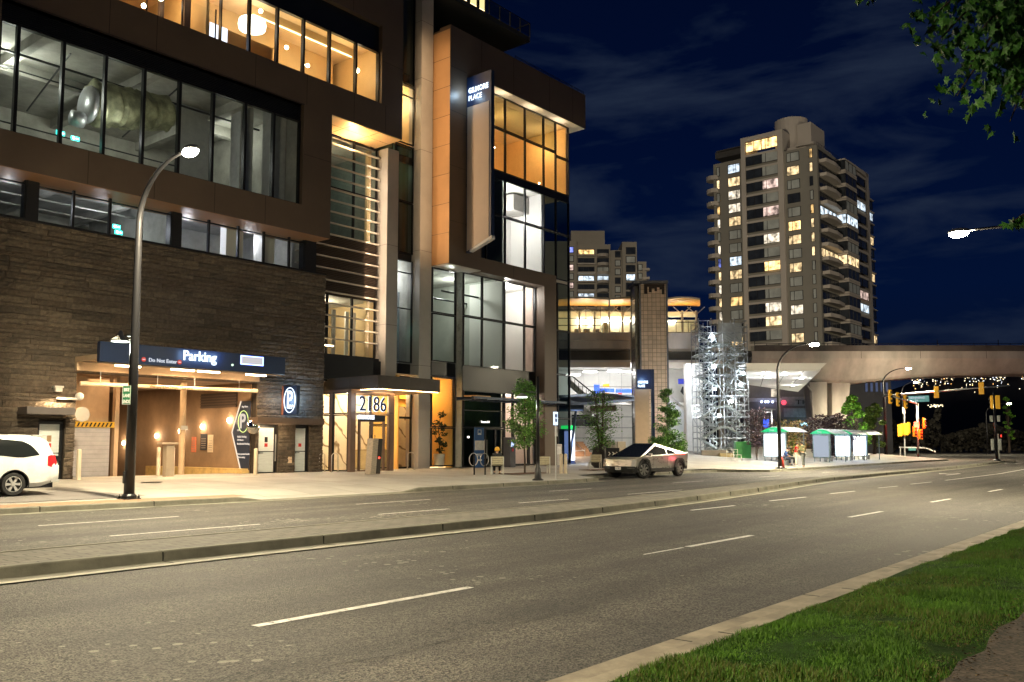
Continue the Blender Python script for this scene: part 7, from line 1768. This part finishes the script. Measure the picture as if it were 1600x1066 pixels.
street_tree('street_tree', 'young green tree between the bench and the black lamp post', t1, 5.0, .27, lambda f: .95 * (1 - f) ** .6 * (1 if f > .08 else .75) + .1, 9000, .06, seed=3)
street_tree('street_tree', 'many stemmed green tree in a dark planter left of the pickup', onw(938, -5.5, 730), 4.9, .2, lambda f: .9 * math.sin(PI * (.15 + .8 * f)) + .1, 5200, .06, seed=9, stems=4, r0=.07, gap=.6)
street_tree('street_tree', 'dense pointed green tree behind the pickup', onw(1043, -5.5, 727), 5.3, .1, lambda f: 1.0 * (1 - f) ** .75 + .12, 12000, .065, seed=5)
A = thing('tree_planter', 'dark round planter holding the many stemmed tree', 'planter', onw(938, -5.5, 730)); MB().lathe([(.35, 0), (.55, .2), (.52, .7), (.42, 1.2), (.38, 1.25)], (0, 0, 0), 20).build('planter', mat('planter_dark', (.035, .03, .028), .6, var=.1), A, smooth=True)
for px, w0, l in ((818, -7.3, 'brown tree pit frame around the young tree'), (938, -6.9, 'brown tree pit frame beside the planter')):
    t = FW(px, 741, w0)[0]; o = MB().box(-1.4, -.5, .005, 1.4, .5, .03).build('tree_pit', mat('tree_pit_brown', (.12, .06, .035), .8, var=.2), None, loc=W(t, w0, gh(t, w0)), rotz=ANG); tag(o, l, 'tree pit')
red = [mat('leaf_red_%d' % i, c, .6, var=.2, scale=5) for i, c in enumerate([(.06, .03, .035), (.10, .06, .06), (.035, .02, .03)])]
street_tree('plum_tree', 'small dark red tree right of the green container', onw(1183, -5.6, 722), 4.1, .3, lambda f: .75 * math.sin(PI * (.1 + .85 * f)) + .1, 1500, .11, red, 7, 2, 'dark red trees', gap=.4)
p = AT(1300, 716, 81); street_tree('plum_tree', 'broad dark red shrub tree behind the shelters in front of the piers', Vector((p.x, 81, .3)), 3.9, .1, lambda f: 2.1 * math.sin(PI * (.12 + .8 * f)) + .3, 6000, .13, red, 8, 6, 'dark red trees', gap=.2)
gold = [mat('leaf_gold_%d' % i, c, .6, var=.2, scale=5) for i, c in enumerate([(.35, .22, .08), (.42, .30, .14), (.10, .14, .03)])]
p = AT(1238, 705, 84); street_tree('golden_tree', 'small golden lit tree behind the first shelter', Vector((p.x, 84, .3)), 3.4, .2, lambda f: 1.5 * math.sin(PI * (.1 + .75 * f)) + .2, 2600, .14, gold, 12, 4, 'trees behind the shelters', gap=.2)
light('POINT', (p.x, 82, 1.2), 40, (1, .8, .45), None, .2, name='uplight'); bpy.data.objects['uplight'].parent = None
brg = [mat('leaf_bright_%d' % i, c, .6, var=.2, scale=5) for i, c in enumerate([(.12, .32, .02), (.20, .42, .04), (.06, .18, .01)])]
def big_tree(label, px, Y, toppy, halfpx, mats, n, ls, seed, lean=0):
    R = random.Random(seed); p = AT(px, 705, Y); H = AT(px, toppy, Y).z; r = halfpx / FPX * Y
    A = thing('broadleaf_tree', label, 'tree', Vector((p.x, Y, .2)), 0, 'trees behind the shelters')
    g = MB(); g.tube([(0, 0, 0), (.1, 0, H * .35), (lean * .3, .1, H * .7)], [.22, .16, .05], 8)
    cs = []
    for i in range(22):
        q = R.uniform(0, 2 * PI); f = R.uniform(.25, 1); rr = r * math.sin(PI * (.14 + .72 * f)) * R.uniform(.35, .85); c = Vector((math.cos(q) * rr + lean * (f - .5), math.sin(q) * rr, H * f * .92)); cs.append((c, r * R.uniform(.22, .42)))
        g.tube([(0, 0, H * f * .5), c * .6 + Vector((0, 0, H * f * .25)), c], [.06, .04, .015], 5)
    g.build('trunk', bark, A)
    g = MB()
    for c, rr in cs: leafy(g, c, (rr, rr, rr * .7), n // 22, ls, R)
    g.build('crown', mats, A); return A
big_tree('bright green tree glowing beside the right pier', 1340, 92, 617, 22, brg, 6500, .16, 31, -1.2)
big_tree('darker yellow green tree left of the signal lamp pole', 1366, 98, 628, 21, [mat('leaf_mid_%d' % i, c, .6, var=.2, scale=5) for i, c in enumerate([(.10, .18, .02), (.06, .11, .015), (.16, .22, .04)])], 5000, .17, 33)
big_tree('small tree crown lit by the lamp behind the right signal pole', 1577, 160, 615, 9, brg, 1200, .2, 35)
big_tree('dark conifer like tree behind the first shelter', 1222, 100, 655, 12, [mat('leaf_dark', (.02, .05, .03), .7)], 2000, .18, 36)
for px, Y, pw, c in ((1335, 90, 300, (1, 1, .75)), (1362, 95, 180, (1, 1, .75))): p = AT(px - 6, 670, Y - 6); light('POINT', p, pw, c, None, .3, name='uplight')
# --- maple at the right edge: trunk stands outside the picture, branches hang in
R = random.Random(77)
MAP = thing('maple_tree', 'maple branches with lobed leaves hanging into the upper right corner', 'tree', W(-9.0, -35.8, .2))
base = MAP.location.copy(); g = MB(); hub = AT(1760, -60, 10.5) - base
g.tube([(0, 0, 0), hub * .3 + Vector((0, 0, .6)), hub * .7 + Vector((.1, 0, .4)), hub, hub + Vector((.2, .3, 3))], [.24, .2, .17, .14, .06], 12)
ends = [((1455, 28), 9.2), ((1470, 60), 9.0), ((1500, 20), 9.6), ((1505, 85), 9.0), ((1545, 45), 9.8), ((1580, 30), 9.5), ((1495, 150), 9.2), ((1512, 110), 9.0), ((1550, 120), 9.3), ((1590, 95), 9.6), ((1578, 190), 9.4), ((1598, 160), 9.2), ((1340, 2), 9.0), ((1610, 130), 9.0), ((1600, 60), 9.0), ((1530, 5), 9.2), ((1565, 150), 9.2), ((1582, 346), 9.3)]
twigs = []
for (px, py), Y in ends:
    e = AT(px, py, Y) - base; s = hub + Vector((0, 0, .5)); mid = s.lerp(e, .5) + Vector((0, 0, .55))
    if px == 1582: s = AT(1700, 300, 10) - base; mid = s.lerp(e, .5) + Vector((0, 0, .1)); g.tube([hub * .8, s], [.08, .04], 6)
    if px == 1340: e = AT(1340, -4, Y) - base
    q = [s.lerp(mid, f).lerp(mid.lerp(e, f), f) for f in [i / 10 for i in range(11)]]
    g.tube(q, [.045 * (1 - .85 * i / 10) for i in range(11)], 6); twigs.append(q)
g.build('trunk', bark, MAP)
lobes = [(0, -1), (.28, -.55), (.9, -.62), (.62, -.1), (1.05, .35), (.5, .32), (.42, .62), (.22, .55), (0, 1.15), (-.22, .55), (-.42, .62), (-.5, .32), (-1.05, .35), (-.62, -.1), (-.9, -.62), (-.28, -.55)]
g = MB()
def mleaf(c, s):
    dn = Vector((R.gauss(0, .6), R.gauss(0, .6), -1)).normalized(); sd = dn.cross(Vector((R.gauss(0, 1), R.gauss(0, 1), R.gauss(0, .3)))).normalized(); nn = dn.cross(sd); cu_ = R.uniform(-.25, .55)
    o = len(g.v); g.v.append(tuple(c - nn * s * .12))
    for a, b2 in lobes: g.v.append(tuple(c + sd * a * s * .75 + dn * b2 * s + nn * ((abs(a) * .35 + b2 * b2 * cu_) * s)))
    m = R.choice((0, 0, 1, 2)); n = len(lobes)
    for i in range(n): g.f.append((o, o + 1 + i, o + 1 + (i + 1) % n)); g.m.append(m)
for q in twigs:
    e = q[-1]; small = (q is twigs[-1]) or (q is twigs[12])
    for i in range(12 if small else 80):
        f = R.uniform(.86 if small else .62, 1.0); k = f * 10; j = min(9, int(k)); p = q[j].lerp(q[j + 1], k - j); sp = .06 if small else .2
        mleaf(p + Vector((R.gauss(0, sp), R.gauss(0, sp), R.gauss(0, sp * .6) - .05)), R.uniform(.045, .095))
g.build('crown', [mat('maple_%d' % i, c, .5, var=.15, scale=8) for i, c in enumerate([(.05, .17, .02), (.09, .25, .04), (.03, .10, .015)])], MAP)
# --- lobby plant
A = thing('potted_plant', 'large potted fiddle leaf plant behind the amber lobby glass', 'plant', W(8.9, .62, .42), ANG)
MB().lathe([(.05, .0), (.26, .02), (.3, .45), (.34, .75), (.3, .78), (.27, .7)], (0, 0, 0), 24).build('pot', mat('pot_white', (.75, .70, .62), .5, var=.04), A, smooth=True)
MB().tube([(0, 0, .7), (.05, 0, 1.4), (-.05, .03, 2.2), (.1, 0, 3.0)], [.035, .03, .025, .012], 8).tube([(0, 0, 1.3), (-.4, 0, 1.9)], .015, 6).tube([(0, 0, 1.6), (.35, 0, 2.1)], .015, 6).build('stem', bark, A)
g = MB(); R = random.Random(6)
for c, r in (((.1, 0, 3.0), .3), ((-.3, 0, 2.5), .3), ((.35, .1, 2.4), .28), ((-.5, 0, 2.0), .25), ((.3, 0, 1.9), .28), ((0, 0, 1.5), .26), ((.4, 0, 1.3), .22), ((0, 0, 2.2), .3), ((.15, 0, .95), .25)): leafy(g, Vector(c), (r, r, r * .6), 26, .13, R)
g.build('foliage', [mat('leaf_indoor', (.035, .06, .015), .45, var=.2)] * 3, A)

# ================================================================ PEOPLE
def skin(name, pts, edges, m, parent, sub=1, root=0):
    me = bpy.data.meshes.new(name); me.from_pydata([p[0] for p in pts], edges, []); o = bpy.data.objects.new(name, me); C.objects.link(o)
    md = o.modifiers.new('s', 'SKIN'); md.use_smooth_shade = True
    for i, p in enumerate(pts):
        sv = me.skin_vertices[0].data[i]; r = p[1]; sv.radius = (r, r) if not isinstance(r, tuple) else r; sv.use_root = (i == root)
    if sub: o.modifiers.new('b', 'SUBSURF').levels = sub; o.modifiers['b'].render_levels = sub
    dg = bpy.context.evaluated_depsgraph_get(); m2 = bpy.data.meshes.new_from_object(o.evaluated_get(dg)); bpy.data.objects.remove(o); m2.name = name
    m2.materials.clear(); m2.materials.append(m); m2.polygons.foreach_set('use_smooth', [True] * len(m2.polygons))
    o = bpy.data.objects.new(name, m2); C.objects.link(o); o.parent = parent; return o
sk = mat('skin', (.55, .33, .22), .5, var=.04)
def person(label, loc, rz, J, top, trousers, hair, shoes=(.6, .6, .6), hat=None, topname='jacket', sleeve=True, bare=(.55, .33, .22)):
    # J: joints in metres, x right, y forward is -y
    A = thing('person', label, 'person', loc, rz)
    V = lambda k: Vector(J[k])
    P = V('pelvis'); Ch = V('chest'); Nk = V('neck'); Hd = V('head')
    pts = [(P, (.15, .11)), (P.lerp(Ch, .5), (.13, .095)), (Ch, (.16, .11)), (Nk, .055), (Nk.lerp(Hd, .45), .06), (Hd, (.078, .092)), (Hd + (Hd - Nk).normalized() * .09, .062)]
    ed = [(0, 1), (1, 2), (2, 3), (3, 4), (4, 5), (5, 6)]
    for s in ('L', 'R'):
        i = len(pts); sh, el, ha = V('sh' + s), V('el' + s), V('ha' + s)
        d = (ha - el).normalized()
        pts += [(sh, .062), (sh.lerp(el, .5), .05), (el, .043), (el.lerp(ha, .5), .037), (ha, .026), (ha + d * .06, (.038, .022))]; ed += [(2, i)] + [(i + k, i + k + 1) for k in range(5)]
        sd = d.cross(Vector((0, 0, 1)));  sd = sd.normalized() if sd.length > .1 else Vector((1, 0, 0)); curl = Vector((0, -.02, -.015))
        for fk, (off, ln) in enumerate(((-.03, .065), (-.01, .078), (.01, .072), (.03, .055))):
            j = len(pts); b0 = ha + d * .085 + sd * off; pts += [(b0, .010), (b0 + d * ln * .55, .009), (b0 + d * ln + curl, .008)]; ed += [(i + 5, j), (j, j + 1), (j + 1, j + 2)]
        j = len(pts); b0 = ha + d * .035 + sd * -.045; pts += [(b0, .011), (b0 + d * .045 - sd * .012, .009)]; ed += [(i + 4, j), (j, j + 1)]
        i = len(pts); hp, kn, an, toe = V('hp' + s), V('kn' + s), V('an' + s), V('to' + s)
        pts += [(hp, .085), (hp.lerp(kn, .5), .075), (kn, .055), (kn.lerp(an, .35), .052), (an, .036), (toe, .03)]; ed += [(0, i)] + [(i + k, i + k + 1) for k in range(5)]
    body = skin('body', pts, ed, mat('skin_%.2f' % bare[0], bare, .5, var=.04), A)
    fw = Vector(J.get('face', (0, -1, 0))).normalized(); sdv = fw.cross(Vector((0, 0, 1))).normalized()
    g = MB()
    for e_ in (-1, 1): g.ball(Hd + fw * .088 + sdv * e_ * .03 + Vector((0, 0, .012)), .011, 8, 5)
    g.build('eye', blackm, body)
    MB().ball(Hd + fw * .1 + Vector((0, 0, -.018)), .016, 8, 5, sc=(.8, 1, 1.4)).ball(Hd + sdv * .085, .022, 8, 5, sc=(.5, 1, 1.3)).ball(Hd - sdv * .085, .022, 8, 5, sc=(.5, 1, 1.3)).build('face', mat('skin_%.2f' % bare[0], bare), body, smooth=True)
    MB().box(*(Hd + fw * .092 - sdv * .022 + Vector((0, 0, -.058))), *(Hd + fw * .098 + sdv * .022 + Vector((0, 0, -.050)))).build('mouth', mat('lips', (.3, .1, .08), .5), body)
    hp_ = Hd + Vector((0, 0, .035)) - fw * .018
    MB().ball(hp_, .108, 14, 9, sc=(.92, .95, .92)).build('hair', mat('hair_%.2f' % hair[0], hair, .7, var=.15, scale=30), A, smooth=True)
    if hat: MB().ball(hp_ + Vector((0, 0, .02)), .128, 14, 9, sc=(.95, 1, .95)).lathe([(.125, -.05), (.132, -.02), (.13, .02), (.12, .03)], hp_, 18).build('hat', hat, A, smooth=True)
    tp = [(P + Vector((0, 0, .02)), (.17, .13)), (P.lerp(Ch, .5), (.155, .12)), (Ch, (.19, .14)), (Ch.lerp(Nk, .6), (.17, .125)), (Nk, .095)]; te = [(0, 1), (1, 2), (2, 3), (3, 4)]
    for s in ('L', 'R'):
        i = len(tp); sh, el, ha = V('sh' + s), V('el' + s), V('ha' + s); tp += [(sh, .088), (sh.lerp(el, .5), .07)]; te += [(3, i), (i, i + 1)]
        if sleeve: tp += [(el, .058), (el.lerp(ha, .9), .044)]; te += [(i + 1, i + 2), (i + 2, i + 3)]
    skin(topname, tp, te, top, A)
    bp_ = [(P, (.165, .125))]; be = []
    for s in ('L', 'R'):
        i = len(bp_); hp, kn, an = V('hp' + s), V('kn' + s), V('an' + s); bp_ += [(hp, .10), (hp.lerp(kn, .5), .09), (kn, .072), (kn.lerp(an, .88), .058)]; be += [(0, i)] + [(i + k, i + k + 1) for k in range(3)]
    skin('trousers', bp_, be, trousers, A)
    for s in ('L', 'R'): an, to = V('an' + s), V('to' + s); skin('shoe', [(an + Vector((0, 0, -.02)), .05), (an.lerp(to, .5), .05), (to, (.05, .036))], [(0, 1), (1, 2)], mat('shoe_%.2f' % shoes[0], shoes, .5, var=.05), A)
    return A
def stand(h=1.72, lean=0, arms=None, tw=0):
    k = h / 1.72; J = dict(pelvis=(0, 0, .95), chest=(0, -.0 - lean, 1.30), neck=(0, -.01 - lean * 1.3, 1.46), head=(0, -.03 - lean * 1.6, 1.60), shL=(.18, -lean, 1.40), shR=(-.18, -lean, 1.40), elL=(.23, .0, 1.13), elR=(-.23, .0, 1.13), haL=(.22, -.08, .90), haR=(-.22, -.08, .90),
        hpL=(.09, 0, .90), hpR=(-.09, 0, .90), knL=(.10, -.03, .50), knR=(-.10, -.01, .50), anL=(.11, .02, .09), anR=(-.11, .03, .09), toL=(.13, -.14, .035), toR=(-.13, -.13, .035))
    if arms: J.update(arms)
    return {a: tuple(c * k for c in v) for a, v in J.items()}
def sit(h=1.72, lean=.08, arms=None):
    J = dict(pelvis=(0, .0, .52), chest=(0, -lean, .86), neck=(0, -lean * 1.6, 1.02), head=(0, -lean * 2.2 - .02, 1.16), shL=(.18, -lean, .96), shR=(-.18, -lean, .96), elL=(.24, -.16, .74), elR=(-.24, -.16, .74), haL=(.12, -.38, .66), haR=(-.12, -.38, .66),
        hpL=(.09, -.04, .50), hpR=(-.09, -.04, .50), knL=(.13, -.44, .50), knR=(-.13, -.44, .50), anL=(.13, -.42, .09), anR=(-.13, -.46, .09), toL=(.15, -.58, .035), toR=(-.15, -.62, .035))
    if arms: J.update(arms)
    return J
def cl(n, c): return mat('cloth_' + n, c, .85, var=.12, scale=12, bump=.2, bscale=60)
armf = dict(elL=(.2, -.12, 1.16), haL=(.04, -.34, 1.18), elR=(-.2, -.12, 1.16), haR=(-.04, -.34, 1.2), face=(0, -1, -.2))
p = at_g(1244, 729.5); person('person in a red sleeveless top and pale trousers looking down at a phone', p, 1.2, stand(1.68, .05, armf), cl('red', (.65, .02, .02)), cl('pale', (.62, .58, .50)), (.05, .03, .02), (.7, .7, .7), topname='vest', sleeve=False)
tp_ = MB().box(-.035, -.36, 1.13, .035, -.345, 1.27)
o = tp_.build('phone', blackm, None, loc=p, rotz=1.2); tag(o, 'small phone held by the person in red', 'phone')
p = at_g(1255.5, 731); person('person in a baggy olive jacket and grey trousers beside the person in red', p, -2.2, stand(1.78, .04, dict(elL=(.26, -.08, 1.14), haL=(.12, -.3, 1.12))), cl('olive', (.12, .13, .06)), cl('grey', (.16, .17, .16)), (.03, .025, .02), (.75, .75, .75))
p = onw(1226, -9.7, 728); q = gh(TW(p)[0], -9.7)
A = thing('bench', 'short steel bench under the first shelter where people sit', 'bench', Vector((p.x, p.y, q)), ANG, None); MB().box(-.6, -.22, .42, .9, .22, .46).box(-.5, -.2, 0, -.45, .2, .42).box(.8, -.2, 0, .85, .2, .42).build('seat', steel, A)
person('person in a blue jacket and dark trousers sitting by the first bus shelter', Vector((p.x, p.y, q)) + U * -.2, ANG + .5, sit(1.74, .16), cl('blue', (.04, .10, .30)), cl('navy', (.02, .03, .06)), (.03, .02, .02), (.03, .03, .03))
person('person in a dark hooded jacket sitting behind the one in blue', Vector((p.x, p.y, q)) + U * .62, ANG + .5, sit(1.74, .05), cl('charcoal', (.05, .055, .045)), cl('black', (.02, .02, .02)), (.03, .02, .02), (.03, .03, .03), hat=cl('charcoal', (1, 1, 1)))
# person on the first bench, back to the road
person('person in a yellow knitted hat and dark jacket sitting on the bench, back turned', BEN1.location + Vector((0, -.02, .0)), PI + .05, sit(1.7, .03, dict(haL=(.10, -.3, .7), haR=(-.1, -.3, .7))), cl('black', (1, 1, 1)), cl('black', (1, 1, 1)), (.03, .02, .02), (.03, .03, .03), hat=cl('yellow', (.80, .42, .05)))

person('person in dark clothes sitting in the amber lobby left of the potted plant', W(7.75, 1.3, .42), ANG + .9, sit(1.72, .06), cl('black', (1, 1, 1)), cl('charcoal', (1, 1, 1)), (.03, .02, .02), (.03, .03, .03))
A = thing('armchair', 'dark lobby armchair behind the amber glass', 'chair', W(7.75, 1.3, .42), ANG + .9); mm = mat('armchair_dark', (.05, .045, .04), .8, var=.1)
MB().box(-.34, -.3, .12, .34, .25, .42).build('seat', mm, A, bevel=.03); MB().box(-.36, .17, .12, .36, .34, .9).build('backrest', mm, A, bevel=.03)
for s_ in (-1, 1): MB().box(s_ * .37 - .05, -.3, .0, s_ * .37 + .05, .3, .6).build('armrest', mm, A, bevel=.02)
